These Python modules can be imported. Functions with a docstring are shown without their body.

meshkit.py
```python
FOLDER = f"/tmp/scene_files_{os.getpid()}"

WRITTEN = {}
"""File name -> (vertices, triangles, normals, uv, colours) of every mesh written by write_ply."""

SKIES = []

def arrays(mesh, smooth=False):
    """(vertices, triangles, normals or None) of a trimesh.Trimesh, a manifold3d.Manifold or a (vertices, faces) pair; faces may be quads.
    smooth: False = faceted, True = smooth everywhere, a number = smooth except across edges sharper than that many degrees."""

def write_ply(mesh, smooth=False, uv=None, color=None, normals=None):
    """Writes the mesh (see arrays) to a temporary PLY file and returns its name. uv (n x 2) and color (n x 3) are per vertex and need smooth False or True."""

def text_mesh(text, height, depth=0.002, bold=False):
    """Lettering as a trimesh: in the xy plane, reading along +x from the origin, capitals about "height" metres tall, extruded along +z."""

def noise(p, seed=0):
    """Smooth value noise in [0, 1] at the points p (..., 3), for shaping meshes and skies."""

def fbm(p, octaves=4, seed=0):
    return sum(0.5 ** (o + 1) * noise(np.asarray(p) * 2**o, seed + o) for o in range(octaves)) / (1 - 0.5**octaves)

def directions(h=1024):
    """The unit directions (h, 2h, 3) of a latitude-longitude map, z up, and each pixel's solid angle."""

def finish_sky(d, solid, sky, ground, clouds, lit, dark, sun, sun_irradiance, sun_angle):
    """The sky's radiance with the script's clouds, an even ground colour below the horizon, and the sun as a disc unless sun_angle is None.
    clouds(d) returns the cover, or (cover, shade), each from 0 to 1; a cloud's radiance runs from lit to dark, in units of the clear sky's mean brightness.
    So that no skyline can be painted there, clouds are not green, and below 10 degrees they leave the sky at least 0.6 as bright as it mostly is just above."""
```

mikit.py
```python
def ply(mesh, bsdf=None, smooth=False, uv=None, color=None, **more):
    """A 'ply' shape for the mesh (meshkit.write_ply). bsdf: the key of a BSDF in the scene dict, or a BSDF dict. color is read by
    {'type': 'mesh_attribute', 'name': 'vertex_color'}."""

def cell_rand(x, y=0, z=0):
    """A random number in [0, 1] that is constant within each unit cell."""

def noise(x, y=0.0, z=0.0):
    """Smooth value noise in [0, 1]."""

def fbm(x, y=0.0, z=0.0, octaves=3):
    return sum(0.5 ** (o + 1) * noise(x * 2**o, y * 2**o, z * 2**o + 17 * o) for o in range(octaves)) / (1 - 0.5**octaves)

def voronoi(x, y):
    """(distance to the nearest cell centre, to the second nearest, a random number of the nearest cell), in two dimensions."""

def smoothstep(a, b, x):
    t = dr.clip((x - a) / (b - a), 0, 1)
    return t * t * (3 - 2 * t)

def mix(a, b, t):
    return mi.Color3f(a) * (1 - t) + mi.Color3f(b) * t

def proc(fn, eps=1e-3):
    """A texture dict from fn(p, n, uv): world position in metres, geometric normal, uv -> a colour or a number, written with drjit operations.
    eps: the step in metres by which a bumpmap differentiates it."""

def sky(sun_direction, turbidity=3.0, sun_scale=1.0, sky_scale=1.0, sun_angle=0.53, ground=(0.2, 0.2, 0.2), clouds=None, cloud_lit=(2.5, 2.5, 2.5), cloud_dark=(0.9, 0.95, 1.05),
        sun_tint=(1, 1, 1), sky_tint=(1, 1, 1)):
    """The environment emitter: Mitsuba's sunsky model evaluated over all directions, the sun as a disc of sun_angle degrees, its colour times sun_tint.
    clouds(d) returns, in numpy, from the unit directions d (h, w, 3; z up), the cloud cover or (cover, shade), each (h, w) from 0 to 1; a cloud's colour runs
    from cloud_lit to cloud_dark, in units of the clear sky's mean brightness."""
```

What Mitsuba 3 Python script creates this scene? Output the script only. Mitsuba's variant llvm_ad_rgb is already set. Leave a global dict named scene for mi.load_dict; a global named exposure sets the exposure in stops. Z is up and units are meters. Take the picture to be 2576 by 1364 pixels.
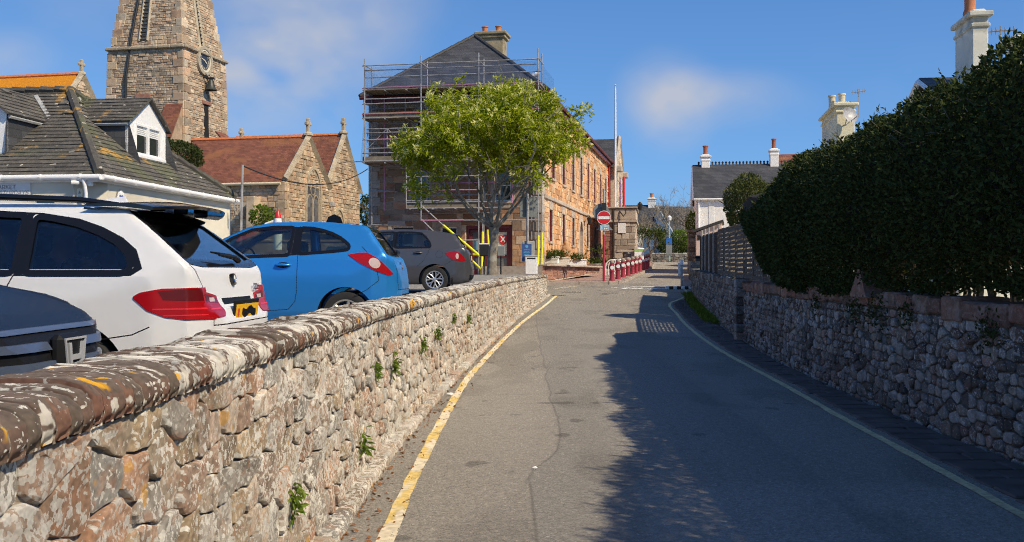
import math, random
import numpy as np, trimesh, mitsuba as mi, drjit as dr, mikit, meshkit
import manifold3d as m3
from shapely.geometry import Polygon, box as sbox, Point, LineString
from shapely import affinity
from scipy.spatial import Voronoi
from scipy.interpolate import LinearNDInterpolator, NearestNDInterpolator, PchipInterpolator

T = mi.ScalarTransform4f
EYE = 1.55
scene, labels = {}, {}
# ---------------------------------------------------------------- camera, sky, exposure
scene['camera'] = {'type': 'perspective', 'fov': 53.09, 'fov_axis': 'x', 'near_clip': 0.05, 'far_clip': 3000.0,
                   'to_world': T().look_at(origin=[0, 0, EYE], target=[0, 1, EYE], up=[0, 0, 1])}
exposure = 1.75


def cloud_cover(d):
    y = np.maximum(d[..., 1], 0.05)
    az, el = d[..., 0] / y, d[..., 2] / y
    q = np.stack([az * 5, el * 7, d[..., 2] * 0 + 3.3], -1)
    n = meshkit.fbm(q, 5, 4)
    n2 = meshkit.fbm(q * 0.45 + 7.7, 4, 9)
    soft = np.clip((n - 0.50) / 0.35, 0, 1) * np.clip((n2 - 0.42) / 0.2, 0, 1) * 0.24
    def puff(cx, cy, rx, ry, k):
        g = np.exp(-(((az - cx) / rx) ** 2 + ((el - cy) / ry) ** 2))
        return np.clip(g * (0.35 + 1.3 * n) - 0.12, 0, 1) * k
    wisp = meshkit.fbm(np.stack([az * 17 + 2 * n, el * 26, d[..., 2] * 0 + 8.8], -1), 5, 21)
    c = puff(-.235, .175, .085, .055, 1.15) + puff(-.19, .25, .09, .07, .75) + puff(.150, .165, .045, .042, .8) + puff(.20, .168, .08, .025, .5) + puff(-.5, .2, .05, .03, .4)
    c = np.where(d[..., 1] > 0.05, c, 0) + soft
    c = c * np.clip(.45 + 2.2 * (wisp - .34), .15, 1.2)
    return np.clip(c, 0, 0.8), np.clip(0.3 + 0.0 * n, 0, 1)


SUN = (0.62, -0.50, 0.71)
scene['sky'] = mikit.sky(SUN, turbidity=2.5, clouds=cloud_cover, cloud_lit=(2.3, 2.3, 2.45), cloud_dark=(1.8, 1.85, 2.0), sky_tint=(0.57, 0.83, 1.13), sun_tint=(0.95, 0.985, 0.98))
labels['sky'] = {'kind': 'structure'}

# ---------------------------------------------------------------- helpers
rng = np.random.default_rng(11)
random.seed(5)
F_, CX, CY = 2579.0, 1288.0, 682.0


def W(px, py, Y):
    """The point at depth Y metres that shows at this place of the photograph (2576 wide)."""
    return np.array([(px - CX) / F_ * Y, Y, EYE - (py - CY) / F_ * Y])


def unit(v):
    v = np.asarray(v, float)
    return v / np.linalg.norm(v)


class MB:
    def __init__(s):
        s.V, s.F, s.U, s.n = [], [], [], 0

    def raw(s, v, f, uv=None):
        v, f = np.asarray(v, float).reshape(-1, 3), np.asarray(f, int)
        if f.shape[1] == 4:
            f = np.vstack([f[:, [0, 1, 2]], f[:, [0, 2, 3]]])
        s.V.append(v); s.F.append(f + s.n); s.n += len(v)
        s.U.append(np.tile(np.asarray((0.5, 0.5) if uv is None else uv, float), (len(v), 1)))
        return s

    def mesh_(s, m, uv=None):
        return s.raw(m.vertices, m.faces, uv)

    def box(s, c, size, R=None, uv=None):
        h = np.asarray(size, float) / 2
        v = np.array([[x, y, z] for x in (-1, 1) for y in (-1, 1) for z in (-1, 1)]) * h
        if R is not None:
            v = v @ np.asarray(R, float).T
        f = [[0, 1, 3, 2], [4, 6, 7, 5], [0, 4, 5, 1], [2, 3, 7, 6], [0, 2, 6, 4], [1, 5, 7, 3]]
        return s.raw(v + np.asarray(c, float), f, uv)

    def cbox(s, c, size, R=None, b=0.01, uv=None):
        """A box with chamfered edges."""
        h = np.asarray(size, float) / 2
        b = min(b, 0.45 * h.min() * 2)
        pts = []
        for sx in (-1, 1):
            for sy in (-1, 1):
                for sz in (-1, 1):
                    for k in range(3):
                        q = h - b; q = q.copy(); q[k] = h[k]
                        pts.append(q * (sx, sy, sz))
        pts = np.array(pts)
        if R is not None:
            pts = pts @ np.asarray(R, float).T
        m = trimesh.Trimesh(pts, CBF, process=False)
        return s.raw(pts + np.asarray(c, float), CBF, uv)

    def cyl(s, p0, p1, r0, r1=None, n=10, caps=True, uv=None):
        return s.tube([p0, p1], [r0, r0 if r1 is None else r1], n, caps, uv)

    def tube(s, pts, r, n=8, caps=True, uv=None):
        p = np.asarray(pts, float)
        r = np.broadcast_to(np.asarray(r, float), (len(p),))
        t = np.gradient(p, axis=0)
        t /= np.linalg.norm(t, axis=1, keepdims=True) + 1e-12
        ref = np.array([0, 0, 1.0]) if abs(t[0][2]) < 0.9 else np.array([1.0, 0, 0])
        a = []
        for k in range(len(p)):
            x = np.cross(t[k], ref)
            x /= np.linalg.norm(x) + 1e-12
            ref = np.cross(x, t[k])
            a.append((x, np.cross(t[k], x)))
        ang = np.arange(n) * 2 * np.pi / n
        v = np.array([p[k] + r[k] * (np.cos(ang)[:, None] * a[k][0] + np.sin(ang)[:, None] * a[k][1]) for k in range(len(p))]).reshape(-1, 3)
        f = []
        for k in range(len(p) - 1):
            for j in range(n):
                f.append([k * n + j, k * n + (j + 1) % n, (k + 1) * n + (j + 1) % n, (k + 1) * n + j])
        f = np.array(f)
        f = np.vstack([f[:, [0, 1, 2]], f[:, [0, 2, 3]]])
        if caps:
            e = (len(p) - 1) * n
            v = np.vstack([v, p[0], p[-1]])
            q = len(v) - 2
            f = np.vstack([f, [[q, (j + 1) % n, j] for j in range(n)], [[q + 1, e + j, e + (j + 1) % n] for j in range(n)]])
        return s.raw(v, f, uv)

    def lathe(s, prof, c, n=24, axis=None, uv=None):
        """prof: (radius, height) pairs; axis: direction of height."""
        prof = np.asarray(prof, float)
        ang = np.arange(n) * 2 * np.pi / n
        v = np.array([[r * math.cos(a), r * math.sin(a), z] for r, z in prof for a in ang])
        if axis is not None:
            v = v @ frame(axis).T
        f = [[i * n + j, i * n + (j + 1) % n, (i + 1) * n + (j + 1) % n, (i + 1) * n + j] for i in range(len(prof) - 1) for j in range(n)]
        return s.raw(v + np.asarray(c, float), f, uv)

    def prism(s, poly, o, ux, uy, d0, d1, uv=None):
        """A flat outline in the (ux, uy) plane at o, extruded along ux x uy from d0 to d1."""
        if not isinstance(poly, Polygon):
            poly = Polygon(poly)
        poly = poly.buffer(0)
        ux, uy, o = np.asarray(ux, float), np.asarray(uy, float), np.asarray(o, float)
        for g in getattr(poly, 'geoms', [poly]):
            if g.area < 1e-9:
                continue
            m = trimesh.creation.extrude_polygon(g, d1 - d0, engine='earcut')
            v = m.vertices + [0, 0, d0]
            R = np.stack([ux, uy, np.cross(ux, uy)], 1)
            s.raw(v @ R.T + o, m.faces, uv)
        return s

    def tm(s):
        return trimesh.Trimesh(np.vstack(s.V), np.vstack(s.F), process=False)

    def uv(s):
        return np.vstack(s.U)


def _cbf():
    h = np.array([1.0, 1.0, 1.0]); pts = []
    for sx in (-1, 1):
        for sy in (-1, 1):
            for sz in (-1, 1):
                for k in range(3):
                    q = h - 0.2; q[k] = 1
                    pts.append(q * (sx, sy, sz))
    hull = trimesh.convex.convex_hull(np.array(pts))
    P = np.array(pts)
    idx = [int(np.argmin(((P - v) ** 2).sum(1))) for v in hull.vertices]
    return np.array(idx)[hull.faces]


CBF = _cbf()


def frame(z):
    z = unit(z)
    x = np.cross([0, 0, 1.0] if abs(z[2]) < 0.9 else [1.0, 0, 0], z)
    x = unit(x)
    return np.stack([x, np.cross(z, x), z], 1)


def rot_z(a):
    c, s = math.cos(a), math.sin(a)
    return np.array([[c, -s, 0], [s, c, 0], [0, 0, 1.0]])


USED = {}


def key_of(name, parent=None):
    k = name if parent is None else parent + '__' + name
    n = USED.get(k, 0)
    USED[k] = n + 1
    return k if n == 0 else f'{k}_{n:03d}'


def thing(name, label, cat, group=None):
    k = key_of(name)
    labels[k] = {'label': label, 'category': cat}
    if group:
        labels[k]['group'] = group
    return k


def put(name, m, mat, parent=None, smooth=False, label=None, kind=None, uv=None, **more):
    k = key_of(name, parent)
    if isinstance(m, MB):
        if uv is True:
            uv = m.uv()
        m = m.tm()
    scene[k] = mikit.ply(m, mat, smooth=smooth, uv=uv, **more)
    if label or kind:
        labels.setdefault(k, {})
        if label:
            labels[k]['label'] = label
        if kind:
            labels[k]['kind'] = kind
    return k


def struct(name, m, mat, **kw):
    return put(name, m, mat, kind='structure', **kw)


def tag(k, label, cat, group=None):
    labels[k] = {'label': label, 'category': cat}
    if group:
        labels[k]['group'] = group
    return k


# ---------------------------------------------------------------- materials
N, FBM, SS, MIX, VOR = mikit.noise, mikit.fbm, mikit.smoothstep, mikit.mix, mikit.voronoi


def mat(name, col, rough=0.6, metal=0.0, spec=0.5, two=True, **more):
    c = {'type': 'rgb', 'value': list(map(float, col))} if not callable(col) else mikit.proc(col)
    b = {'type': 'principled', 'base_color': c, 'roughness': rough, 'metallic': metal, 'specular': spec, **more}
    scene[name] = {'type': 'twosided', 'b': b} if two else b
    return name


def bump(name, inner, fn, scale=1.0, eps=2e-3):
    b = scene[inner]['b']
    scene[name] = {'type': 'twosided', 'b': {'type': 'bumpmap', 'arbitrary': mikit.proc(fn, eps=eps), 'scale': scale, 'bsdf': b}}
    return name


def pal(r, cols):
    n = len(cols)
    c = mi.Color3f(*cols[0])
    for k in range(1, n):
        c = dr.select(r * n > k, mi.Color3f(*cols[k]), c)
    return c


def varied(col, amt=0.25, f=3.0, dirt=None, f2=0.6):
    """A plain colour with mottling; dirt: a second colour in large soft stains."""
    def fn(p, n, uv):
        t = FBM(p.x * f, p.y * f, p.z * f, 3)
        c = mi.Color3f(*col) * (1 - amt + 2 * amt * t)
        if dirt is not None:
            c = MIX(c, dirt, SS(0.5, 0.75, FBM(p.x * f2 + 9, p.y * f2, p.z * f2, 3)))
        return c
    return fn


def stone_fn(cols, lichen=(.60, .58, .52), lic=0.5, f=14.0, spot=(.50, .23, .02), yellow=0.0, speck=0.3, dark=(.09, .075, .06), dk=0.3):
    """Per-stone tone from uv, grain and lichen from position."""
    def fn(p, n, uv):
        c = pal(uv.x, cols) * (0.75 + 0.5 * uv.y)
        g = FBM(p.x * 45, p.y * 45, p.z * 45, 2)
        c = c * (0.72 + 0.56 * g)
        m = FBM(p.x * f * 0.5 + 31, p.y * f * 0.5, p.z * f * 0.5, 3)
        c = MIX(c, mi.Color3f(*dark) * (0.7 + 0.6 * g), SS(0.52, 0.7, m) * dk)
        l = FBM(p.x * f, p.y * f, p.z * f + uv.y * 5, 4)
        k = SS(0.56 - 0.12 * uv.y, 0.66, l) * lic * (.25 + .9 * uv.y)
        s = SS(0.55, 0.63, FBM(p.x * 34 + 3, p.y * 34, p.z * 34, 4)) * speck
        c = MIX(c, mi.Color3f(*lichen) * (0.8 + 0.4 * g), dr.clip(k + s, 0, 1))
        if yellow:
            c = MIX(c, spot, SS(0.66, 0.72, FBM(p.x * 5 + 50, p.y * 5, p.z * 5, 3)) * yellow)
        return c
    return fn


mat('asphalt', lambda p, n, uv: _asphalt(p), 0.85, spec=0.3)


def _asphalt(p):
    g = N(p.x * 120, p.y * 120, p.z * 20)
    g2 = N(p.x * 45 + 7, p.y * 45, 0)
    c = MIX((.180, .164, .140), (.242, .222, .192), FBM(p.x * 0.5, p.y * 0.14, 0, 3))
    # a resurfaced trench strip down the middle, greyer, and worn wheel tracks
    wob = 0.10 * FBM(p.y * 0.9, 3.0, 0, 2)
    edge = 0.02 + 0.25 * SS(7.5, 9.0, p.y) + 0.012 * p.y
    strip = SS(edge + wob - 0.012, edge + wob + 0.012, p.x) * (1 - SS(2.1 + wob + 0.02 * p.y, 2.13 + wob + 0.02 * p.y, p.x)) * (1 - SS(36, 37, p.y))
    c = MIX(c, mi.Color3f(.190, .178, .158), strip * 0.75)
    seam = dr.exp(-dr.square((p.x - edge - wob) / 0.012)) * (1 - SS(36, 37, p.y))
    c = c * (1 - 0.3 * seam)
    c = c * (0.55 + 0.9 * g) * (0.86 + 0.28 * g2)
    c = c * (1 + 0.5 * SS(.86, .93, N(p.x * 70 + 3, p.y * 70, 9)))
    st = SS(0.58, 0.70, FBM(p.x * 1.3 + 4, p.y * 0.5, 2, 3))
    c = c * (1 - 0.16 * st)
    # cross joints, a paler patch near the lens, fine cracks, dark drips
    for yj, x0, x1 in ((12.6, -.6, 3.2), (15.9, .2, 3.5), (21.5, -.3, 3.8)):
        wj = yj + .10 * FBM(p.x * 1.7, yj, 0, 2)
        c = c * (1 - .28 * dr.exp(-dr.square((p.y - wj) / .014)) * SS(x0, x0 + .1, p.x) * (1 - SS(x1, x1 + .1, p.x)))
    ex = .62 + .35 * FBM(p.y * 1.1, 5.0, 0, 2) + .10 * (p.y - 6.0)
    c = c * (1 + .16 * SS(ex - .02, ex + .02, p.x) * (1 - SS(7.0, 7.6, p.y)) )
    cr = FBM(p.x * 1.4 + 60, p.y * .9, 3, 4)
    c = c * (1 - .22 * dr.exp(-dr.square((cr - .5) / .0035)) * SS(.5, .6, FBM(p.x * .4, p.y * .3, 7, 2)))
    dk = SS(.78, .84, FBM(p.x * 3.1 + 20, p.y * 2.2, 5, 3))
    trk = dr.exp(-dr.square((p.x - .35 - .03 * p.y) / .35)) + dr.exp(-dr.square((p.x - 2.0 - .03 * p.y) / .35))
    return c * (1 - .35 * dk) * (1 - .07 * trk)


mat('carpark_asphalt', varied((.17, .165, .16), .35, 9.0), 0.85)
mat('soil', varied((.09, .065, .04), .4, 4), 0.95)
mat('grass_ground', varied((.07, .09, .03), .4, 2), 0.95)
mat('paving_red', varied((.24, .155, .13), .25, 4.0, dirt=(.16, .13, .12)), 0.85)
mat('kerb', varied((.30, .25, .215), .3, 6.0, dirt=(.2, .15, .12)), 0.8)
mat('gutter_stone', varied((.085, .075, .068), .5, 5.0), 0.8)
mat('mortar', lambda p, n, uv: crust(p, mi.Color3f(.22, .185, .15) * (.5 + N(p.x * 70, p.y * 70, p.z * 70)) * (.6 + .8 * FBM(p.x * 13, p.y * 13, p.z * 13, 3)), dr.clip(.35 + .9 * (FBM(p.x * 7 + 2, p.y * 7, p.z * 6, 3) - .42), .1, 1)), 0.95)
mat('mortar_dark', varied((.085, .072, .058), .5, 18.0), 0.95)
mat('mortar_pale', varied((.52, .44, .335), .3, 7.0), 0.95)


def _worn_yellow(p, n, uv):
    w = FBM(p.x * 9, p.y * 2.2, 0, 3)
    g = N(p.x * 90, p.y * 60, 1)
    c = MIX((.60, .44, .15), (.62, .54, .39), SS(.50, .64, w + .12 * SS(-.74, -.70, p.x)))
    return MIX(c, (.14, .12, .10), SS(.76, .92, g * .6 + .5 * FBM(p.x * 20, p.y * 8, 4, 2))) * (.75 + .45 * N(p.x * 30, p.y * 30, 0))


mat('line_yellow', _worn_yellow, 0.8)
mat('line_cream', lambda p, n, uv: MIX((.62, .53, .29), (.42, .36, .22), FBM(p.x * 12, p.y * 5, 0, 3)) * (.8 + .4 * N(p.x * 40, p.y * 40, 0)), 0.8)
mat('line_white', lambda p, n, uv: MIX((.75, .75, .72), (.3, .3, .29), SS(.5, .75, FBM(p.x * 10, p.y * 4, 0, 3))), 0.8)
PINKS = [(.33, .235, .18), (.36, .28, .225), (.31, .28, .245), (.27, .215, .16), (.41, .335, .265), (.33, .205, .14), (.29, .275, .25), (.34, .26, .175)]


def crust(p, c, dens, tint=(.60, .58, .53), tint2=(.42, .41, .38)):
    """Lichen: fine pale spots that crowd together where dens is high."""
    t = .735 - .27 * dens
    w = FBM(p.x * 9 + 3, p.y * 9, p.z * 9, 2) * .012
    s1 = SS(t, t + .045, FBM((p.x + w) * 68 + 5, (p.y + w) * 68, (p.z - w) * 60, 3))
    s2 = SS(t + .10, t + .14, N(p.x * 33 + 8, p.y * 33, p.z * 27) * .8 + .2 * N(p.x * 110, p.y * 110, p.z * 110))
    lc = MIX(tint, tint2, SS(.35, .65, FBM(p.x * 6, p.y * 6 + 7, p.z * 6, 2))) * (.8 + .4 * N(p.x * 130, p.y * 130, p.z * 130))
    return MIX(c, lc, dr.clip(s1 * .72 + s2 * .85, 0, .9))


def _wall_stone(p, n, uv):
    g = .5 * N(p.x * 100, p.y * 100, p.z * 100) + .5 * N(p.x * 38, p.y * 38, p.z * 38)
    c = pal(uv.x, PINKS) * (.75 + .4 * uv.y) * (.55 + .9 * g)
    c = MIX(c, mi.Color3f(.10, .08, .062) * (.7 + .6 * g), SS(.45, .75, FBM(p.x * 13 + 31, p.y * 13, p.z * 13, 3)) * .5)
    c = MIX(c, mi.Color3f(.30, .15, .085) * (.6 + .8 * g), SS(.54, .74, FBM(p.x * 17 + 71, p.y * 17, p.z * 17, 3)) * .5)
    R = SS(.36, .64, FBM(p.x * 1.3 + 5, p.y * 1.3, p.z * 2.0, 3)) * .55 + .22 * SS(5, 10, p.y) + .25 * (uv.y - .5)
    d = R * .75 + 1.0 * (FBM(p.x * 7 + 2, p.y * 7, p.z * 6, 3) - .42)
    c = crust(p, c, dr.clip(d + .44, .15, 1.15))
    return MIX(c, (.50, .26, .03), SS(.73, .77, FBM(p.x * 8 + 50, p.y * 8, p.z * 8, 3)) * .6)


def _coping(p, n, uv):
    g = .5 * N(p.x * 90, p.y * 90, p.z * 90) + .5 * N(p.x * 30, p.y * 30, p.z * 30)
    c = pal(uv.x, [(.145, .075, .055), (.125, .082, .064), (.11, .085, .068), (.175, .095, .068)]) * (.55 + .9 * g)
    c = MIX(c, mi.Color3f(.115, .092, .075) * (.6 + .8 * g), dr.clip(SS(.25, .8, n.z) * .8 + SS(.48, .7, FBM(p.x * 7 + 31, p.y * 7, p.z * 7, 3)) * .55, 0, .9))
    d = 1.75 * uv.y - .04 + .8 * (FBM(p.x * 5 + 2, p.y * 5, p.z * 5, 3) - .5)
    l = FBM(p.x * 10, p.y * 10 + 3, p.z * 10, 4)
    c = MIX(c, mi.Color3f(.52, .49, .43) * (.75 + .5 * g), SS(.66 - .2 * d, .70 - .18 * d, l) * .9)
    c = crust(p, c, dr.clip(d * .55 + .12, .1, .75), (.60, .58, .52), (.36, .36, .33))
    return MIX(c, (.58, .30, .02), SS(.70, .73, FBM(p.x * 9 + 50, p.y * 9, p.z * 9, 3)) * .85)


mat('wall_stone', _wall_stone, 0.92, spec=.2)
mat('coping_brick', _coping, 0.9, spec=.2)
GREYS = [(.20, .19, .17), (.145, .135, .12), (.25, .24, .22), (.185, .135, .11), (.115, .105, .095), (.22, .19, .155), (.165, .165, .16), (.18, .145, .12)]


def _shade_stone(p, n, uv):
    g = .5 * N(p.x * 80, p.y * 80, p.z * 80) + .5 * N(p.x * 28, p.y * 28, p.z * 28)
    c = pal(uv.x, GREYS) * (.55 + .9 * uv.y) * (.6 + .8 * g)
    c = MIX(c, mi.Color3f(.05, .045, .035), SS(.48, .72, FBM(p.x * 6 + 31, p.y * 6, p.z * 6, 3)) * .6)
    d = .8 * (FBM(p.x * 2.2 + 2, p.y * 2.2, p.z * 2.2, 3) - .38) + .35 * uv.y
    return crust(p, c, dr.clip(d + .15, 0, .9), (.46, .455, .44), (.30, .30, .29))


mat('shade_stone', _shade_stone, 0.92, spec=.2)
mat('coping_stone', stone_fn([(.22, .115, .085), (.24, .14, .105), (.19, .11, .085), (.20, .13, .10)], lic=.25, f=7, speck=.1, dk=.5), 0.85, spec=.2)

# ---------------------------------------------------------------- the lie of the land
GP = PchipInterpolator([-400, 0, 10, 15, 20, 25, 30, 34, 38, 42, 46, 56, 65, 80, 95, 130, 900], [0, 0, 0, .02, .06, .15, .30, .44, .62, .78, .95, 1.30, 1.60, 2.15, 2.4, 2.6, 2.6])
XLF = PchipInterpolator([-6, 0, 3, 5.86, 8, 11, 18, 28.6, 38, 60], [-1.0, -1.04, -1.085, -1.10, -1.10, -1.02, -.68, .13, 1.3, 4.2])
XRF = PchipInterpolator([-6, 5, 8, 11.4, 15.4, 22.5, 29, 39.5, 60], [4.0, 4.0, 4.05, 4.15, 4.35, 4.95, 5.6, 6.9, 10.0])
ZLT = PchipInterpolator([-6, 0, 12, 20, 29, 38, 60], [1.268, 1.268, 1.268, 1.315, 1.37, 1.43, 1.5])


def carpark_z(y):
    return .33 + .0285 * np.clip(y, -10, 38)


def sheet(poly, zf, size=2.0, skirt=0.0):
    """A flat-topped sheet over a plan outline, draped on zf(x, y), with an edge of the given depth."""
    poly = Polygon(poly) if not isinstance(poly, Polygon) else poly
    ring = np.array(poly.segmentize(size).exterior.coords)[:-1]
    x0, y0, x1, y1 = poly.bounds
    gx, gy = np.meshgrid(np.arange(x0 + size / 2, x1, size), np.arange(y0 + size / 2, y1, size))
    inner = poly.buffer(-size * .3)
    from shapely import contains_xy
    on = contains_xy(inner, gx.ravel(), gy.ravel())
    pts = np.vstack([ring[:, :2], np.stack([gx.ravel()[on], gy.ravel()[on]], 1)])
    from scipy.spatial import Delaunay
    tri = Delaunay(pts).simplices
    cen = pts[tri].mean(1)
    tri = tri[contains_xy(poly, cen[:, 0], cen[:, 1])]
    a, b, c = (pts[tri[:, k]] for k in range(3))
    flip = (b[:, 0] - a[:, 0]) * (c[:, 1] - a[:, 1]) - (b[:, 1] - a[:, 1]) * (c[:, 0] - a[:, 0]) < 0
    tri[flip] = tri[flip][:, ::-1]
    z = np.array([zf(x, y) for x, y in pts])
    m = MB().raw(np.column_stack([pts, z]), tri)
    if skirt:
        n = len(ring)
        zr = z[:n]
        v = np.vstack([np.column_stack([ring, zr]), np.column_stack([ring, zr - skirt])])
        m.raw(v, [[i, (i + 1) % n, n + (i + 1) % n, n + i] for i in range(n)])
    return m


# the ground: one sheet to the horizon, everything else lies above it
def ground_z(x, y):
    return float(GP(y)) - .06


gs = np.unique(np.concatenate([np.linspace(-900, -40, 12), np.arange(-40, 41, 1.0), np.linspace(41, 900, 12)]))
ys = np.unique(np.concatenate([np.linspace(-300, -10, 8), np.arange(-10, 121, 1.5), np.linspace(122, 1500, 16)]))
gv = np.array([[x, y, ground_z(x, y)] for y in ys for x in gs])
nx = len(gs)
gf = [[j * nx + i, j * nx + i + 1, (j + 1) * nx + i + 1, (j + 1) * nx + i] for j in range(len(ys) - 1) for i in range(nx - 1)]
struct('ground', MB().raw(gv, gf), 'grass_ground', smooth=True)

# the lane: from wall to wall, then opening on the junction
yy = np.concatenate([np.arange(-6, 39, .5), [38.6]])
rows = 9
rv, rf = [], []
for y in yy:
    a, b = float(XLF(y)) - .15, float(XRF(y)) + .15
    for k in range(rows):
        t = k / (rows - 1)
        rv.append([a + (b - a) * t, y, float(GP(y)) + .03 * math.sin(math.pi * t)])
for j in range(len(yy) - 1):
    for i in range(rows - 1):
        q = j * rows + i
        rf.append([q, q + 1, q + rows + 1, q + rows])
lane = MB().raw(rv, rf)
struct('road', lane, 'asphalt', smooth=True)
struct('junction_road', sheet([(-3, 38.55), (22, 38.55), (22, 92), (-3, 92)], lambda x, y: float(GP(y)) + .006 - .0, 1.5), 'asphalt', smooth=True)
struct('cross_street', sheet([(-40, 88), (60, 88), (60, 97), (-40, 97)], lambda x, y: float(GP(y)) + .02, 3), 'asphalt', smooth=True)
struct('car_park', sheet([(-45, -6), (-1.3, -6), (-1.35, 10), (-1.0, 18), (-.2, 28), (.95, 38), (.95, 39), (-45, 39)], lambda x, y: float(carpark_z(y)), 2.0), 'carpark_asphalt', smooth=True)


def pave_z(x, y):
    t = np.clip((2.2 - x) / 2.5, 0, 1)
    return float((GP(y) + .12) * (1 - t) + max(1.30, float(GP(y)) + .12) * t)


PAVE = [(-12, 39.0), (.9, 39.0), (.9, 44.4), (1.6, 45.2), (4.3, 45.9), (4.75, 46.2), (5.1, 47.0), (6.5, 54), (8.9, 66), (10.2, 74), (11.6, 87), (-12, 87)]
struct('pavement', sheet(PAVE, pave_z, 1.2, skirt=.3), 'paving_red')
for a, b in zip(PAVE[2:], PAVE[3:-1]):
    a, b = np.array(a, float), np.array(b, float)
    L = np.linalg.norm(b - a)
    n = max(1, int(L / .95))
    for i in range(n):
        p, q = a + (b - a) * i / n, a + (b - a) * (i + 1) / n
        c = (p + q) / 2
        d = unit(q - p)
        R = np.array([[d[0], -d[1], 0], [d[1], d[0], 0], [0, 0, 1.0]])
        m = MB().cbox([c[0], c[1], pave_z(*c) - .12], [L / n - .012, .16, .29 + .004 * (i % 3)], R, .018)
        put('kerbstone', m, 'kerb', 'pavement', smooth=False)


def draped_ribbon(px, w, zoff, mb=None, step=.25, jag=0.0):
    """A painted line along plan points, lying on the road."""
    ls = LineString(px)
    n = max(2, int(ls.length / step))
    P = np.array([ls.interpolate(i / n, normalized=True).coords[0] for i in range(n + 1)])
    t = np.gradient(P, axis=0); t /= np.linalg.norm(t, axis=1, keepdims=True)
    nr = np.stack([-t[:, 1], t[:, 0]], 1)
    wl = w / 2 + jag * rng.normal(size=len(P)); wr = w / 2 + jag * rng.normal(size=len(P))
    A, B = P + nr * wl[:, None], P - nr * wr[:, None]

    def z(q):
        a, b = XLF(q[1]) - .15, XRF(q[1]) + .15
        t = np.clip((q[0] - a) / (b - a), 0, 1)
        return float(GP(q[1])) + (.03 * math.sin(math.pi * t) if q[1] < 38.6 else .006) + zoff
    v = [[q[0], q[1], z(q)] for q in A] + [[q[0], q[1], z(q)] for q in B]
    k = len(P)
    mb = mb or MB()
    return mb.raw(v, [[k + i, k + i + 1, i + 1, i] for i in range(k - 1)])


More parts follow.
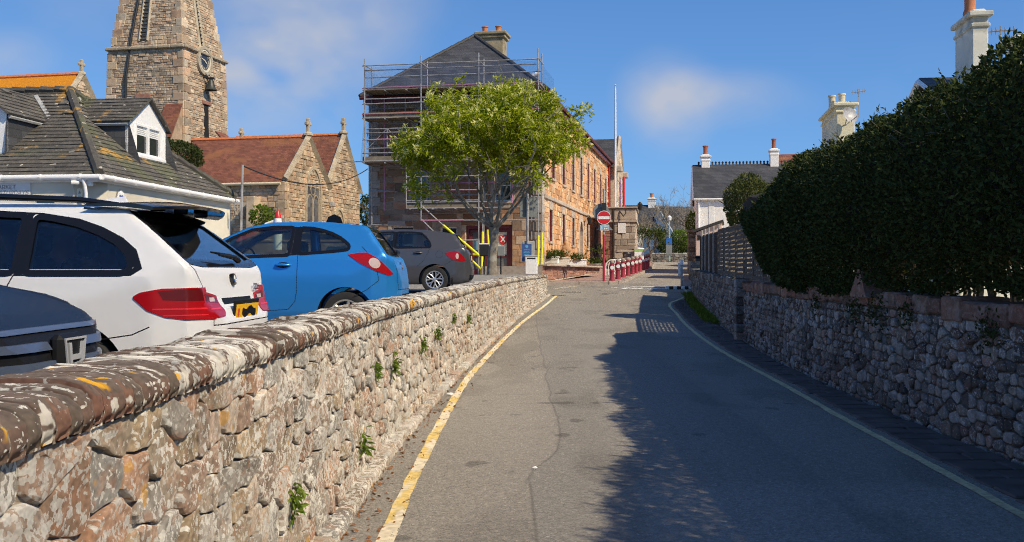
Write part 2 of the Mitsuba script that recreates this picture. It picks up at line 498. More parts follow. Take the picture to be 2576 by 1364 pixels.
LLINE = [(-.70, 2.0), (-.715, 4.0), (-.724, 6.0), (-.74, 7.6), (-.72, 10.25), (-.66, 13.5), (-.40, 18.5), (.19, 26), (1.09, 33.5), (1.68, 38.3)]
RLINE = [(3.1, 3.0), (3.2, 6.4), (3.3, 8.0), (3.43, 10.4), (3.62, 13.5), (3.85, 18.4), (4.45, 26.5), (4.85, 30.5), (5.05, 32.8), (5.3, 34.3), (5.85, 36.0), (6.55, 38.3), (6.9, 40.5), (7.05, 42)]
def smooth_path(P):
    P = np.array(P)
    from scipy.interpolate import CubicSpline
    s = np.r_[0, np.cumsum(np.linalg.norm(np.diff(P, axis=0), axis=1))]
    q = PchipInterpolator(s, P)
    return q(np.linspace(0, s[-1], 90))
put('yellow_line', draped_ribbon(smooth_path(LLINE), .10, .006, jag=.006), 'line_yellow', 'road', label='worn yellow line beside the sunlit wall')
put('yellow_line', draped_ribbon(smooth_path(RLINE), .09, .006, jag=.004), 'line_cream', 'road', label='pale yellow line bending along the shaded right side')
put('yellow_line', draped_ribbon([(1.75, 42.6), (2.75, 44.3)], .10, .006), 'line_yellow', 'junction_road')
zig = MB()
for k in range(5):
    x0 = 4.55 + k * .62
    for a, b in (((x0, 42.4), (x0 + .35, 43.1)), ((x0 + .35, 43.1), (x0 + .62, 42.5))):
        draped_ribbon([a, b], .16, .007 + .001 * (k % 2), zig, .3)
draped_ribbon([(4.2, 43.5), (7.0, 44.0)], .22, .010, zig)
put('white_marking', zig, 'line_white', 'junction_road')
# ---------------------------------------------------------------- stone work
def voronoi_cells(L, H, su, sv, jit=.36, drop=.12, seed=0):
    r = np.random.default_rng(seed)
    pts = []
    nv = max(1, int(round(H / sv)))
    for j in range(nv):
        nu = int(round(L / su))
        off = r.random()
        for i in range(-1, nu + 1):
            if r.random() < drop:
                continue
            pts.append([(i + off + jit * r.normal() * .6) * L / nu, (j + .5 + jit * (r.random() - .5) * .9) * H / nv])
    pts = np.array(pts)
    allp = np.vstack([pts, pts * [1, -1], pts * [1, -1] + [0, 2 * H], pts * [-1, 1], pts * [-1, 1] + [2 * L, 0]])
    sc = np.array([1, su / sv])
    vor = Voronoi(allp * sc)
    frame_ = sbox(0, 0, L, H)
    out = []
    for k in range(len(pts)):
        reg = vor.regions[vor.point_region[k]]
        if -1 in reg or len(reg) < 3:
            continue
        g = Polygon(vor.vertices[reg] / sc).intersection(frame_)
        if g.area > su * sv * .08 and g.geom_type == 'Polygon':
            out.append(g)
    return out


def coursed(L, H, h, w, seed=0, vary=.35):
    r = np.random.default_rng(seed)
    out, v = [], 0.0
    while v < H - 1e-6:
        hh = h * (1 + vary * (r.random() * 2 - 1))
        if H - v - hh < h * .5:
            hh = H - v
        u = -r.random() * w
        while u < L:
            ww = w * (0.55 + 1.0 * r.random())
            a, b = max(u, 0), min(u + ww, L)
            if b - a > .25 * h:
                if r.random() < .25 and hh > h * .9:
                    m = v + hh * (.4 + .2 * r.random())
                    out += [sbox(a, v, b, m), sbox(a, m, b, v + hh)]
                else:
                    out.append(sbox(a, v, b, v + hh))
            u += ww
        v += hh
    return out


def stone_block(poly, gap, prot, mp, detail, r, back=.06):
    """One stone from its outline on the wall plane. mp(u, v, d) gives the world point."""
    g = poly.buffer(-gap, join_style=2)
    if g.is_empty or g.geom_type != 'Polygon' or g.area < 1e-5:
        return None
    if detail >= 1:
        rr = (.02 + .11 * r.random()) * math.sqrt(g.area)
        q = g.buffer(-rr).buffer(rr * .95, 3)
        if not q.is_empty and q.geom_type == 'Polygon':
            g = q
    else:
        g = g.simplify(gap * .5)
    ext = g.exterior
    if detail == 0:
        P = np.array(ext.coords)[:-1]
        if len(P) > 6:
            P = np.array([ext.interpolate(i / 6, normalized=True).coords[0] for i in range(6)])
    else:
        n = {1: 10, 2: 18}[detail]
        P = np.array([ext.interpolate(i / n, normalized=True).coords[0] for i in range(n)])
    if Polygon(P).exterior.is_ccw is False:
        P = P[::-1]
    c = P.mean(0)
    n = len(P)
    if detail == 0:
        P = P + r.normal(size=P.shape) * gap * .35
        rings = [(1, -back), (1, prot * .6), (.86, prot)]
    elif detail == 1:
        rings = [(1, -back), (1, prot * .15), (.9, prot * .75), (.6, prot)]
    else:
        rings = [(1, -back), (1.0, .25 * prot), (.975, prot * .8), (.90, prot * .97), (.62, prot), (.3, prot * 1.0)]
    U, D = [], []
    tilt = r.normal(size=2) * (.05 if detail else .06)
    for s_, d in rings:
        q = c + (P - c) * s_
        U.append(q)
        D.append(np.full(n, d) + ((q - c) @ tilt if d > 0 else 0))
    U.append(c[None]); D.append(np.array([rings[-1][1] * 1.03]))
    U, D = np.vstack(U), np.concatenate(D)
    if detail == 2:
        nn = meshkit.fbm(np.column_stack([U * 16, D * 14 + r.random() * 50]), 4, 3) - .5
        D = D + nn * .035 * (D > 0)
        U = U + (meshkit.noise(np.column_stack([U * 22, D * 0 + r.random() * 9]))[:, None] - .5) * .012
    elif detail == 1:
        D = D + (r.random(len(D)) - .5) * prot * .4 * (D > 0)
    f = []
    for k in range(len(rings) - 1):
        for j in range(n):
            a, b = k * n + j, k * n + (j + 1) % n
            f += [[a, b, b + n], [a, b + n, a + n]]
    e = (len(rings) - 1) * n
    f += [[e + j, e + (j + 1) % n, len(U) - 1] for j in range(n)]
    return mp(U[:, 0], U[:, 1], D), np.array(f)


def lay_stones(polys, mp, holder, mat_, nparts=300, gap=.008, prot=(.015, .04), near=1, far=0, seed=0, name='stone', stuffname='stonework', smooth=True, tone=None, view=(0, 0, EYE), maxstuff=None, back=.06):
    """The stones of a wall: those that show largest are parts, the rest one part."""
    r = np.random.default_rng(seed)
    def score(g):
        c = g.centroid
        w = mp(np.array([c.x]), np.array([c.y]), np.array([0.0]))[0]
        d = np.linalg.norm(w - view)
        return g.area / d ** 2
    order = sorted(polys, key=score, reverse=True)
    rest = MB()
    for k, g in enumerate(order):
        part = k < nparts
        b = stone_block(g, gap, prot[0] + (prot[1] - prot[0]) * r.random() * (1.7 if r.random() < .12 else 1), mp, near if part else far, r, back)
        if b is None:
            continue
        u = (r.random(), r.random()) if tone is None else tone(g.centroid.x, g.centroid.y, r)
        if part:
            m = MB().raw(b[0], b[1], u)
            put(name, m, mat_, holder, smooth=smooth if near else False, uv=True if not (smooth and near and smooth is not True) else None)
        else:
            rest.raw(b[0], b[1], u)
    if rest.n:
        put(stuffname, rest, mat_, holder, smooth=True if far else False, uv=True, kind='stuff')


class Path:
    """A wall face along y: X from fx, outward normal to side s (+1 right)."""
    def __init__(s, fx, y0, y1, side, zb, zt):
        s.ys = np.linspace(y0, y1, 400)
        s.xs = fx(s.ys)
        s.len = np.r_[0, np.cumsum(np.hypot(np.diff(s.xs), np.diff(s.ys)))]
        t = np.stack([np.gradient(s.xs), np.gradient(s.ys)], 1)
        t /= np.linalg.norm(t, axis=1, keepdims=True)
        s.n = np.stack([t[:, 1], -t[:, 0]], 1) * side
        s.t = t
        s.side, s.zb, s.zt, s.L = side, zb, zt, s.len[-1]

    def at(s, u):
        return np.stack([np.interp(u, s.len, s.xs), np.interp(u, s.len, s.ys)], -1), np.stack([np.interp(u, s.len, s.n[:, 0]), np.interp(u, s.len, s.n[:, 1])], -1)

    def map(s, H):
        def mp(u, v, d):
            p, n = s.at(u)
            zb, zt = s.zb(p[:, 1]), s.zt(p[:, 1])
            q = p + n * d[:, None]
            return np.column_stack([q, zb + (zt - zb) * v / H])
        return mp

    def slab(s, d0, d1, zb, zt, step=.5):
        """The wall's core between two offsets."""
        us = np.linspace(0, s.L, int(s.L / step))
        p, n = s.at(us)
        a, b = p + n * d0, p + n * d1
        za, zz = zb(p[:, 1]), zt(p[:, 1])
        k = len(us)
        v = np.vstack([np.column_stack([a, za]), np.column_stack([a, zz]), np.column_stack([b, zz]), np.column_stack([b, za])])
        f = []
        for i in range(k - 1):
            for j in range(4):
                f.append([j * k + i, j * k + i + 1, ((j + 1) % 4) * k + i + 1, ((j + 1) % 4) * k + i])
        f += [[0, k, 2 * k, 3 * k], [k - 1, 4 * k - 1, 3 * k - 1, 2 * k - 1]]
        return MB().raw(v, f)


# ---- the sunlit wall on the left
lw = thing('stone_wall', 'sunlit rubble stone wall with rounded brick coping and white lichen, beside the parked cars', 'wall')
LP = Path(XLF, -2.0, 38.0, 1, lambda y: GP(y) - .05, lambda y: ZLT(y) - .105)
LM = LP.map(1.15)
put('core', LP.slab(-.012, -.37, lambda y: GP(y) - .1, lambda y: ZLT(y) - .06), 'mortar', lw)
lay_stones(voronoi_cells(LP.L, 1.15, .225, .118, drop=.2, seed=3), LM, lw, 'wall_stone', 300, .003, (.004, .022), near=2, far=1, seed=4, smooth=False)
sec = np.array([(.035, 0), (.042, .035), (.034, .068), (.006, .092), (-.05, .105), (-.18, .110), (-.29, .105), (-.345, .092), (-.375, .068), (-.382, .035), (-.375, 0)])


def coping_brick(u0, u1, dz, r):
    us = np.array([u0, u0 + .006, (u0 + u1) / 2, u1 - .006, u1])
    sc = np.array([.95, 1, 1.005, 1, .95])
    k = len(sec)
    V = []
    for u, s_ in zip(us, sc):
        p, n = LP.at(np.array([u]))
        q = sec - [-.19, 0]
        wob = (meshkit.noise(np.column_stack([sec * 18, np.full(k, u * 9)])) - .5) * .02
        d = q[:, 0] * s_ * (1 + wob * 2) - .19
        z = float(ZLT(p[0, 1])) - .11 + (sec[:, 1] * (.2 * s_ + .8) + dz + wob)
        V.append(np.column_stack([p[0] + n[0] * d[:, None], z]))
    f = []
    for a in range(len(us) - 1):
        for j in range(k):
            j2 = (j + 1) % k
            f.append([a * k + j, (a + 1) * k + j, (a + 1) * k + j2, a * k + j2])
    f = np.array(f)
    f = np.vstack([f[:, [0, 1, 2]], f[:, [0, 2, 3]]])
    f = np.vstack([f, [[0, j, j + 1] for j in range(1, k - 1)], [[(len(us) - 1) * k, (len(us) - 1) * k + j + 1, (len(us) - 1) * k + j] for j in range(1, k - 1)]])
    return np.vstack(V), f


r_ = np.random.default_rng(8)
u, cops = 0.0, []
while u < LP.L - .1:
    w = .066 + .02 * r_.random()
    cops.append((u, u + w - .009))
    u += w
rest = MB()
for k, (a, b) in enumerate(sorted(cops, key=lambda c: abs(c[0] - 4.2))):
    v, f = coping_brick(a, b, r_.normal() * .005, r_)
    # lichen comes in patches of several bricks
    yk = float(np.interp(a, LP.len, LP.ys)); uvk = (r_.random(), float(np.clip(np.interp(yk, [2.6, 4.2, 6, 14], [.0, .42, .65, .55]) + .7 * (meshkit.noise(np.array([[a * 1.7, 3.3, 0]]))[0] - .5) + .15 * r_.normal(), .02, 1)))
    if k < 300:
        put('coping_brick', MB().raw(v, f, uvk), 'coping_brick', lw, smooth=True, uv=True)
    else:
        rest.raw(v, f, uvk)
put('coping', rest, 'coping_brick', lw, smooth=True, uv=True, kind='stuff')
def bed_ring(u):
    p, n = LP.at(np.array([u])); q = sec - [-.19, 0]
    return np.column_stack([p[0] + n[0] * (q[:, 0] * .965 - .19)[:, None], float(ZLT(p[0, 1])) - .115 + sec[:, 1] * .965])
us = np.arange(0, LP.L, .2); k = len(sec); V = np.vstack([bed_ring(u) for u in us])
f = [[i * k + j, (i + 1) * k + j, (i + 1) * k + (j + 1) % k, i * k + (j + 1) % k] for i in range(len(us) - 1) for j in range(k)]
put('coping_bed', MB().raw(V, f), 'mortar', lw, smooth=True)
# footing lip where wall meets the tarmac
foot = MB()
u = 0.0
while u < LP.L:
    w = .25 + .4 * r_.random()
    p, n = LP.at(np.array([u + w / 2]))
    t = np.array([n[0, 1] * -1, n[0, 0]])
    R = np.array([[t[0], n[0, 0], 0], [t[1], n[0, 1], 0], [0, 0, 1.0]])
    foot.cbox([*(p[0] + n[0] * .03), float(GP(p[0, 1])) + .015 + .02 * r_.random()], [w - .01, .14 + .04 * r_.random(), .10], R, .02, (r_.random(), .4 * r_.random()))
    u += w
put('footing', foot, 'wall_stone', lw, uv=True, kind='stuff')

# ---- the shaded wall on the right
rw = thing('stone_wall', 'shaded grey rubble wall with pink granite coping blocks, under the tall hedge', 'wall')
ZRT = PchipInterpolator([-6, 8, 11.4, 21.4, 21.6, 22.5, 30, 39.5, 60], [1.27, 1.275, 1.31, 1.31, 1.36, 1.37, 1.48, 1.62, 1.7])
RP = Path(XRF, 1.0, 39.6, -1, lambda y: GP(y) - .05, lambda y: ZRT(y) - .17)
RM = RP.map(1.2)
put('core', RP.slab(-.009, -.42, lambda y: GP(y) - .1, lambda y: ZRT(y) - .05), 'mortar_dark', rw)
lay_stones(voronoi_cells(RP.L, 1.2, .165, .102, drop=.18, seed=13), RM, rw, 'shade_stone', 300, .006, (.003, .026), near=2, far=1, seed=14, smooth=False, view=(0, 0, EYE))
u = 0.0
k = 0
cb = []
while u < RP.L - .2:
    near_ = np.interp(u, RP.len, RP.ys) < 21.5
    w = (.28 + .33 * r_.random()) if near_ else (.16 + .2 * r_.random())
    cb.append((u, w, near_)); u += w
for u, w, near_ in cb:
    p, n = RP.at(np.array([u + w / 2]))
    t = np.array([-n[0, 1], n[0, 0]])
    R = np.array([[t[0], n[0, 0], 0], [t[1], n[0, 1], 0], [0, 0, 1.0]]) @ rot_z(r_.normal() * .02)
    h = .17 + .03 * r_.normal()
    m = MB().cbox([0, 0, 0], [w - .012, .46, max(.12, h)], None, .018)
    v = m.V[0]
    tm_ = trimesh.Trimesh(v, m.F[0], process=False).subdivide()
    vv = tm_.vertices + (meshkit.fbm(tm_.vertices * 9 + u * 7, 3)[:, None] - .5) * .03
    vv = vv @ R.T + [*(p[0] - n[0] * .19), float(ZRT(p[0, 1])) - .085 + .008 * r_.normal()]
    mm = MB().raw(vv, tm_.faces, (r_.random() if near_ else r_.random(), .5 * r_.random()))
    put('coping_block', mm, 'coping_stone' if near_ else 'shade_stone', rw, smooth=False, uv=True)
# the upright three-cornered stone on the coping, and the buttress at the step
pu = float(np.interp(11.9, RP.ys, RP.len))
p, n = RP.at(np.array([pu]))
t = np.array([-n[0, 1], n[0, 0], 0]); nn = np.array([n[0, 0], n[0, 1], 0])
m = MB().prism([(-.34, -.05), (.30, -.05), (.05, .27), (-.02, .27)], [*(p[0] - n[0] * .1), 1.30], t, [0, 0, 1], -.2, .25, (.3, .3))
put('pointed_stone', m, 'coping_stone', rw, uv=True, label='upright three-cornered pink stone on the coping')
pu = float(np.interp(21.6, RP.ys, RP.len))
p, n = RP.at(np.array([pu]))
for k in range(7):
    t = np.array([-n[0, 1], n[0, 0]])
    R = np.array([[t[0], n[0, 0], 0], [t[1], n[0, 1], 0], [0, 0, 1.0]])
    m = MB().cbox([*(p[0] + n[0] * .02), float(GP(21.6)) + .09 + .185 * k], [.38 + .05 * (k % 2), .3, .175], R, .02, (r_.random(), r_.random()))
    put('buttress_stone', m, 'shade_stone', rw, uv=True)
# strip of rough setts between the line and the right wall
st_ = MB()
y = 1.0
pieces = []
while y < 39:
    x0, x1 = np.interp(y, [p_[1] for p_ in RLINE], [p_[0] for p_ in RLINE]) + .12, float(XRF(y)) - .03
    dy = .30 + .1 * r_.random()
    x = x0 + .05 * r_.random()
    while x < x1 - .06:
        dx = min(.22 + .25 * r_.random(), x1 - x)
        pieces.append((x + dx / 2, y + dy / 2, dx - .02, dy - .025)); x += dx
    y += dy
def lane_z(x, y):
    a, b = XLF(y) - .15, XRF(y) + .15
    return float(GP(y)) + .03 * math.sin(math.pi * float(np.clip((x - a) / (b - a), 0, 1)))
for k, (x, y, dx, dy) in enumerate(sorted(pieces, key=lambda q: q[1])):
    m = MB().cbox([x, y, lane_z(x, y) - .015 + .008 * r_.random()], [dx, dy, .06], rot_z(r_.normal() * .04), .012)
    if k < 300 and y > 5:
        put('sett', m, 'gutter_stone', 'road')
    else:
        st_.raw(m.V[0], m.F[0])
put('setts', st_, 'gutter_stone', 'road', kind='stuff')
# ---------------------------------------------------------------- building materials
TAN = [(.54, .40, .275), (.48, .375, .26), (.60, .485, .36), (.42, .30, .21), (.54, .36, .24), (.52, .44, .34), (.40, .33, .255)]
mat('church_stone', stone_fn(TAN, lichen=(.52, .47, .38), lic=.3, f=3.5, speck=.08, dk=.35), .9, spec=.2)
mat('church_ashlar', stone_fn([(.38, .32, .24), (.42, .36, .27), (.34, .29, .22)], lic=.3, f=3, speck=.05), .9, spec=.2)
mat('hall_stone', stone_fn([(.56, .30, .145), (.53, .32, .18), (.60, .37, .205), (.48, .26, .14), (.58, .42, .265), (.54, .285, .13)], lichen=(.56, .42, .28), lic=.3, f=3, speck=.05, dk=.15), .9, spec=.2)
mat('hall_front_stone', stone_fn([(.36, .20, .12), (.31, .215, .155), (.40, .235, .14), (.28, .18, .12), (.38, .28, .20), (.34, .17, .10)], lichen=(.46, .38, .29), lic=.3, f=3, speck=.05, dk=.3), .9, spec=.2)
mat('granite', stone_fn([(.37, .31, .255), (.42, .345, .28), (.34, .275, .225)], lic=.2, f=4, speck=.1, dk=.2), .85, spec=.2)
mat('red_granite', stone_fn([(.34, .165, .12), (.30, .15, .11), (.38, .20, .14)], lic=.15, f=4, speck=.05, dk=.3), .9, spec=.2)


def slate_fn(col, row=.2, width=.3, lic=0.0, lcol=(.42, .17, .015), f=1.6, top=None):
    """Far slates: tone slate by slate, thin dark course joints."""
    def fn(p, n, uv):
        h = p.z / row
        i = dr.floor(h)
        t = h - i
        a = (p.x + p.y * .7) / width + .5 * (i - 2 * dr.floor(i / 2))
        r1 = mikit.cell_rand(dr.floor(a), i, 3)
        fu = a - dr.floor(a)
        c = mi.Color3f(*col) * (.72 + .5 * r1) * (.8 + .4 * FBM(p.x * 2, p.y * 2, p.z * 2, 3))
        c = c * (1 - .45 * SS(.86, .97, t)) * (1 - .3 * SS(.94, .99, fu))
        if lic:
            k = SS(.56, .68, FBM(p.x * f, p.y * f, p.z * f, 4)) * lic
            if top is not None:
                k = dr.clip(k * .3 + SS(top[0], top[1], p.z + 1.2 * FBM(p.x * 1.5, p.y * 1.5, p.z * 2, 3)) * lic, 0, 1)
            c = MIX(c, lcol, k)
        return c
    return fn


mat('slate', slate_fn((.06, .062, .068)), .6)
mat('slate_purple', slate_fn((.09, .075, .085)), .6)
mat('red_tile', slate_fn((.20, .075, .048), .11, .18, .5, (.30, .13, .05), 1.0), .85)
mat('orange_tile', slate_fn((.19, .075, .045), .12, .18, 1.0, (.60, .23, .01), 1.2, top=(10.7, 12.1)), .85)
mat('ridge_tile', varied((.60, .19, .07), .3, 8), .8)
mat('hip_tile', varied((.04, .04, .042), .3, 8), .7)


def _roof_slate(p, n, uv):
    c = mi.Color3f(.085, .079, .070) * (.78 + .42 * uv.x) * (.6 + .8 * FBM(p.x * 14, p.y * 14, p.z * 14, 3))
    c = MIX(c, (.10, .115, .05), SS(.5, .72, FBM(p.x * 1.2 + 8, p.y * 1.2, p.z * 1.2, 3)) * .45)
    l = .8 * SS(.62, .68, FBM(p.x * 3.3, p.y * 3.3, p.z * 3.3 + 4, 4)) * SS(.45, .62, FBM(p.x * .5 + 3, p.y * .5, p.z * .5, 2)) 
    c = MIX(c, (.46, .26, .05), l * .85)
    return MIX(c, (.55, .52, .45), SS(.88, .92, N(p.x * 9, p.y * 9, p.z * 9 + 4)) * .7)


mat('market_slate', _roof_slate, .85)
mat('lead', varied((.36, .37, .37), .25, 6), .6)
mat('render_cream', varied((.74, .685, .56), .10, 2.0, dirt=(.58, .53, .43)), .9)
mat('render_white', varied((.80, .79, .77), .07, 2.0, dirt=(.70, .69, .66)), .9)
mat('render_pink', varied((.62, .46, .40), .08, 3.0), .9)
mat('render_yellow', varied((.72, .66, .47), .10, 2.0, dirt=(.5, .48, .38)), .9)
mat('render_mossy', varied((.66, .65, .57), .15, 2.5, dirt=(.36, .36, .31), f2=1.6), .9)
mat('chimney_render', varied((.30, .255, .17), .25, 3.0, dirt=(.19, .16, .10), f2=2.0), .9)
mat('white_paint', varied((.80, .80, .79), .06, 3.0), .35)
mat('white_boards', lambda p, n, uv: mi.Color3f(.80, .80, .80) * (1 - .10 * SS(.90, .97, p.y * 9 - dr.floor(p.y * 9))) * (.9 + .2 * FBM(p.x, p.y * 6, p.z * .8, 3)), .45)
mat('white_plastic', (.80, .80, .80), .3)
mat('maroon_paint', varied((.16, .025, .03), .15, 5), .4)
mat('terracotta', varied((.50, .19, .09), .25, 9), .8)
mat('cream_pot', varied((.66, .58, .42), .12, 6, dirt=(.5, .42, .3)), .8)
mat('red_brick_pot', varied((.36, .12, .08), .3, 9), .85)
mat('black_metal', (.02, .02, .022), .45)
mat('dark_void', (.012, .012, .013), .9)
mat('window_glass', (.025, .03, .035), .04, spec=.9)
mat('stained_glass', lambda p, n, uv: mi.Color3f(.12, .12, .13) * (.6 + .8 * mikit.cell_rand(dr.floor(p.x * 4 + p.y * 2), dr.floor(p.z * 4))), .15)
mat('blind', (.72, .72, .72), .6)
mat('steel_tube', varied((.38, .38, .39), .25, 7, dirt=(.26, .235, .22), f2=2.5), .5, .2)
mat('pink_tube', varied((.55, .25, .36), .2, 7), .5)
mat('red_tube', varied((.48, .16, .18), .2, 7), .5)
mat('yellow_sleeve', varied((.80, .78, .03), .08, 5), .6)
mat('scaffold_board', varied((.21, .175, .13), .35, 5), .9)
scene['debris_net'] = {'type': 'mask', 'opacity': .22, 'b': {'type': 'twosided', 'b': {'type': 'diffuse', 'reflectance': {'type': 'rgb', 'value': [.05, .11, .26]}}}}
mat('cable', (.03, .03, .03), .6)
mat('bronze', (.05, .055, .05), .5, .3)
mat('gilt', (.65, .60, .48), .5)
mat('clock_blue', (.03, .035, .045), .4)


class Plan:
    """A building's own axes: u along the front, v into it, z up."""
    def __init__(s, o, ang):
        s.o = np.array([o[0], o[1], 0.0])
        s.b = np.array([math.cos(ang), math.sin(ang), 0])
        s.a = np.array([-math.sin(ang), math.cos(ang), 0])
        s.R = np.stack([s.b, s.a, [0, 0, 1.0]], 1)

    def P(s, u, v, z):
        return s.o + s.b * u + s.a * v + np.array([0, 0, z])

    def u_at(s, px, v):
        r = (px - CX) / F_
        return (r * (s.o[1] + s.a[1] * v) - s.o[0] - s.a[0] * v) / (s.b[0] - r * s.b[1])

    def v_at(s, px, u):
        r = (px - CX) / F_
        return (r * (s.o[1] + s.b[1] * u) - s.o[0] - s.b[0] * u) / (s.a[0] - r * s.a[1])

    def z_at(s, py, u, v):
        return EYE - (py - CY) / F_ * s.P(u, v, 0)[1]

    def box(s, mb, u0, u1, v0, v1, z0, z1, uv=None, b=None):
        c = s.P((u0 + u1) / 2, (v0 + v1) / 2, (z0 + z1) / 2)
        sz = [abs(u1 - u0), abs(v1 - v0), abs(z1 - z0)]
        return mb.cbox(c, sz, s.R, b, uv) if b else mb.box(c, sz, s.R, uv)


class Face:
    """A wall face: origin, u along it, z up, outward normal."""
    def __init__(s, o, ux, n):
        s.o, s.ux, s.n = np.asarray(o, float), unit(ux), unit(n)
        s.uz = np.array([0, 0, 1.0])

    def mp(s, u, v, d):
        return s.o + np.outer(u, s.ux) + np.outer(v, s.uz) + np.outer(d, s.n)

    def box(s, mb, u0, u1, v0, v1, d0, d1, uv=None, b=None):
        c = s.o + s.ux * (u0 + u1) / 2 + s.uz * (v0 + v1) / 2 + s.n * (d0 + d1) / 2
        R = np.stack([s.ux, s.n, s.uz], 1)
        sz = [abs(u1 - u0), abs(d1 - d0), abs(v1 - v0)]
        return mb.cbox(c, sz, R, b, uv) if b else mb.box(c, sz, R, uv)

    def prism(s, mb, poly, d0, d1, uv=None):
        R = np.cross(s.ux, s.uz)
        if R @ s.n > 0:
            return mb.prism(poly, s.o, s.ux, s.uz, d0, d1, uv)
        return mb.prism(poly, s.o, s.ux, s.uz, -d1, -d0, uv)


def clip_openings(polys, ops):
    """Cut wall blocks back to the edges of openings (u0, v0, u1, v1)."""
    out = []
    for g in polys:
        for (a, b, c, d) in ops:
            if g is None:
                break
            x0, y0, x1, y1 = g.bounds
            if x1 <= a or x0 >= c or y1 <= b or y0 >= d:
                continue
            cand = [g.intersection(sbox(-99, -99, a, 99)), g.intersection(sbox(c, -99, 999, 99)), g.intersection(sbox(-99, -99, 999, b)), g.intersection(sbox(-99, d, 999, 99))]
            g = max(cand, key=lambda q: q.area)
            if g.is_empty or g.geom_type != 'Polygon' or g.area < .01:
                g = None
        if g is not None:
            out.append(g)
    return out


def window(F, u0, v0, w, h, parent, rec=.14, bars=(1, 2), fr='white_paint', fw=.06, name='window', sill='granite', glass='window_glass', edge=None):
    """A framed window in a wall face; frame, glazing bars, panes and sill are its pieces."""
    m = MB()
    F.box(m, u0, u0 + fw, v0, v0 + h, -rec - .05, -rec + .02)
    F.box(m, u0 + w - fw, u0 + w, v0, v0 + h, -rec - .05, -rec + .02)
    F.box(m, u0 + fw, u0 + w - fw, v0, v0 + fw, -rec - .05, -rec + .02)
    F.box(m, u0 + fw, u0 + w - fw, v0 + h - fw, v0 + h, -rec - .05, -rec + .02)
    for i in range(1, bars[0]):
        c = u0 + w * i / bars[0]
        F.box(m, c - .02, c + .02, v0 + fw, v0 + h - fw, -rec - .04, -rec + .01)
    for j in range(1, bars[1]):
        c = v0 + h * j / bars[1]
        F.box(m, u0 + fw, u0 + w - fw, c - .022, c + .022, -rec - .043, -rec + .013)
    k = put(name, m, fr, parent)
    put('pane', F_box(F, u0 + fw - .01, u0 + w - fw + .01, v0 + fw - .01, v0 + h - fw + .01, -rec - .03, -rec - .022), glass, k if parent.count('__') == 0 else parent)
    if sill:
        put('sill', F_box(F, u0 - .08, u0 + w + .08, v0 - .12, v0 - .002, -rec, .09, b=.012), sill, k if parent.count('__') == 0 else parent, uv=True)
    if edge:
        e = MB()
        F.box(e, u0 - .002, u0 + .035, v0, v0 + h, -rec + .02, -.01)
        F.box(e, u0 + w - .035, u0 + w + .002, v0, v0 + h, -rec + .02, -.01)
        put("reveal", e, edge, k, kind="stuff")
    return k


def F_box(F, *a, **k):
    return F.box(MB(), *a, **k)


def tube_run(pts, r, n=8):
    return MB().tube(pts, r, n)


def roof_plane(mb, pts, th=.06):
    """A roof slope as a slab from its outline corners (in order)."""
    pts = np.array(pts, float)
    nrm = unit(np.cross(pts[1] - pts[0], pts[2] - pts[0]))
    if nrm[2] < 0:
        nrm = -nrm
    k = len(pts)
    v = np.vstack([pts + nrm * th, pts])
    f = [[0, i, i + 1] for i in range(1, k - 1)] + [[k, k + i + 1, k + i] for i in range(1, k - 1)]
    for i in range(k):
        j = (i + 1) % k
        f += [[i, k + i, k + j], [i, k + j, j]]
    return mb.raw(v, f)


def stone_cross(c, h, R=None):
    m = MB()
    m.cbox(np.array(c) + [0, 0, h / 2], [h * .2, h * .2, h], R, .03)
    m.cbox(np.array(c) + [0, 0, h * .68], [h * .62, h * .185, h * .19], R, .03)
    m.lathe([(h * .3, 0), (h * .28, h * .12), (h * .14, h * .22)], c, 8)
    return m


def pot(c, r, h):
    return MB().lathe([(0, 0), (r * 1.15, 0), (r * 1.1, h * .12), (r * .9, h * .2), (r * .95, h * .85), (r * 1.18, h * .9), (r * 1.15, h), (r * .8, h), (r * .78, h * .5), (0, h * .5)], c, 16)


# ---------------------------------------------------------------- town hall
TH = Plan((-6.92, 49.6), math.radians(-11.0))
hall = thing('town_hall', 'long pink granite hall with a hipped slate roof, wrapped in scaffolding at its near end', 'hall')
WF, LS, ZE, ZB = 8.5, 34.7, 9.9, .9
FF = Face(TH.P(0, 0, ZB), TH.b, -TH.a)
SF = Face(TH.P(WF, 0, ZB), TH.a, TH.b)
fu = lambda px: TH.u_at(px, 0)
fops = [(fu(1040), 4.85 - ZB, fu(1082), 6.35 - ZB), (fu(1045), 7.55 - ZB, fu(1085), 9.1 - ZB), (3.9, 7.55 - ZB, 4.7, 9.1 - ZB), (6.2, 7.55 - ZB, 7.0, 9.1 - ZB), (6.2, 4.85 - ZB, 7.0, 6.35 - ZB),
        (fu(985), 1.9 - ZB, fu(1040), 3.7 - ZB), (fu(1108), 2.35 - ZB, fu(1150), 3.65 - ZB), (4.8, 1.30 - ZB, 7.05, 3.72 - ZB)]
wv_up = [3.3, 7.0, 10.8, 14.5, 18.1, 21.8, 25.6, 29.2]
wv_lo = [2.5, 7.0, 10.8, 17.8, 25.4, 29.2]
arches = [14.4, 22.0]
sops = [(v - .5, 6.15 - ZB, v + .5, 8.42 - ZB) for v in wv_up] + [(v - .48, 3.0 - ZB, v + .48, 4.56 - ZB) for v in wv_lo] + [(v - .75, 1.7 - ZB, v + .75, 4.55 - ZB) for v in arches]
def holed(L, H, ops):
    g = sbox(0, 0, L, H)
    for o in ops:
        g = g.difference(sbox(*o))
    return g
m = MB(); FF.prism(m, holed(WF, ZE - ZB, fops), -.45, -.02)
put('front_wall', m, 'mortar_pale', hall)
m = MB(); SF.prism(m, holed(LS, ZE - ZB, sops), -.45, -.02)
put('side_wall', m, 'mortar_pale', hall)
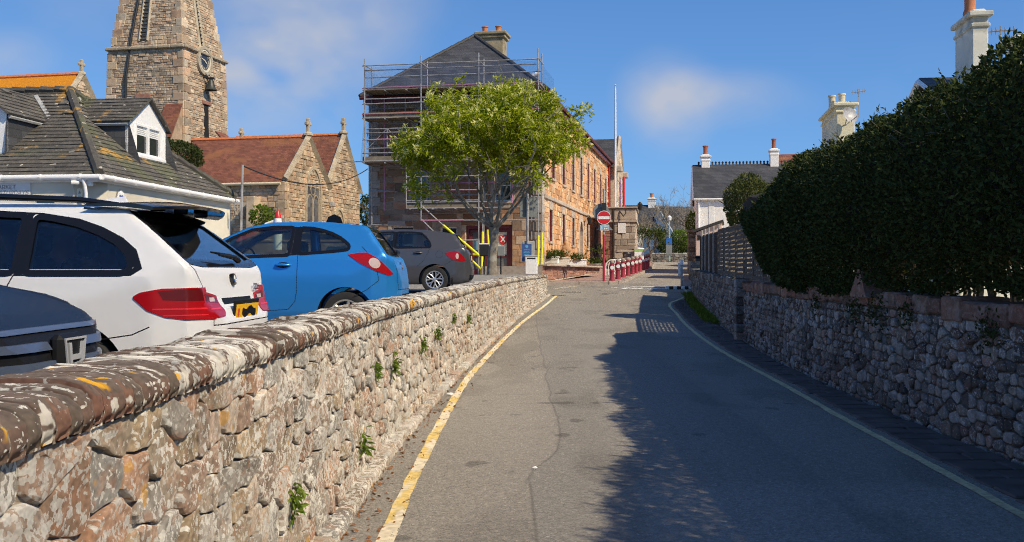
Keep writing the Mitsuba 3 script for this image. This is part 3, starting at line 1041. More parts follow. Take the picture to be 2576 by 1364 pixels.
m = MB(); TH.box(m, .0, .45, .46, LS, ZB, ZE - .02); TH.box(m, .45, WF - .45, LS - .5, LS, ZB, ZE - .02)
put('back_wall', m, 'mortar_pale', hall)
m = MB(); TH.box(m, .8, WF - .8, .9, LS - .8, ZB, ZE - .3)
put('inner_room', m, 'dark_void', hall)
fst = clip_openings(coursed(WF - .9, ZE - ZB, .37, .78, seed=21), [(a - .45, b, c - .45, d) for a, b, c, d in fops])
fst = [affinity.translate(g, .45, 0) for g in fst]
sst = clip_openings(coursed(LS, ZE - ZB, .40, .62, seed=22), sops)
k0 = len(scene)
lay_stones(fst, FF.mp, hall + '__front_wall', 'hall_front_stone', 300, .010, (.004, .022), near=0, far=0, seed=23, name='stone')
lay_stones(sst, SF.mp, hall + '__side_wall', 'hall_stone', 300, .012, (.004, .024), near=0, far=0, seed=24, name='stone')
for v in np.arange(0, ZE - ZB - .3, .42):   # quoins
    k = int(v / .42) % 2
    put('quoin', MB().cbox(TH.P(.22 + .06 * k, .12, ZB + v + .21), [.46 + .12 * k, .34, .405], TH.R, .012, (rng.random(), rng.random())), 'granite', hall, uv=True)
    put('quoin', MB().cbox(TH.P(WF - .20 - .05 * k, .22 - .06 * k, ZB + v + .21), [.47 + .1 * k, .55 + .2 * (1 - k), .405], TH.R, .012, (rng.random(), rng.random())), 'granite', hall, uv=True)
for (a, b, c, d) in fops[:-1]:
    window(FF, a, b, c - a, d - b, hall, bars=(1, 2), sill='granite')
for (a, b, c, d) in fops[:-1]:
    for q in (F_box(FF, a - .2, c + .2, d + .003, d + .27, -.2, .03, (.5, .5), .012), F_box(FF, a - .19, a - .004, b, d, -.2, .028, (.3, .6), .012), F_box(FF, c + .004, c + .19, b, d, -.2, .028, (.8, .6), .012)):
        put('surround', q, 'granite', hall, uv=True)
for (a, b, c, d) in sops[:len(wv_up) + len(wv_lo)]:
    window(SF, a, b, c - a, d - b, hall, rec=.2, bars=(1, 2), fw=.09, edge='maroon_paint')
    put('lintel', F_box(SF, a - .22, c + .22, d + .003, d + .42, -.2, .034, (rng.random(), .6), .015), 'granite', hall, uv=True)
    n = int((d - b) / .38)
    for i in range(n):
        w = .22 if i % 2 else .34
        z0, z1 = b + (d - b) * i / n + .006, b + (d - b) * (i + 1) / n - .006
        for q in (F_box(SF, a - w, a - .003, z0, z1, -.2, .032, (rng.random(), rng.random()), .012), F_box(SF, c + .003, c + w, z0, z1, -.2, .032, (rng.random(), rng.random()), .012)):
            put('surround', q, 'granite', hall, uv=True)
for v in arches:
    t = np.linspace(0, math.pi, 11)
    hole = [(v - .75, 1.7 - ZB)] + [(v - .75 * math.cos(q), 3.7 - ZB + .85 * math.sin(q)) for q in t] + [(v + .75, 1.7 - ZB)]
    ring = Polygon([(v - 1.15, 1.5 - ZB)] + [(v - 1.15 * math.cos(q), 3.7 - ZB + 1.25 * math.sin(q)) for q in t] + [(v + 1.15, 1.5 - ZB)]).difference(Polygon(hole).buffer(.001))
    m = MB(); SF.prism(m, ring, -.3, .05, (.4, .7)); put('arch', m, 'granite', hall, uv=True)
    m = MB(); SF.prism(m, hole, -.45, -.38); put('arch_door', m, 'maroon_paint', hall)
for i in range(24):
    v = .3 + 1.43 * i
    put('string_course', F_box(SF, v, v + 1.42, 5.0 - ZB, 5.2 - ZB, -.05, .10 + .003 * (i % 2), (rng.random(), .6), .02), 'granite', hall, uv=True)
# roof, eaves, chimney
apex, ridge_end, oh = TH.P(4.25, 4.3, 13.65), TH.P(4.25, 31.5, 13.65), .35
ev = [TH.P(-oh, -oh, ZE), TH.P(WF + oh, -oh, ZE), TH.P(WF + oh, LS, ZE), TH.P(-oh, LS, ZE)]
rf_ = MB()
roof_plane(rf_, [ev[0], ev[1], apex]); roof_plane(rf_, [ev[1], ev[2], ridge_end, apex]); roof_plane(rf_, [ev[2], ev[3], ridge_end]); roof_plane(rf_, [ev[3], ev[0], apex, ridge_end])
put('roof', rf_, 'slate', hall)
for a, b in ((ev[0], apex), (ev[1], apex), (apex, ridge_end)):
    L = np.linalg.norm(b - a); n = int(L / .5)
    for i in range(n):
        p, q = a + (b - a) * i / n, a + (b - a) * (i + 1) / n
        put('hip_tile', MB().tube([p + [0, 0, .05], q + [0, 0, .075]], .11, 7), 'hip_tile', hall + '__roof')
m = MB()
for p, q in ((ev[0], ev[1]), (ev[1], ev[2])):
    m.tube([p + [0, 0, -.04], q + [0, 0, -.04]], .08, 8)
put('gutter', m, 'maroon_paint', hall)
m = MB(); TH.box(m, -.2, WF + .2, -.25, -.02, ZE - .3, ZE - .02); TH.box(m, WF + .02, WF + .25, -.02, LS, ZE - .3, ZE - .02)
put('fascia', m, 'maroon_paint', hall)
cu, cv = 4.75, 6.4
ch = put('chimney', MB().cbox(TH.P(cu, cv, 13.0), [1.35, 1.0, 2.2], TH.R, .03), 'chimney_render', hall)
m = MB().cbox(TH.P(cu, cv, 14.02), [1.55, 1.2, .16], TH.R, .03).cbox(TH.P(cu, cv, 14.2), [1.72, 1.36, .18], TH.R, .04)
put('cap', m, 'chimney_render', ch)
for du in (-.42, .32):
    put('chimney_pot', pot(TH.P(cu + du, cv, 14.28), .16, .38), 'terracotta', ch)
# doorway
put('door_frame', F_box(FF, 4.82, 4.95, 1.30 - ZB, 3.7 - ZB, -.35, -.12), 'maroon_paint', hall)
put('door_frame', F_box(FF, 6.9, 7.03, 1.30 - ZB, 3.7 - ZB, -.35, -.12), 'maroon_paint', hall)
put('door_frame', F_box(FF, 4.95, 6.9, 3.55 - ZB, 3.7 - ZB, -.35, -.12), 'maroon_paint', hall)
for a, b in ((4.97, 5.62), (5.68, 6.88)):
    m = MB()
    FF.box(m, a, a + .12, 1.34 - ZB, 3.53 - ZB, -.32, -.2); FF.box(m, b - .12, b, 1.34 - ZB, 3.53 - ZB, -.32, -.2)
    FF.box(m, a + .12, b - .12, 1.34 - ZB, 1.65 - ZB, -.32, -.2); FF.box(m, a + .12, b - .12, 3.4 - ZB, 3.53 - ZB, -.32, -.2); FF.box(m, a + .12, b - .12, 2.2 - ZB, 2.32 - ZB, -.32, -.205)
    d = put('door', m, 'maroon_paint', hall)
    put('panel', F_box(FF, a + .12, b - .12, 2.32 - ZB, 3.4 - ZB, -.28, -.24), 'render_cream' if a > 5.6 else 'stained_glass', d)
    put('panel', F_box(FF, a + .12, b - .12, 1.65 - ZB, 2.2 - ZB, -.28, -.24), 'stained_glass', d)
mat('crest_red', (.55, .03, .03), .4); mat('paper_white', (.75, .75, .75), .7); mat('poster_blue', (.18, .38, .48), .7)
sh = Polygon([(-.2, .2), (.2, .2), (.2, -.05), (.14, -.19), (0, -.27), (-.14, -.19), (-.2, -.05)])
sx, sz_ = fu(1263), 3.05 - ZB
m = MB(); FF.prism(m, affinity.translate(sh, sx, sz_), -.24, -.215); cr = put('crest', m, 'crest_red', hall, label='red shield with two crossed white marks on the cream door panel')
m = MB()
for s_ in (-1, 1):
    FF.prism(m, affinity.translate(affinity.rotate(sbox(-.025, -.17, .025, .17), 38 * s_), sx, sz_ + .01), -.214, -.205 + .002 * s_)
put('crossed_mark', m, 'paper_white', cr)
put('poster', F_box(FF, 5.14, 5.46, 2.55 - ZB, 3.0 - ZB, -.24, -.23), 'poster_blue', hall)
# far cross gable with its kneelers and red downpipes
g0, g1 = 31.2, 36.4
GF = Face(TH.P(9.15, g0, ZB), TH.a, TH.b)
m = MB(); GF.prism(m, Polygon([(0, 0), (g1 - g0, 0), (g1 - g0, 8.6), ((g1 - g0) / 2, 11.1), (0, 8.6)]), -.6, 0)
put('gable_wall', m, 'mortar_pale', hall)
st2 = [g for g in coursed(g1 - g0, 10.6, .42, .6, seed=31) if Polygon([(0, 0), (g1 - g0, 0), (g1 - g0, 8.6), ((g1 - g0) / 2, 11.0), (0, 8.6)]).contains(g)]
rest = MB(); r5 = np.random.default_rng(6)
for g in st2:
    b = stone_block(g, .012, .02, GF.mp, 0, r5)
    if b: rest.raw(b[0], b[1], (r5.random(), r5.random()))
put('gable_stonework', rest, 'church_stone', hall, uv=True, kind='stuff')
m = MB(); mid = (g0 + g1) / 2
roof_plane(m, [TH.P(9.0, g0 - .1, 9.45), TH.P(9.0, mid, 11.95), TH.P(4.3, mid, 11.95), TH.P(4.3, g0 - .1, 9.45)]); roof_plane(m, [TH.P(9.0, g1 + .1, 9.45), TH.P(4.3, g1 + .1, 9.45), TH.P(4.3, mid, 11.95), TH.P(9.0, mid, 11.95)])
put('gable_roof', m, 'slate', hall)
for s_ in (g0 - .12, g1 + .12):
    m = MB(); a, b = TH.P(9.1, s_, 9.5), TH.P(9.1, mid, 12.15)
    m.tube([a, b], .17, 4); put('coping', m, 'granite', hall, uv=True)
    put('kneeler', MB().cbox(TH.P(9.25, s_, 9.35), [.7, .5, .5], TH.R, .08, (.4, .6)), 'granite', hall, uv=True)
put('downpipe', tube_run([TH.P(WF + .12, 30.9, 1.8), TH.P(WF + .12, 30.9, 9.7)], .09), 'crest_red', hall)
put('downpipe', tube_run([TH.P(9.3, 36.0, 1.8), TH.P(9.3, 36.0, 9.2)], .09), 'crest_red', hall)
m = MB(); SFa = GF; t = np.linspace(0, math.pi, 9)
GF.prism(m, Polygon([(1.9, 5.5)] + [(2.6 - .7 * math.cos(q), 7.2 + .9 * math.sin(q)) for q in t] + [(3.3, 5.5)]), .004, .05)
put('gable_window', m, 'window_glass', hall)
# wall lanterns
for v in (15.9, 23.4):
    m = MB().tube([TH.P(WF, v, 4.95), TH.P(WF + .35, v, 5.0)], .02, 6).lathe([(0, 0), (.09, .05), (.16, .4), (.17, .42), (.03, .56), (0, .58)], TH.P(WF + .35, v, 4.4), 8)
    put('wall_lantern', m, 'black_metal', hall)

# flagpole behind the hall roof
fp = W(1548, 420, 78)
k = thing('flagpole', 'tall thin white flagpole above the far end of the hall', 'flagpole')
put('pole', MB().tube([[fp[0], fp[1], 6.0], [fp[0], fp[1], 12], W(1548, 217, 78)], [.09, .085, .055], 8), 'white_paint', k, smooth=True)
put('finial', MB().lathe([(0, 0), (.09, .07), (0, .16)], W(1548, 217, 78), 8), 'gilt', k)

# ---------------------------------------------------------------- porch block beyond the hall
PB = Plan(tuple(W(1519, 600, 66)[:2]), math.radians(-8))
pz = lambda py: EYE - (py - CY) / F_ * 66
pw = PB.u_at(1598, 0)
porch = thing('stone_porch', 'low flat-topped grey ashlar porch projecting at the far end of the hall', 'porch')
qx = PB.u_at(1545, 0)
m = MB(); PB.box(m, .02, pw - .02, .04, 5.96, 1.5, pz(525) - .02); put('core', m, 'mortar_pale', porch)
PFf = Face(PB.P(0, 0, 1.5), PB.b, -PB.a)
PFs = Face(PB.P(pw, 0, 1.5), PB.a, PB.b)
hh = pz(560) - 1.5
lay_stones([g for g in coursed(qx - .02, hh, .26, .4, seed=41)], PFf.mp, porch, 'red_granite', 150, .01, (.0, .03), near=0, seed=42, name='rubble_stone', tone=lambda x, y, r: (r.random(), r.random()))
polys = [affinity.translate(g, qx, 0) for g in coursed(pw - qx, hh, .42, .75, seed=43, vary=.05)]
lay_stones(polys, PFf.mp, porch, 'granite', 300, .008, (.03, .036), near=0, seed=44, name='ashlar')
lay_stones(clip_openings(coursed(6, hh, .42, .8, seed=45, vary=.05), [(2.2, 0, 3.6, 2.6)]), PFs.mp, porch, 'granite', 300, .008, (.01, .016), near=0, seed=46, name='ashlar')
m = MB(); PFs.box(m, 2.25, 3.55, .2, 2.55, -.3, .008); put('door', m, 'maroon_paint', porch)
for i, (a, b, e) in enumerate(((pz(560), pz(553), .12), (pz(552), pz(526), .04), (pz(525), pz(521), .14))):
    m = MB(); PB.box(m, -.1 - e, pw + e, -e, 6 + e, a, b - .004, (.5, .5), .02); put('parapet', m, 'granite', porch, uv=True)
put('downpipe', tube_run([PB.P(qx - .05, -.08, 1.9), PB.P(qx - .05, -.08, pz(525))], .07), 'black_metal', porch)
put('wall_lamp', MB().tube([PB.P(qx + .35, -.05, pz(532)), PB.P(qx + .6, -.3, pz(545)), PB.P(qx + .75, -.3, pz(538)), PB.P(qx + .75, -.3, pz(528))], .04, 6), 'black_metal', porch)
put('notice', MB().box(PB.P(qx + .5, -.06, pz(574)), [.5, .03, .65], PB.R), 'paper_white', porch)
put('wall_lantern', MB().lathe([(0, 0), (.1, .05), (.17, .42), (.04, .58)], PB.P(pw + .3, .5, pz(530)), 8).tube([PB.P(pw, .5, pz(526)), PB.P(pw + .3, .5, pz(522))], .03), 'black_metal', porch)
# ---------------------------------------------------------------- scaffolding on the hall's near end
sc = thing('scaffolding', 'steel tube scaffolding with boards, blue netting and yellow leg sleeves on the hall', 'scaffolding')
VO, VI = -1.55, -.35
def stub(a, b, r=.029, m='steel_tube', name='tube', n=7):
    put(name, MB().tube([a, b], r, n), m, sc)
def at_o(px, py, v=VO):
    u = TH.u_at(px, v)
    return u, TH.z_at(py, u, v)
std = [(917, 148, 935, 168), (1059, 140, 1075, 155), (1204, 133, 1217, 148), (1354, 122, 1363, 135)]
gz = 1.32
uo, ui = [], []
for k, (xo, yo, xi, yi) in enumerate(std):
    u, z = at_o(xo, yo); uo.append(u)
    bot = gz if k in (1, 2, 3) else 6.6
    if k == 0: stub(TH.P(u, VO, bot), TH.P(u, VO, z), name='standard')
    elif k == 1: stub(TH.P(u, VO, TH.z_at(555, u, VO)), TH.P(u, VO, z), name='standard')
    else: stub(TH.P(u, VO, bot), TH.P(u, VO, z), name='standard')
    u2, z2 = at_o(xi, yi, VI); ui.append(u2)
    stub(TH.P(u2, VI, gz), TH.P(u2, VI, z2), name='standard', m='pink_tube' if k == 1 else 'steel_tube')
U0, U1 = uo[0] - .12, uo[-1] + .12
def ledger(py, v, u0, u1, m='steel_tube', py1=None):
    """A level tube at the height where it shows in the photograph's left part."""
    z = TH.z_at(py, u0, v)
    stub(TH.P(u0, v, z), TH.P(u1, v, z), m=m, name='ledger')
    return z
zl = {}
for py, v, m in ((166, VO, 'steel_tube'), (222, VO, 'pink_tube'), (238, VI, 'steel_tube'), (262, VO, 'steel_tube'), (298, VO, 'steel_tube'), (408, VO, 'steel_tube'), (352, VO, 'pink_tube'), (386, VO, 'steel_tube')):
    zl[py] = ledger(py, v, U0, U1, m)
ue = TH.u_at(1000, VO)
um = TH.u_at(1022, VO)
ledger(525, VO, um, uo[3], 'steel_tube'); ledger(480, VO, TH.u_at(1020, VO), uo[2], 'pink_tube'); ledger(506, VO, um, uo[2])
stub(TH.P(um, VO, TH.z_at(525, um, VO)), TH.P(um, VO, TH.z_at(330, um, VO)), name='standard')
stub(TH.P(TH.u_at(858, VO), VO - .1, zl[408] + .02), TH.P(TH.u_at(1080, VO), VO - .1, zl[408] + .02), name='ledger')
ladz = (TH.z_at(325, U0, VO), TH.z_at(374, U0, VO))
for z in ladz:
    stub(TH.P(U0 + .2, VO + .06, z), TH.P(uo[2], VO + .06, z), name='beam_chord')
ub = np.arange(U0 + .25, uo[2], .95)
for i, u in enumerate(ub):
    stub(TH.P(u, VO + .06, ladz[0]), TH.P(u, VO + .06, ladz[1]), .02, name='beam_strut')
    if i + 1 < len(ub):
        a, b = (ladz[0], ladz[1]) if i % 2 else (ladz[1], ladz[0])
        stub(TH.P(u, VO + .06, a), TH.P(ub[i + 1], VO + .06, b), .018, name='beam_brace')
# cross tubes under the boards and board decks
for zk in (298, 408, 238):
    z = zl[zk]
    for u in np.linspace(U0 + .1, U1 - .1, 9):
        stub(TH.P(u, VO - .12, z - .06), TH.P(u, -.1, z - .06), name='transom')
    for i, v in enumerate(np.arange(VO + .12, VI - .05, .235)):
        for j in range(3):
            a = U0 + (U1 - U0) * j / 3
            put('board', MB().box(TH.P(a + (U1 - U0) / 6, v, z + .005 + .004 * ((i + j) % 2)), [(U1 - U0) / 3 - .02, .225, .038], TH.R), 'scaffold_board', sc)
    if zk != 238:
        for j in range(3):
            a = U0 + (U1 - U0) * j / 3
            put('toe_board', MB().box(TH.P(a + (U1 - U0) / 6, VO + .05, z + .15), [(U1 - U0) / 3 - .02, .035, .22], TH.R), 'scaffold_board', sc)
z5 = TH.z_at(525, um, VO)
for i, v in enumerate(np.arange(VO + .12, VI - .05, .235)):
    put('board', MB().box(TH.P((um + uo[2]) / 2, v, z5 + .04), [uo[2] - um, .225, .038], TH.R), 'scaffold_board', sc)
put('toe_board', MB().box(TH.P((um + uo[2]) / 2, VO + .05, z5 + .17), [uo[2] - um, .035, .22], TH.R), 'scaffold_board', sc)
# lower walkway rails and the padded legs
zr, zr2 = TH.z_at(555, uo[1], VO), TH.z_at(605, uo[1], VO)
stub(TH.P(uo[1], VO, zr), TH.P(uo[2] - .7, VO, zr), .035, 'pink_tube', 'ledger')
stub(TH.P(uo[2] - .7, VO, zr - .01), TH.P(uo[3], VO, zr - .01), .03, 'steel_tube', 'ledger')
stub(TH.P(uo[1] + 1.0, VO, zr2), TH.P(uo[2], VO, zr2), name='ledger')
def wp(px, py, v):
    u = TH.u_at(px, v); return TH.P(u, v, TH.z_at(py, u, v))
stub(wp(1063, 520, VO), wp(1115, 567, VO), name='brace'); stub(wp(1060, 552, VO), wp(1100, 592, VO), name='brace')
def sleeve(a, b, r=.058):
    put('yellow_sleeve', MB().tube([a, a * .7 + b * .3, a * .4 + b * .6 + [.012, 0, 0], b], [r, r * .93, r * 1.03, r], 9), 'yellow_sleeve', sc, smooth=40)
sleeve(wp(1115, 567, VO), wp(1208, 645, VO)); sleeve(wp(1189, 657, VO), wp(1212, 680, VO), .05)
sleeve(wp(1211, 698, VO), wp(1214, 583, VO), .06); sleeve(wp(1232, 692, VI), wp(1226, 578, VI), .05)
sleeve(wp(1353, 690, VO), wp(1354, 592, VO), .06); sleeve(wp(1362, 688, VI - .5), wp(1363, 585, VI - .5), .05)
sleeve(wp(1190, 640, VO), wp(1205, 641, VO), .05)
put('standard', MB().tube([wp(1214, 583, VO), wp(1214, 555, VO)], .024, 7), 'steel_tube', sc)
# second row of guard rails, inner ledgers, putlogs and raking braces
for py, v, m in ((178, VO, 'steel_tube'), (196, VO, 'steel_tube'), (250, VO, 'steel_tube'), (274, VI, 'steel_tube'), (288, VO, 'red_tube'), (312, VI, 'steel_tube'), (335, VO, 'steel_tube'), (396, VI, 'steel_tube'), (420, VI, 'steel_tube')):
    ledger(py, v, U0 + .1 * (py % 3), U1 - .1 * (py % 4), m)
for py, v, m in ((445, VO, 'steel_tube'), (462, VI, 'pink_tube'), (492, VI, 'steel_tube'), (510, VO, 'steel_tube'), (537, VI, 'steel_tube')):
    ledger(py, v, um, uo[2] + .8, m)
for i, u in enumerate(np.linspace(U0 + .7, U1 - .5, 8)):
    z0_ = zl[408] if i % 2 else TH.z_at(525, um, VO)
    stub(TH.P(u, VI, z0_), TH.P(u, VI, zl[222]), m='steel_tube' if i % 3 else 'pink_tube', name='standard')
for a_, b_ in (((uo[0], zl[408]), (uo[1], zl[298])), ((uo[1], zl[298]), (uo[2], zl[238])), ((uo[2], zl[408]), (uo[3], zl[298])), ((um, TH.z_at(525, um, VO)), (uo[2], zl[408]))):
    stub(TH.P(a_[0], VI + .06, a_[1]), TH.P(b_[0], VI + .06, b_[1]), name='brace')
for u in np.linspace(um + .2, uo[2], 7):
    stub(TH.P(u, VO - .12, TH.z_at(525, um, VO) - .03), TH.P(u, -.1, TH.z_at(525, um, VO) - .03), name='transom')
# inner braces and short lower tubes at the left
for a, b in (((933, 480), (1000, 482)), ((933, 566), (975, 567)), ((1020, 480), (1045, 480))):
    stub(wp(*a, VI), wp(*b, VI), name='tie')
for i in range(4):
    a = uo[i]; b = ui[i]
    for py in (166, 222, 262, 352, 386):
        stub(TH.P(a, VO - .1, TH.z_at(py, U0, VO) + .03), TH.P(a, -.15, TH.z_at(py, U0, VO) + .03), name='transom')
stub(TH.P(uo[1], VI, zl[408]), TH.P(uo[2], VI, zl[298]), name='brace')
for s0 in (1110, 1138):      # two ladders of steel lattice
    for d in (0, 12):
        stub(wp(s0 + d, 478, VI - .2), wp(s0 - 22 + d, 402, VI - .2), .018, name='beam_chord')
# netting: thin blue mesh round the top lift and down the left end
def net(name, pts, n=14):
    """A slack sheet between four corners (two along the top, two along the bottom)."""
    a, b, c, d = [np.asarray(p, float) for p in pts]
    V, F2 = [], []
    for j in range(9):
        for i in range(n + 1):
            s_, t = i / n, j / 8
            p = (a * (1 - s_) + b * s_) * (1 - t) + (d * (1 - s_) + c * s_) * t
            nr = unit(np.cross(b - a, d - a))
            p = p + nr * .06 * math.sin(s_ * math.pi * 3) * math.sin(t * math.pi) + np.array([0, 0, -.05 * abs(math.sin(s_ * math.pi * 3)) * (1 - t)])
            V.append(p)
    for j in range(8):
        for i in range(n):
            q = j * (n + 1) + i
            F2.append([q, q + 1, q + n + 2, q + n + 1])
    put(name, MB().raw(V, F2), 'debris_net', sc, smooth=True)
zt, zn = zl[166] - .05, zl[222]
net('net', [TH.P(uo[0], VO - .04, zt), TH.P(uo[1], VO - .04, zt), TH.P(uo[1], VO - .04, zn), TH.P(uo[0], VO - .04, zn)])
net('net', [TH.P(uo[1], VO - .04, zt), TH.P(uo[2], VO - .04, zt), TH.P(uo[2], VO - .04, zn), TH.P(uo[1], VO - .04, zn)])
net('net', [TH.P(uo[2], VO - .04, zt), TH.P(uo[3], VO - .04, zt), TH.P(uo[3], VO - .04, zn), TH.P(uo[2], VO - .04, zn)])
net('net', [TH.P(uo[0] - .03, VO, zt), TH.P(uo[0] - .03, 1.0, zt), TH.P(uo[0] - .03, 1.0, zl[298]), TH.P(uo[0] - .03, VO, zl[298])])
net('net', [TH.P(uo[3] + .03, VO, zt), TH.P(uo[3] + .03, 3.0, zt), TH.P(uo[3] + .03, 3.0, zn), TH.P(uo[3] + .03, VO, zn)])
net('net', [TH.P(uo[0] - .03, VO, zl[298]), TH.P(uo[0] - .2, .2, zl[298]), TH.P(uo[0] - .2, .2, zl[408]), TH.P(uo[0] - .22, VO, zl[408])])
for px in (1204, 1354):
    pass
k = thing('extractor_cowl', 'small white cowl beside the roof edge at the scaffold\'s right end', 'cowl')
c = wp(1340, 196, .8)
put('duct', MB().tube([c + [-.15, 0, -.6], c + [-.12, 0, 0], c + [.1, 0, .18]], [.1, .1, .13], 10), 'white_plastic', k, smooth=40)
put('mouth', MB().cyl(c + [.1, 0, .18], c + [.3, 0, .16], .14, .16, 10), 'white_plastic', k)

# ---------------------------------------------------------------- church tower
C0, S = np.array([-21.8, 68.0, 0]), 5.62
d1, d2 = np.array([-.976, .218, 0]), np.array([.218, .976, 0])
tower = thing('church_tower', 'square rubble church tower with a clock and bell on its sunlit face', 'church tower')
ZS, ZTT = 16.5, 24.0
def inset(z):
    z = np.asarray(z, float)
    return np.where(z > ZS, (z - ZS) * .155 + .08, (z - ZS) * .022)
def tface(side):
    """mp over (u along the face in metres from the shared corner, height above z=2, proud)."""
    def mp(u, v, d):
        z = v + 2.0
        i = inset(z)[:, None]
        t = (u / S)[:, None]
        ctr = (d1 + d2)
        base = C0 + ctr * i
        e = d1 if side == 0 else d2
        n = -d2 if side == 0 else -d1
        return base + e * (t * (S - 2 * i)) + n * d[:, None] + np.column_stack([np.zeros((len(z), 2)), z])
    return mp
tm0, tm1 = tface(0), tface(1)
core = MB()
for z0, z1 in ((1.5, ZS), (ZS, ZTT)):
    i0, i1 = float(inset(z0 if z0 < ZS else ZS + 1e-6)), float(inset(z1))
    q = []
    for z, i in ((z0, i0 + .02), (z1, i1 + .02)):
        for a, b in ((0, 0), (1, 0), (1, 1), (0, 1)):
            q.append(C0 + (d1 + d2) * i + d1 * a * (S - 2 * i) + d2 * b * (S - 2 * i) + [0, 0, z])
    core.raw(q, [[0, 1, 5, 4], [1, 2, 6, 5], [2, 3, 7, 6], [3, 0, 4, 7], [4, 5, 6, 7]])
put('core', core, 'mortar_pale', tower)
slot0 = [(2.85, 15.0, 3.3, 22.0), (2.6, 9.95, 3.25, 11.1)]
slot1 = [(2.35, 14.7, 2.7, 22.0), (2.5, 8.5, 3.1, 11.0)]
for side, mp_, slots, sd in ((0, tm0, slot0, 51), (1, tm1, slot1, 52)):
    polys = clip_openings(coursed(S, 20.6, .20, .33, seed=sd, vary=.5), [(a, b - 0, c, d) for a, b, c, d in slots])
    clock_hole = []
    nm = put('left_face' if side == 0 else 'right_face', MB().box(C0 + (d1 + d2) * 2 + [0, 0, 3], [.5, .5, .5]), 'mortar_pale', tower)
    lay_stones(polys, mp_, nm, 'church_stone', 300, .02, (.01, .05), near=0, seed=sd + 5)
for side, slots, mp_ in ((0, slot0, tm0), (1, slot1, tm1)):
    for j, (a, b, c, d) in enumerate(slots):
        e, n = (d1, -d2) if side == 0 else (d2, -d1)
        if j == 0:
            for z in np.arange(b + .15, min(d, 20.5), .26):
                p = mp_(np.array([(a + c) / 2]), np.array([z]), np.array([.02]))[0]
                R = np.stack([e, n, [0, 0, 1.0]], 1) @ np.array([[1, 0, 0], [0, math.cos(.7), math.sin(.7)], [0, -math.sin(.7), math.cos(.7)]])
                put('louvre', MB().box(p, [c - a, .24, .05], R), 'slate', tower)
            v0 = np.array([b, min(d, 20.6)])
            for uu in (a - .09, c + .09):
                q = mp_(np.full(2, uu), v0, np.full(2, .03))
                put('jamb', MB().tube(q, .12, 4, uv=(.5, .5)), 'church_ashlar', tower, uv=True)
        else:
            p = [mp_(np.array([x]), np.array([y]), np.array([.004]))[0] for x, y in ((a, b), (c, b), (c, d), (a, d))]
            put('niche', MB().raw(p, [[0, 1, 2, 3], [3, 2, 1, 0]]), 'dark_void', tower)
            q = mp_(np.array([(a + c) / 2]), np.array([d + .14]), np.array([.02]))[0]
            put('lintel', MB().cbox(q, [c - a + .5, .2, .26], np.stack([e, n, [0, 0, 1.0]], 1), .02, (.5, .7)), 'red_granite', tower, uv=True)
for side, e, n, mp_ in ((0, d1, -d2, tm0), (1, d2, -d1, tm1)):
    for i in range(6):
        u0 = -.12 + i * (S + .24) / 6
        w = (S + .24) / 6
        q = mp_(np.array([u0 + w / 2]), np.array([ZS - 2 - .02]), np.array([.06]))[0]
        put('string_course', MB().cbox(q, [w - .01, .34, .22], np.stack([e, n, [0, 0, 1.0]], 1), .05, (rng.random(), .4)), 'church_ashlar', tower, uv=True)
    for i in range(36):     # corner stones
        z = .5 + i * .56
        w = .75 if (i + side) % 2 else .42
        q = mp_(np.array([w / 2]), np.array([z]), np.array([-.06]))[0]
        if abs(z - ZS + 2) > .3:
            put('quoin', MB().cbox(q, [w, .26, .52], np.stack([e, n, [0, 0, 1.0]], 1), .02, (rng.random(), rng.random())), 'church_stone', tower, uv=True)
        q = mp_(np.array([S - w / 2 + .02]), np.array([z]), np.array([-.06]))[0]
        if abs(z - ZS + 2) > .3:
            put('quoin', MB().cbox(q, [w, .26, .52], np.stack([e, n, [0, 0, 1.0]], 1), .02, (rng.random(), rng.random())), 'church_stone', tower, uv=True)
# clock
cz = 1.55 + (682 - 152) / 2579 * 70.3
cp = tm1(np.array([2.52]), np.array([cz - 2]), np.array([.05]))[0]
R1 = np.stack([d2, np.array([0, 0, 1.0]), -d1], 1)
ck = thing('tower_clock', 'round dark clock with pale stone surround on the tower\'s right face', 'clock')
def disc(c, r0, r1, d0, d1_, n=40):
    m = MB(); prof = [(r0, d0), (r1, d0), (r1, d1_), (r0, d1_)] if r0 else [(0, d1_), (r1, d1_), (r1, d0)][::-1]
    mm = MB().lathe(prof if r0 == 0 else prof + [prof[0]], [0, 0, 0], n)
    return m.raw(mm.V[0] @ R1.T + c, mm.F[0])
put('surround', disc(cp, .78, 1.0, -.1, .16), 'church_ashlar', ck, uv=True, smooth=False)
put('inner_ring', disc(cp, .66, .80, -.1, .11), 'gilt', ck)
put('dial', disc(cp, 0, .67, -.05, .06), 'clock_blue', ck)
NUM = ['XII', 'I', 'II', 'III', 'IIII', 'V', 'VI', 'VII', 'VIII', 'IX', 'X', 'XI']
for i, t in enumerate(NUM):
    a = -i * math.pi / 6
    tm_ = meshkit.text_mesh(t, .13, .01)
    v = tm_.vertices - [tm_.bounds[:, 0].mean(), -.46, 0]
    c, s_ = math.cos(a), math.sin(a)
    v = np.column_stack([v[:, 0] * c - v[:, 1] * s_, v[:, 0] * s_ + v[:, 1] * c, v[:, 2] + .062])
    put('numeral', MB().raw(v @ R1.T + cp, tm_.faces), 'gilt', ck)
for a, L, w, z in ((math.radians(75), .52, .05, .075), (math.radians(-120), .36, .07, .09)):
    q = affinity.rotate(Polygon([(-w / 2, -.1), (w / 2, -.1), (w * .7, L * .7), (0, L), (-w * .7, L * .7)]), math.degrees(a), origin=(0, 0))
    put('hand', MB().prism(q, cp, d2, [0, 0, 1], z, z + .012), 'gilt', ck)
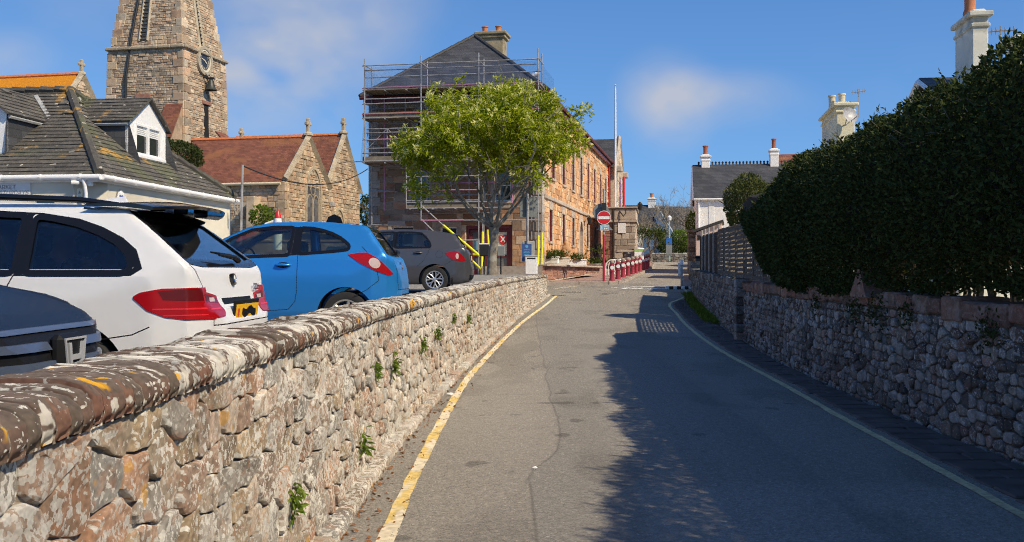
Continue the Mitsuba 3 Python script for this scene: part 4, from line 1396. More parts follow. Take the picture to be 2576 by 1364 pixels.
# bell
bp = tm1(np.array([2.72]), np.array([1.55 + (682 - 215) / 2579 * 70.5 - 2]), np.array([.45]))[0]
bl = thing('church_bell', 'dark bronze bell hung on a bracket below the tower clock', 'bell')
put('bell', MB().lathe([(0, .42), (.12, .40), (.2, .3), (.25, .05), (.33, -.18), (.45, -.32), (.40, -.33), (.2, 0), (0, .1)], bp, 20), 'bronze', bl, smooth=40)
put('yoke', MB().cbox(bp + [0, 0, .5], [.5, .16, .14], None, .03).tube([bp + [0, 0, .5], bp + [0, 0, .4]], .05), 'black_metal', bl)
m = MB()
for s_ in (-.22, .22):
    m.tube([bp + d2 * s_ + [0, 0, .5], bp + d2 * s_ + d1 * .55 + [0, 0, .52]], .04).tube([bp + d2 * s_ + [0, 0, .45], bp + d2 * s_ + d1 * .55 + [0, 0, 1.1]], .03)
put('bracket', m, 'black_metal', bl)
# black downpipe on the left face
z = np.array([20.8, 17.2, 14.6, 14.3, 4.0])
q = tm0(np.array([3.75, 4.0, 4.12, 4.12, 4.12]), z - 2, np.full(5, .14))
put('downpipe', MB().tube(q, .085, 8), 'black_metal', tower)
# red tiled lean-to weathering against the left face
m = MB()
w3 = lambda px, py, Y: W(px, py, Y)
a, b, c, d = tm0(np.array([.05, 1.25, 1.25, .05]), np.array([10.6, 10.6, 8.2, 8.2]), np.array([.06, .06, 1.5, 1.5]))
roof_plane(m, [a, b, c, d], .08)
put('lean_to_roof', m, 'red_tile', tower)
m = MB(); m.raw(np.vstack([tm0(np.array([.1, 1.2, 1.2, .1]), np.array([10.5, 10.5, 8.1, 8.1]), np.array([.0, .0, 1.4, 1.4])), tm0(np.array([.1, 1.2, 1.2, .1]), np.array([0, 0, 0, 0.]), np.array([.0, .0, 1.4, 1.4]))]), [[0, 1, 2, 3], [2, 1, 5, 6], [3, 2, 6, 7], [0, 3, 7, 4], [1, 0, 4, 5]])
put('buttress', m, 'church_stone', tower, uv=True)

# ---------------------------------------------------------------- church: two gabled chapels right of the tower
chv = Plan((-12.44, 56.0), math.radians(77.4))       # u along the gables (away), v towards the left
church = thing('church', 'pink stone church with steep rust red tiled roofs and two cross-topped gables', 'church')
def chapel(u0, u1, v0, L, ze, za, parent, seed, ops, back=True):
    """A gabled range: gable wall on v=v0 facing right, long wall on u=u0 facing the car park."""
    w = u1 - u0
    GFc = Face(chv.P(u0, v0, 1.0), chv.b, -chv.a)
    LFc = Face(chv.P(u0, v0, 1.0), chv.a, -chv.b)
    gab = Polygon([(0, 0), (w, 0), (w, ze - 1.0), (w / 2, za - 1.0), (0, ze - 1.0)])
    m = MB(); GFc.prism(m, gab, -.5, -.02); g = put('gable', m, 'mortar_pale', parent)
    m = MB(); LFc.box(m, .5, L, 0, ze - 1.0, -.5, -.02); l = put('long_wall', m, 'mortar_pale', parent)
    big = gab.buffer(-.03)
    pol = []
    for q in coursed(w, za - 1.0, .25, .40, seed=seed, vary=.4):
        q = q.intersection(big)
        if q.geom_type == 'Polygon' and q.area > .02:
            q2 = clip_openings([q], ops)
            pol += q2
    lay_stones(pol, GFc.mp, g, 'church_stone', 150, .017, (.01, .05), near=0, seed=seed + 1)
    lay_stones(coursed(L, ze - 1.0, .27, .42, seed=seed + 2, vary=.4), LFc.mp, l, 'church_stone', 150, .017, (.01, .05), near=0, seed=seed + 3)
    for i in range(12):   # quoins at the shared corner
        z = .2 + i * .47
        if z < ze - 1.3:
            put('quoin', F_box(GFc, -.03, .5 + .2 * (i % 2), z, z + .45, -.4, .06, (rng.random(), rng.random()), .02), 'church_stone', g, uv=True)
    m = MB()
    e = .12
    roof_plane(m, [chv.P(u0 - .25, v0 + .12, ze - .12), chv.P(u0 + w / 2, v0 + .12, za), chv.P(u0 + w / 2, v0 + L, za), chv.P(u0 - .25, v0 + L, ze - .12)], .07)
    roof_plane(m, [chv.P(u1 + .1, v0 + .12, ze - .05), chv.P(u1 + .1, v0 + L, ze - .05), chv.P(u0 + w / 2, v0 + L, za), chv.P(u0 + w / 2, v0 + .12, za)], .07)
    r = put('roof', m, 'red_tile', parent)
    n = int(L / .4)
    for i in range(n):
        put('ridge_tile', MB().tube([chv.P(u0 + w / 2, v0 + .2 + i * .4, za + .07), chv.P(u0 + w / 2, v0 + .2 + (i + 1) * .4 - .01, za + .085)], .14, 6), 'ridge_tile', r)
    for s_, uu in ((-1, u0), (1, u1)):
        n = 8
        for i in range(n):
            p = chv.P(uu + (u0 + w / 2 - uu) * i / n, v0 - .02, ze + .12 + (za - ze) * i / n)
            q = chv.P(uu + (u0 + w / 2 - uu) * (i + 1) / n, v0 - .02, ze + .12 + (za - ze) * (i + 1) / n)
            put('gable_coping', MB().tube([p, q - (q - p) * .02], .2, 4, uv=(rng.random(), .5)), 'church_ashlar', parent, uv=True)
    put('gable_cross', stone_cross(chv.P(u0 + w / 2, v0, za + .15), 1.0, chv.R), 'church_ashlar', parent, uv=True)
    return GFc, LFc


def gothic(F, u, v0, w, h, parent, lights=2):
    """A pointed window: moulded arch, mullions, tracery, glass."""
    def arch(ww, hh, k=9):
        s_ = hh - ww * .85
        R = ww * 1.02
        pts = [(-ww / 2, 0), (-ww / 2, s_)]
        for i in range(1, k):
            t = i / k
            pts.append((-ww / 2 + ww / 2 * (t ** 1.7 * .55 + .45 * t ** 3 if False else 1 - math.cos(t * math.pi / 2)), s_ + (hh - s_) * math.sin(t * math.pi / 2) ** .9))
        pts.append((0, hh))
        return pts + [(-x, y) for x, y in pts[:-1]][::-1]
    outer, inner = Polygon(arch(w + .55, h + .35)), Polygon(arch(w, h))
    mid = Polygon(arch(w + .25, h + .16))
    m = MB(); F.prism(m, affinity.translate(outer.difference(mid), u, v0), -.1, .10, (.5, .5)); win = put('gothic_window', m, 'church_ashlar', parent, uv=True)
    m = MB(); F.prism(m, affinity.translate(mid.difference(inner), u, v0), -.1, .03, (.8, .5)); put('inner_arch', m, 'church_ashlar', win, uv=True)
    m = MB(); F.prism(m, affinity.translate(inner, u, v0), -.1, -.012); put('glass', m, 'stained_glass', win)
    bars = []
    for i in range(1, lights):
        x = -w / 2 + w * i / lights
        bars.append(sbox(x - .05, 0, x + .05, h * .62))
    for i in range(lights):
        x = -w / 2 + w * (i + .5) / lights
        o = affinity.translate(Polygon(arch(w / lights, h * .72)), x, 0)
        bars.append(o.difference(o.buffer(-.07)))
    bars.append(Point(0, h * .78).buffer(w * .2).difference(Point(0, h * .78).buffer(w * .2 - .06)))
    from shapely import union_all
    g = union_all(bars).intersection(inner)
    m = MB()
    F.prism(m, affinity.translate(g, u, v0), -.015, .02, (.3, .6)) if g.geom_type == 'Polygon' else [F.prism(m, affinity.translate(q, u, v0), -.015, .02, (.3, .6)) for q in g.geoms if q.geom_type == 'Polygon']
    put('tracery', m, 'church_ashlar', win, uv=True)
    return win


wu = lambda px, v: chv.u_at(px, v)
u_w1, u_w2 = wu(787, 0), wu(860, 0)
G1, L1 = chapel(0, 6.3, 0, 7.2, 6.45, 9.2, church, 61, [(u_w1 - 1.0, 1.6, u_w1 + 1.0, 5.4)])
gothic(G1, u_w1, 1.7, 1.75, 4.6, church, 2)
G2, L2 = chapel(6.32, 12.0, .25, 7.5, 6.6, 10.1, church, 71, [(u_w2 - .7, .5, u_w2 + .8, 3.6)])
gothic(G2, u_w2 - 6.32 + .05, .6, 1.1, 3.6, church, 1)
m = MB().tube([chv.P(-.28, .1, 6.32), chv.P(-.28, 7.2, 6.32)], .08, 8); put('gutter', m, 'cream_pot', church)
lw_u = 4.55
window(L1, lw_u, 1.3, 1.15, 2.1, church, rec=.1, bars=(1, 2), fr='black_metal', sill='church_ashlar')
put('downpipe', MB().tube([chv.P(-.12, 6.6, 2), chv.P(-.12, 6.6, 6.3)], .07), 'cream_pot', church)
put('downpipe', MB().tube([chv.P(6.3, -.12, 2), chv.P(6.3, -.12, 4.2)], .08).cbox(chv.P(6.3, -.15, 5.6), [.3, .3, .3], None, .03), 'lead', church)
m = MB(); chv.box(m, 2.7, 3.0, -.0, .04, 1.0, 1.0 + .01)
put('buttress', F_box(L1, 1.4, 1.9, 0, 4.6, -.1, .75, (.4, .3), .03), 'church_stone', church, uv=True)
# grey lean-to roof between the tower and the chapel
m = MB(); roof_plane(m, [W(541, 333, 66), W(565, 340, 66), W(607, 372, 63), W(575, 372, 63)], .1); put('low_roof', m, 'red_tile', church)
m = MB(); roof_plane(m, [W(497, 432, 60), W(516, 370, 62), W(520, 372, 62), W(505, 436, 60)], .1); put('verge', m, 'lead', church)
put('gable_cross', stone_cross(W(607, 358, 66), .9, chv.R), 'church_ashlar', church, uv=True)

# ---------------------------------------------------------------- nave gable left of the tower
nv = Plan(tuple(W(205, 187, 55)[:2]), math.radians(77.4))
nave = thing('church_nave', 'church nave with an orange lichen covered roof left of the tower', 'church')
zr_ = EYE + (682 - 190) / 2579 * 55
m = MB(); roof_plane(m, [nv.P(0, .1, zr_), nv.P(-3.6, .1, zr_ - 4.2), nv.P(-3.6, 14, zr_ - 4.2), nv.P(0, 14, zr_)], .08); roof_plane(m, [nv.P(0, .1, zr_), nv.P(0, 14, zr_), nv.P(3.6, 14, zr_ - 4.2), nv.P(3.6, .1, zr_ - 4.2)], .08)
rn = put('roof', m, 'orange_tile', nave)
for i in range(34):
    put('ridge_tile', MB().tube([nv.P(0, .2 + i * .4, zr_ + .06), nv.P(0, .2 + i * .4 + .39, zr_ + .08)], .14, 6), 'ridge_tile', rn)
GN = Face(nv.P(-3.6, 0, 1.0), nv.b, -nv.a)
gabN = Polygon([(0, 0), (7.2, 0), (7.2, zr_ - 5.2), (3.6, zr_ - .95), (0, zr_ - 5.2)])
m = MB(); GN.prism(m, gabN, -.5, -.02); g = put('gable', m, 'mortar_pale', nave)
pol = []
for q in coursed(7.2, zr_ - 1, .27, .42, seed=81, vary=.4):
    q = q.intersection(gabN.buffer(-.03))
    if q.geom_type == 'Polygon' and q.area > .02 and q.bounds[1] > 5: pol.append(q)
lay_stones(pol, GN.mp, g, 'church_stone', 120, .017, (.01, .05), near=0, seed=82)
for s_ in (-1, 1):
    for i in range(9):
        p, q = nv.P(s_ * 3.6 * (1 - i / 9), -.02, zr_ - 4.1 + 4.2 * i / 9), nv.P(s_ * 3.6 * (1 - (i + 1) / 9), -.02, zr_ - 4.1 + 4.2 * (i + 1) / 9)
        put('gable_coping', MB().tube([p, q], .19, 4, uv=(rng.random(), .5)), 'church_ashlar', nave, uv=True)
put('gable_cross', stone_cross(nv.P(0, 0, zr_ + .05), .8, nv.R), 'church_ashlar', nave, uv=True)
# ---------------------------------------------------------------- market building
MK = Plan(tuple(W(245, 440, 22)[:2]), math.radians(-7.47))
mk = thing('market_building', 'cream rendered single-storey building with a lichened slate roof and white dormers', 'building')
ZEm, Zg = 3.58, .7
foot_ = Polygon([(-9, 0), (-.55, 0), (0, .42), (0, 7.1), (-9, 7.1)])
m = MB().prism(foot_.difference(foot_.buffer(-.3)), [0, 0, 0], [1, 0, 0], [0, 1, 0], Zg, ZEm + .02)
v = m.V[0]
m = MB().raw(v @ np.stack([MK.b, MK.a, [0, 0, 1]], 0) + MK.o, m.F[0])
put('wall', m, 'render_cream', mk)
A_ = MK.P(-2.75, 3.55, 6.04); AL = MK.P(-9, 3.55, 6.04)
E0, E1, EL, EB = MK.P(.10, -.10, ZEm), MK.P(.10, 7.20, ZEm), MK.P(-9, -.10, ZEm), MK.P(-9, 7.20, ZEm)
m = MB()
for pl in ([EL, E0, A_, AL], [E0, E1, A_], [E1, EB, AL, A_]):
    roof_plane(m, pl, .03)
mroof = put('roof', m, 'market_slate', mk)


def lay_slates(corners, holder, gauge=.18, width=.27, nparts=150, seed=0, holes=(), mat_='market_slate'):
    """Overlapping slates on a roof slope given by its corners, the first two along the eave."""
    r = np.random.default_rng(seed)
    P = np.array(corners, float)
    ux = unit(P[1] - P[0]); nr = unit(np.cross(P[1] - P[0], P[2] - P[0]))
    if nr[2] < 0: nr = -nr
    uy = np.cross(nr, ux)
    if uy[2] < 0: uy = -uy
    Q = np.column_stack([(P - P[0]) @ ux, (P - P[0]) @ uy])
    poly = Polygon(Q).buffer(0)
    for h in holes:
        H_ = np.array(h); poly = poly.difference(Polygon(np.column_stack([(H_ - P[0]) @ ux, (H_ - P[0]) @ uy])))
    x0, y0, x1, y1 = poly.bounds
    cells = []
    j = 0
    yv = y0 - .02
    while yv < y1:
        x = x0 - width * (1 + .5 * (j % 2))
        while x < x1:
            w = width * (1 + .06 * r.normal())
            g = sbox(x + .004, yv, x + w - .004, yv + gauge).intersection(poly)
            for q in getattr(g, 'geoms', [g]):
                if q.geom_type == 'Polygon' and q.area > .004:
                    cells.append((q, yv))
            x += w
        yv += gauge; j += 1
    def world(u, v, d):
        return P[0] + np.outer(u, ux) + np.outer(v, uy) + np.outer(d, nr)
    def dist(c):
        w = world(np.array([c[0].centroid.x]), np.array([c[0].centroid.y]), np.zeros(1))[0]
        return np.linalg.norm(w) / math.sqrt(c[0].area)
    cells.sort(key=dist)
    rest = MB()
    for k, (q, yv) in enumerate(cells):
        C = np.array(q.exterior.coords)[:-1]
        if not q.exterior.is_ccw: C = C[::-1]
        n = len(C)
        lift = .008 * r.random() + (.03 if r.random() < .02 else 0)
        top = .034 + .020 * (1 - (C[:, 1] - yv) / gauge) + lift
        bot = np.full(n, .028)
        V = np.vstack([world(C[:, 0], C[:, 1], top), world(C[:, 0], C[:, 1], bot)])
        f = [[0, i, i + 1] for i in range(1, n - 1)]
        for i in range(n):
            jx = (i + 1) % n
            f += [[i, n + i, n + jx], [i, n + jx, jx]]
        u = (r.random(), r.random())
        if k < nparts:
            put('slate', MB().raw(V, f, u), mat_, holder, uv=True)
        else:
            rest.raw(V, f, u)
    if rest.n:
        put('slates', rest, mat_, holder, uv=True, kind='stuff')


# dormer on the right-hand slope
ud = -.80
vd = (MK.v_at(322, ud), MK.v_at(416, ud)); vm = sum(vd) / 2
zd0, zd1, zd2 = 4.34, 5.22, 5.86
rise = (6.04 - ZEm) / (.10 + 2.75)          # right slope: z = ZEm + rise * (.36 - u)
def u_on(z): return .10 - (z - ZEm) / rise
dm = MB()
DF = Face(MK.P(ud, vd[0], zd0), MK.a, MK.b)
wv_ = vd[1] - vd[0]
gab = Polygon([(0, -.25), (wv_, -.25), (wv_, zd1 - zd0), (wv_ / 2, zd2 - zd0), (0, zd1 - zd0)])
wx0, wx1 = wv_ * .18, wv_ * .84
wz0, wz1 = .10, .86
DF.prism(dm, gab.difference(sbox(wx0, wz0, wx1, wz1)), -.08, 0)
dmr = put('dormer', dm, 'white_boards', mk, label='white boarded dormer with a two-light window on the right-hand slope')
for a, b in ((wx0, (wx0 + wx1) / 2), ((wx0 + wx1) / 2, wx1)):
    m = MB()
    DF.box(m, a, a + .05, wz0, wz1, -.05, .02); DF.box(m, b - .05, b, wz0, wz1, -.05, .02); DF.box(m, a + .05, b - .05, wz0, wz0 + .05, -.05, .02); DF.box(m, a + .05, b - .05, wz1 - .05, wz1, -.05, .02)
    put('frame', m, 'white_plastic', dmr)
    put('pane', F_box(DF, a + .04, b - .04, wz0 + .04, wz1 - .04, -.035, -.028), 'window_glass', dmr)
    m = MB()
    for i in range(5):
        DF.box(m, a + .06, b - .06, wz1 - .09 - i * .045, wz1 - .055 - i * .045, -.026, -.02)
    put('blind', m, 'blind', dmr)
put('sill', F_box(DF, wx0 - .1, wx1 + .12, wz0 - .1, wz0 - .01, -.05, .12, b=.015), 'white_plastic', dmr)
ub1, ub2 = u_on(zd1), u_on(zd2)
for vv in vd:
    m = MB()
    p = [MK.P(ud + .0, vv, zd0 - .3), MK.P(ud, vv, zd1), MK.P(ub1, vv, zd1), MK.P(u_on(zd0 - .3), vv, zd0 - .3)]
    m.raw(p, [[0, 1, 2, 3], [3, 2, 1, 0]]); put('cheek', m, 'slate', dmr)
for j, (va, vb) in enumerate(((vd[0] - .1, vm), (vd[1] + .1, vm))):
    e0, e1 = MK.P(ud + .12, va, zd1 - .07), MK.P(ub1 - .1, va, zd1 - .07)
    t0, t1 = MK.P(ud + .12, vb, zd2 + .02), MK.P(ub2 - .1, vb, zd2 + .02)
    m = MB(); roof_plane(m, [e0, e1, t1, t0], .03); put('dormer_slope', m, 'market_slate', dmr)
    lay_slates([e0, e1, t1, t0] if j == 0 else [e1, e0, t0, t1], dmr, seed=101 + j, nparts=40)
put('fascia', MB().tube([MK.P(ud + .03, vd[0] - .06, zd1 - .1), MK.P(ub1, vd[0] - .06, zd1 - .1)], .045, 6), 'lead', dmr)
put('flashing', MB().tube([MK.P(ub1 - .1, vd[0] - .14, zd1 + .02), MK.P(ub2 - .05, vm - .1, zd2 + .05)], .07, 5), 'lead', dmr)
# dormer at the left edge of the picture, on the front slope
rf2 = (6.04 - ZEm) / (.10 + 3.55)
vq = .75
def v_on(z): return -.10 + (z - ZEm) / rf2
ur = MK.u_at(17, vq); ul = ur - 1.9; um_ = (ur + ul) / 2
za0, za1, za2 = 4.28, 5.12, 5.85
DF2 = Face(MK.P(ul, vq, za0), MK.b, -MK.a)
m = MB(); DF2.prism(m, Polygon([(0, -.2), (1.9, -.2), (1.9, za1 - za0), (.95, za2 - za0), (0, za1 - za0)]).difference(sbox(.3, .1, 1.6, .8)), -.08, 0)
dm2 = put('dormer', m, 'white_boards', mk, label='dormer at the left edge of the picture')
put('pane', F_box(DF2, .3, 1.6, .1, .8, -.05, -.04), 'window_glass', dm2)
m = MB(); p = [MK.P(ur, vq, za0 - .2), MK.P(ur, vq, za1), MK.P(ur, v_on(za1), za1), MK.P(ur, v_on(za0 - .2), za0 - .2)]
m.raw(p, [[0, 1, 2, 3], [3, 2, 1, 0]]); put('cheek', m, 'slate', dm2)
e0, e1 = MK.P(ur + .1, vq - .12, za1 - .06), MK.P(ur + .1, v_on(za1) + .1, za1 - .06)
t0, t1 = MK.P(um_, vq - .12, za2 + .02), MK.P(um_, v_on(za2) + .1, za2 + .02)
m = MB(); roof_plane(m, [e0, e1, t1, t0], .03); put('dormer_slope', m, 'market_slate', dm2)
m = MB(); roof_plane(m, [MK.P(ul - .1, vq - .12, za1 - .06), MK.P(ul - .1, v_on(za1) + .1, za1 - .06), t1, t0], .03); put('dormer_slope', m, 'market_slate', dm2)
lay_slates([e0, e1, t1, t0], dm2, seed=103, nparts=40)
put('flashing', MB().tube([e1 + [0, 0, .1], t1 + [0, 0, .05]], .08, 5), 'lead', dm2)
put('fascia', MB().tube([MK.P(ur + .06, vq, za1 - .09), MK.P(ur + .06, v_on(za1), za1 - .09)], .045, 6), 'lead', dm2)
lay_slates([EL, E0, A_, AL], mroof, nparts=200, seed=111)
lay_slates([E0, E1, A_], mroof, nparts=100, seed=112)
for a, b in ((E0, A_), (E1, A_), (A_, AL)):
    L = np.linalg.norm(b - a); n = int(L / .38)
    for i in range(n):
        p, q = a + (b - a) * i / n, a + (b - a) * (i + .97) / n
        put('hip_tile', MB().tube([p + [0, 0, .07], q + [0, 0, .10]], .105, 6, uv=(rng.random() * .5, .5)), 'market_slate', mroof, uv=True)
def gutter_run(a, b, name='gutter'):
    m = MB().tube([a, b], .062, 10)
    g = put(name, m, 'white_plastic', mk, smooth=40)
    n = int(np.linalg.norm(b - a) / .85)
    for i in range(n):
        c = a + (b - a) * (i + .5) / n
        put('bracket', MB().tube([c - unit(b - a) * .025, c + unit(b - a) * .025], .072, 8), 'white_plastic', g)
gutter_run(MK.P(-9, -.13, ZEm - .02), MK.P(.14, -.13, ZEm - .02)); gutter_run(MK.P(.15, -.07, ZEm - .02), MK.P(.15, 7.25, ZEm - .05))
m = MB(); MK.box(m, -9, .06, -.06, -.03, ZEm - .12, ZEm - .02); MK.box(m, .03, .06, -.028, 7.15, ZEm - .12, ZEm - .02); put('fascia', m, 'white_plastic', mk)
m = MB(); MK.box(m, -9, -.56, -.028, -.003, ZEm - .11, ZEm - .08); MK.box(m, .003, .028, .45, 7.1, ZEm - .11, ZEm - .08); put('soffit', m, 'lead', mk)
ux_ = MK.u_at(216, -.06)
put('downpipe', MB().tube([MK.P(MK.u_at(209, -.12), -.13, ZEm - .07), MK.P(ux_, -.10, ZEm - .22), MK.P(ux_, -.06, ZEm - .38), MK.P(ux_, -.06, Zg)], .04, 8), 'white_plastic', mk, smooth=50)
MF = Face(MK.P(-9, 0, 0), MK.b, -MK.a)
mr = Face(MK.P(0, 0, 0), MK.a, MK.b)
fuw = lambda px: MK.u_at(px, 0) + 9
def zf(py, u, v=0): return MK.z_at(py, u, v)
mat('banner_white', varied((.66, .66, .66), .08, 6), .7); mat('ink_grey', (.22, .21, .22), .7); mat('ink_blue', (.05, .08, .30), .6)
b1 = fuw(78); b0 = b1 - 1.75
bz0, bz1 = zf(499, b1 - 9), zf(459, b1 - 9)
bn = thing('market_banner', 'pale hanging banner lettered in grey on the cream wall at the left edge', 'banner')
put('sheet', F_box(MF, b0, b1, bz0, bz1, .02, .026), 'banner_white', bn)
for txt, right, y, h, sl in (('MARKET', b1 - .34, bz1 - .145, .095, 0), ('SATURDAYS', b1 - .035, bz0 + .075, .095, .22)):
    t = meshkit.text_mesh(txt, h, .004)
    v = t.vertices.copy(); v[:, 0] += v[:, 1] * sl; v[:, 0] += right - v[:, 0].max(); v[:, 1] += y
    w = MF.o + np.outer(v[:, 0], MF.ux) + np.outer(v[:, 1], MF.uz) + np.outer(v[:, 2] + .027, MF.n)
    put('lettering', MB().raw(w, t.faces), 'ink_grey', bn, label='grey lettering')
k = thing('security_camera', 'small white camera on the cream wall under the gutter, left of the downpipe', 'camera')
c = MF.mp(np.array([fuw(199)]), np.array([zf(461, fuw(199) - 9)]), np.array([.14]))[0]
put('body', MB().cyl(c + MK.b * -.07 - MK.a * .05, c + MK.b * .07 + MK.a * .02, .045, .045, 10), 'white_plastic', k); put('arm', MB().tube([c, c + MK.a * .14 - [0, 0, .02]], .015), 'white_plastic', k)
k = thing('floodlight', 'white floodlight at the chamfered corner of the cream wall', 'light')
c = MK.P(-.18, .0, zf(461, 0))
put('head', MB().cbox(c, [.14, .1, .12], MK.R, .02), 'white_plastic', k); put('arm', MB().tube([c, c + MK.a * .22], .015), 'white_plastic', k)
k = thing('notice_plate', 'small yellowed notice with a warning triangle beside the downpipe', 'notice')
nu_, nz = fuw(200.7), zf(486, fuw(200) - 9)
mat('notice_cream', (.62, .62, .50), .7)
put('plate', F_box(MF, nu_ - .06, nu_ + .06, nz - .12, nz + .1, .004, .012), 'notice_cream', k)
m = MB(); MF.prism(m, Polygon([(nu_ - .035, nz - .01), (nu_ + .035, nz - .01), (nu_, nz + .055)]), .013, .016); put('triangle', m, 'ink_grey', k)
k = thing('octagonal_sign', 'white octagonal sign with a blue crest on the cream right-hand wall', 'sign')
ov = MK.v_at(301, 0); oz = zf(500, 0, ov)
oct_ = Point(0, 0).buffer(.2, quad_segs=2)
m = MB(); mr.prism(m, affinity.translate(oct_, ov, oz), .004, .03); put('plate', m, 'ink_grey', k)
m = MB(); mr.prism(m, affinity.translate(oct_.buffer(-.016), ov, oz), .031, .036); put('face', m, 'white_paint', k)
cre = Polygon([(-.085, .07), (-.05, .085), (0, .06), (.05, .085), (.085, .07), (.07, -.01), (.085, -.06), (.03, -.11), (0, -.125), (-.03, -.11), (-.085, -.06), (-.07, -.01)]).difference(Point(0, -.0).buffer(.04))
m = MB(); mr.prism(m, affinity.translate(cre, ov, oz), .037, .041); put('crest', m, 'ink_blue', k)
m = MB(); MF.box(m, fuw(94), fuw(137), .9, zf(504, fuw(94) - 9), .003, .02); put('window', m, 'window_glass', mk)
m = MB(); mr.box(m, MK.v_at(350, 0), MK.v_at(413, 0), .9, zf(523, 0, MK.v_at(350, 0)), .003, .02); put('window', m, 'window_glass', mk)
# aerial mast at the corner and the cable to the hall
mast = W(603, 500, 28.7)
k = thing('cable_mast', 'thin grey mast at the right corner of the cream building', 'mast')
put('pole', MB().tube([[mast[0], mast[1], .9], W(610, 415, 28.7)], .035, 7), 'steel_tube', k)
put('bracket', MB().tube([W(590, 508, 28.6), W(590, 530, 28.6), W(597, 540, 28.6), W(604, 530, 28.6), W(604, 508, 28.6)], .012).tube([W(597, 505, 28.6), W(597, 542, 28.6)], .012), 'steel_tube', k)
a, b = W(612, 418, 28.7), wp(925, 425, VO)
t = np.linspace(0, 1, 24)[:, None]
tag(put('overhead_cable', MB().tube(a + (b - a) * t + np.column_stack([0 * t, 0 * t, -4 * .62 * t * (1 - t)]), .022, 5), 'cable'), 'black cable sagging from the thin mast to the scaffolded hall', 'cable')

# ---------------------------------------------------------------- leaves and branches
def leaf_fn(a, b, yel=None, ysh=.0):
    def fn(p, n, uv):
        c = MIX(a, b, uv.x)
        if yel is not None:
            c = dr.select(uv.y > 1 - ysh, mi.Color3f(*yel), c)
        return c
    return fn
def leaf_mat(name, a, b, rough=.45, trans=.6, yel=None, ysh=0.0, spec=.5):
    scene[name] = {'type': 'principledthin', 'base_color': mikit.proc(leaf_fn(a, b, yel, ysh)), 'roughness': rough, 'diff_trans': trans, 'eta': 1.4 if spec else 1.1}
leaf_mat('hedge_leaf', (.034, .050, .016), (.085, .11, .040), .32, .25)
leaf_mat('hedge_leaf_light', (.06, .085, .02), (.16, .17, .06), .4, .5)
leaf_mat('tree_leaf', (.20, .27, .012), (.48, .53, .04), .5, .9, (.80, .78, .30), .13)
leaf_mat('shrub_leaf', (.04, .065, .015), (.09, .12, .03), .5, .5)
leaf_mat('fresh_leaf', (.10, .17, .02), (.22, .30, .05), .5, .7)
mat('bark', varied((.20, .175, .14), .4, 14, dirt=(.30, .29, .25), f2=5), .9)
mat('twig', varied((.17, .14, .11), .3, 6), .9)
mat('pale_twig', varied((.26, .22, .17), .3, 6), .9)
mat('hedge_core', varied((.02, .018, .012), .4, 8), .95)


def leaves(P, N_, size, r, width=.45, fold=.25, uvs=None, mb=None):
    """A folded two-sided leaf at each point; N_ the direction each leaf points along."""
    n = len(P)
    d = N_ / (np.linalg.norm(N_, axis=1, keepdims=True) + 1e-9)
    q = r.normal(size=(n, 3)); s = np.cross(d, q); s /= np.linalg.norm(s, axis=1, keepdims=True) + 1e-9
    up = np.cross(s, d)
    L = (np.broadcast_to(size, (n,)) * (.7 + .6 * r.random(n)))[:, None]
    a = P
    b = P + d * L * .5 + s * L * width * .5 + up * L * fold * .3
    c = P + d * L
    e = P + d * L * .5 - s * L * width * .5 + up * L * fold * .3
    V = np.stack([a, b, c, e], 1).reshape(-1, 3)
    i = np.arange(n)[:, None] * 4
    F2 = np.vstack([i + [0, 1, 2], i + [0, 2, 3]])
    U = r.random((n, 2)) if uvs is None else uvs
    mb = mb or MB()
    mb.V.append(V); mb.F.append(F2 + mb.n); mb.n += len(V); mb.U.append(np.repeat(U, 4, 0))
    return mb


def branches(root, dir_, L, rad, depth, r, mb, tips, spread=.55, shrink=.78, up=.12, kids=(2, 3), seg=3, sides=None):
    """A tapered limb that forks; tips collects (point, direction)."""
    pts = [np.array(root, float)]
    d = unit(dir_)
    for i in range(seg):
        d = unit(d + r.normal(size=3) * .13 + [0, 0, up])
        pts.append(pts[-1] + d * L / seg)
    mb.tube(pts, np.linspace(rad, rad * .68, seg + 1), sides or (8 if rad > .06 else 5 if rad > .02 else 3), caps=False)
    if depth == 0:
        tips.append((pts[-1], d)); return
    for k in range(r.integers(kids[0], kids[1] + 1)):
        ax = unit(np.cross(d, r.normal(size=3)))
        nd = unit(d * math.cos(spread * (.5 + r.random())) + ax * math.sin(spread * (.5 + r.random())))
        branches(pts[-1] if k or r.random() < .7 else pts[-2], nd, L * shrink * (.8 + .4 * r.random()), rad * .62, depth - 1, r, mb, tips, spread, shrink, up, kids, seg, sides)


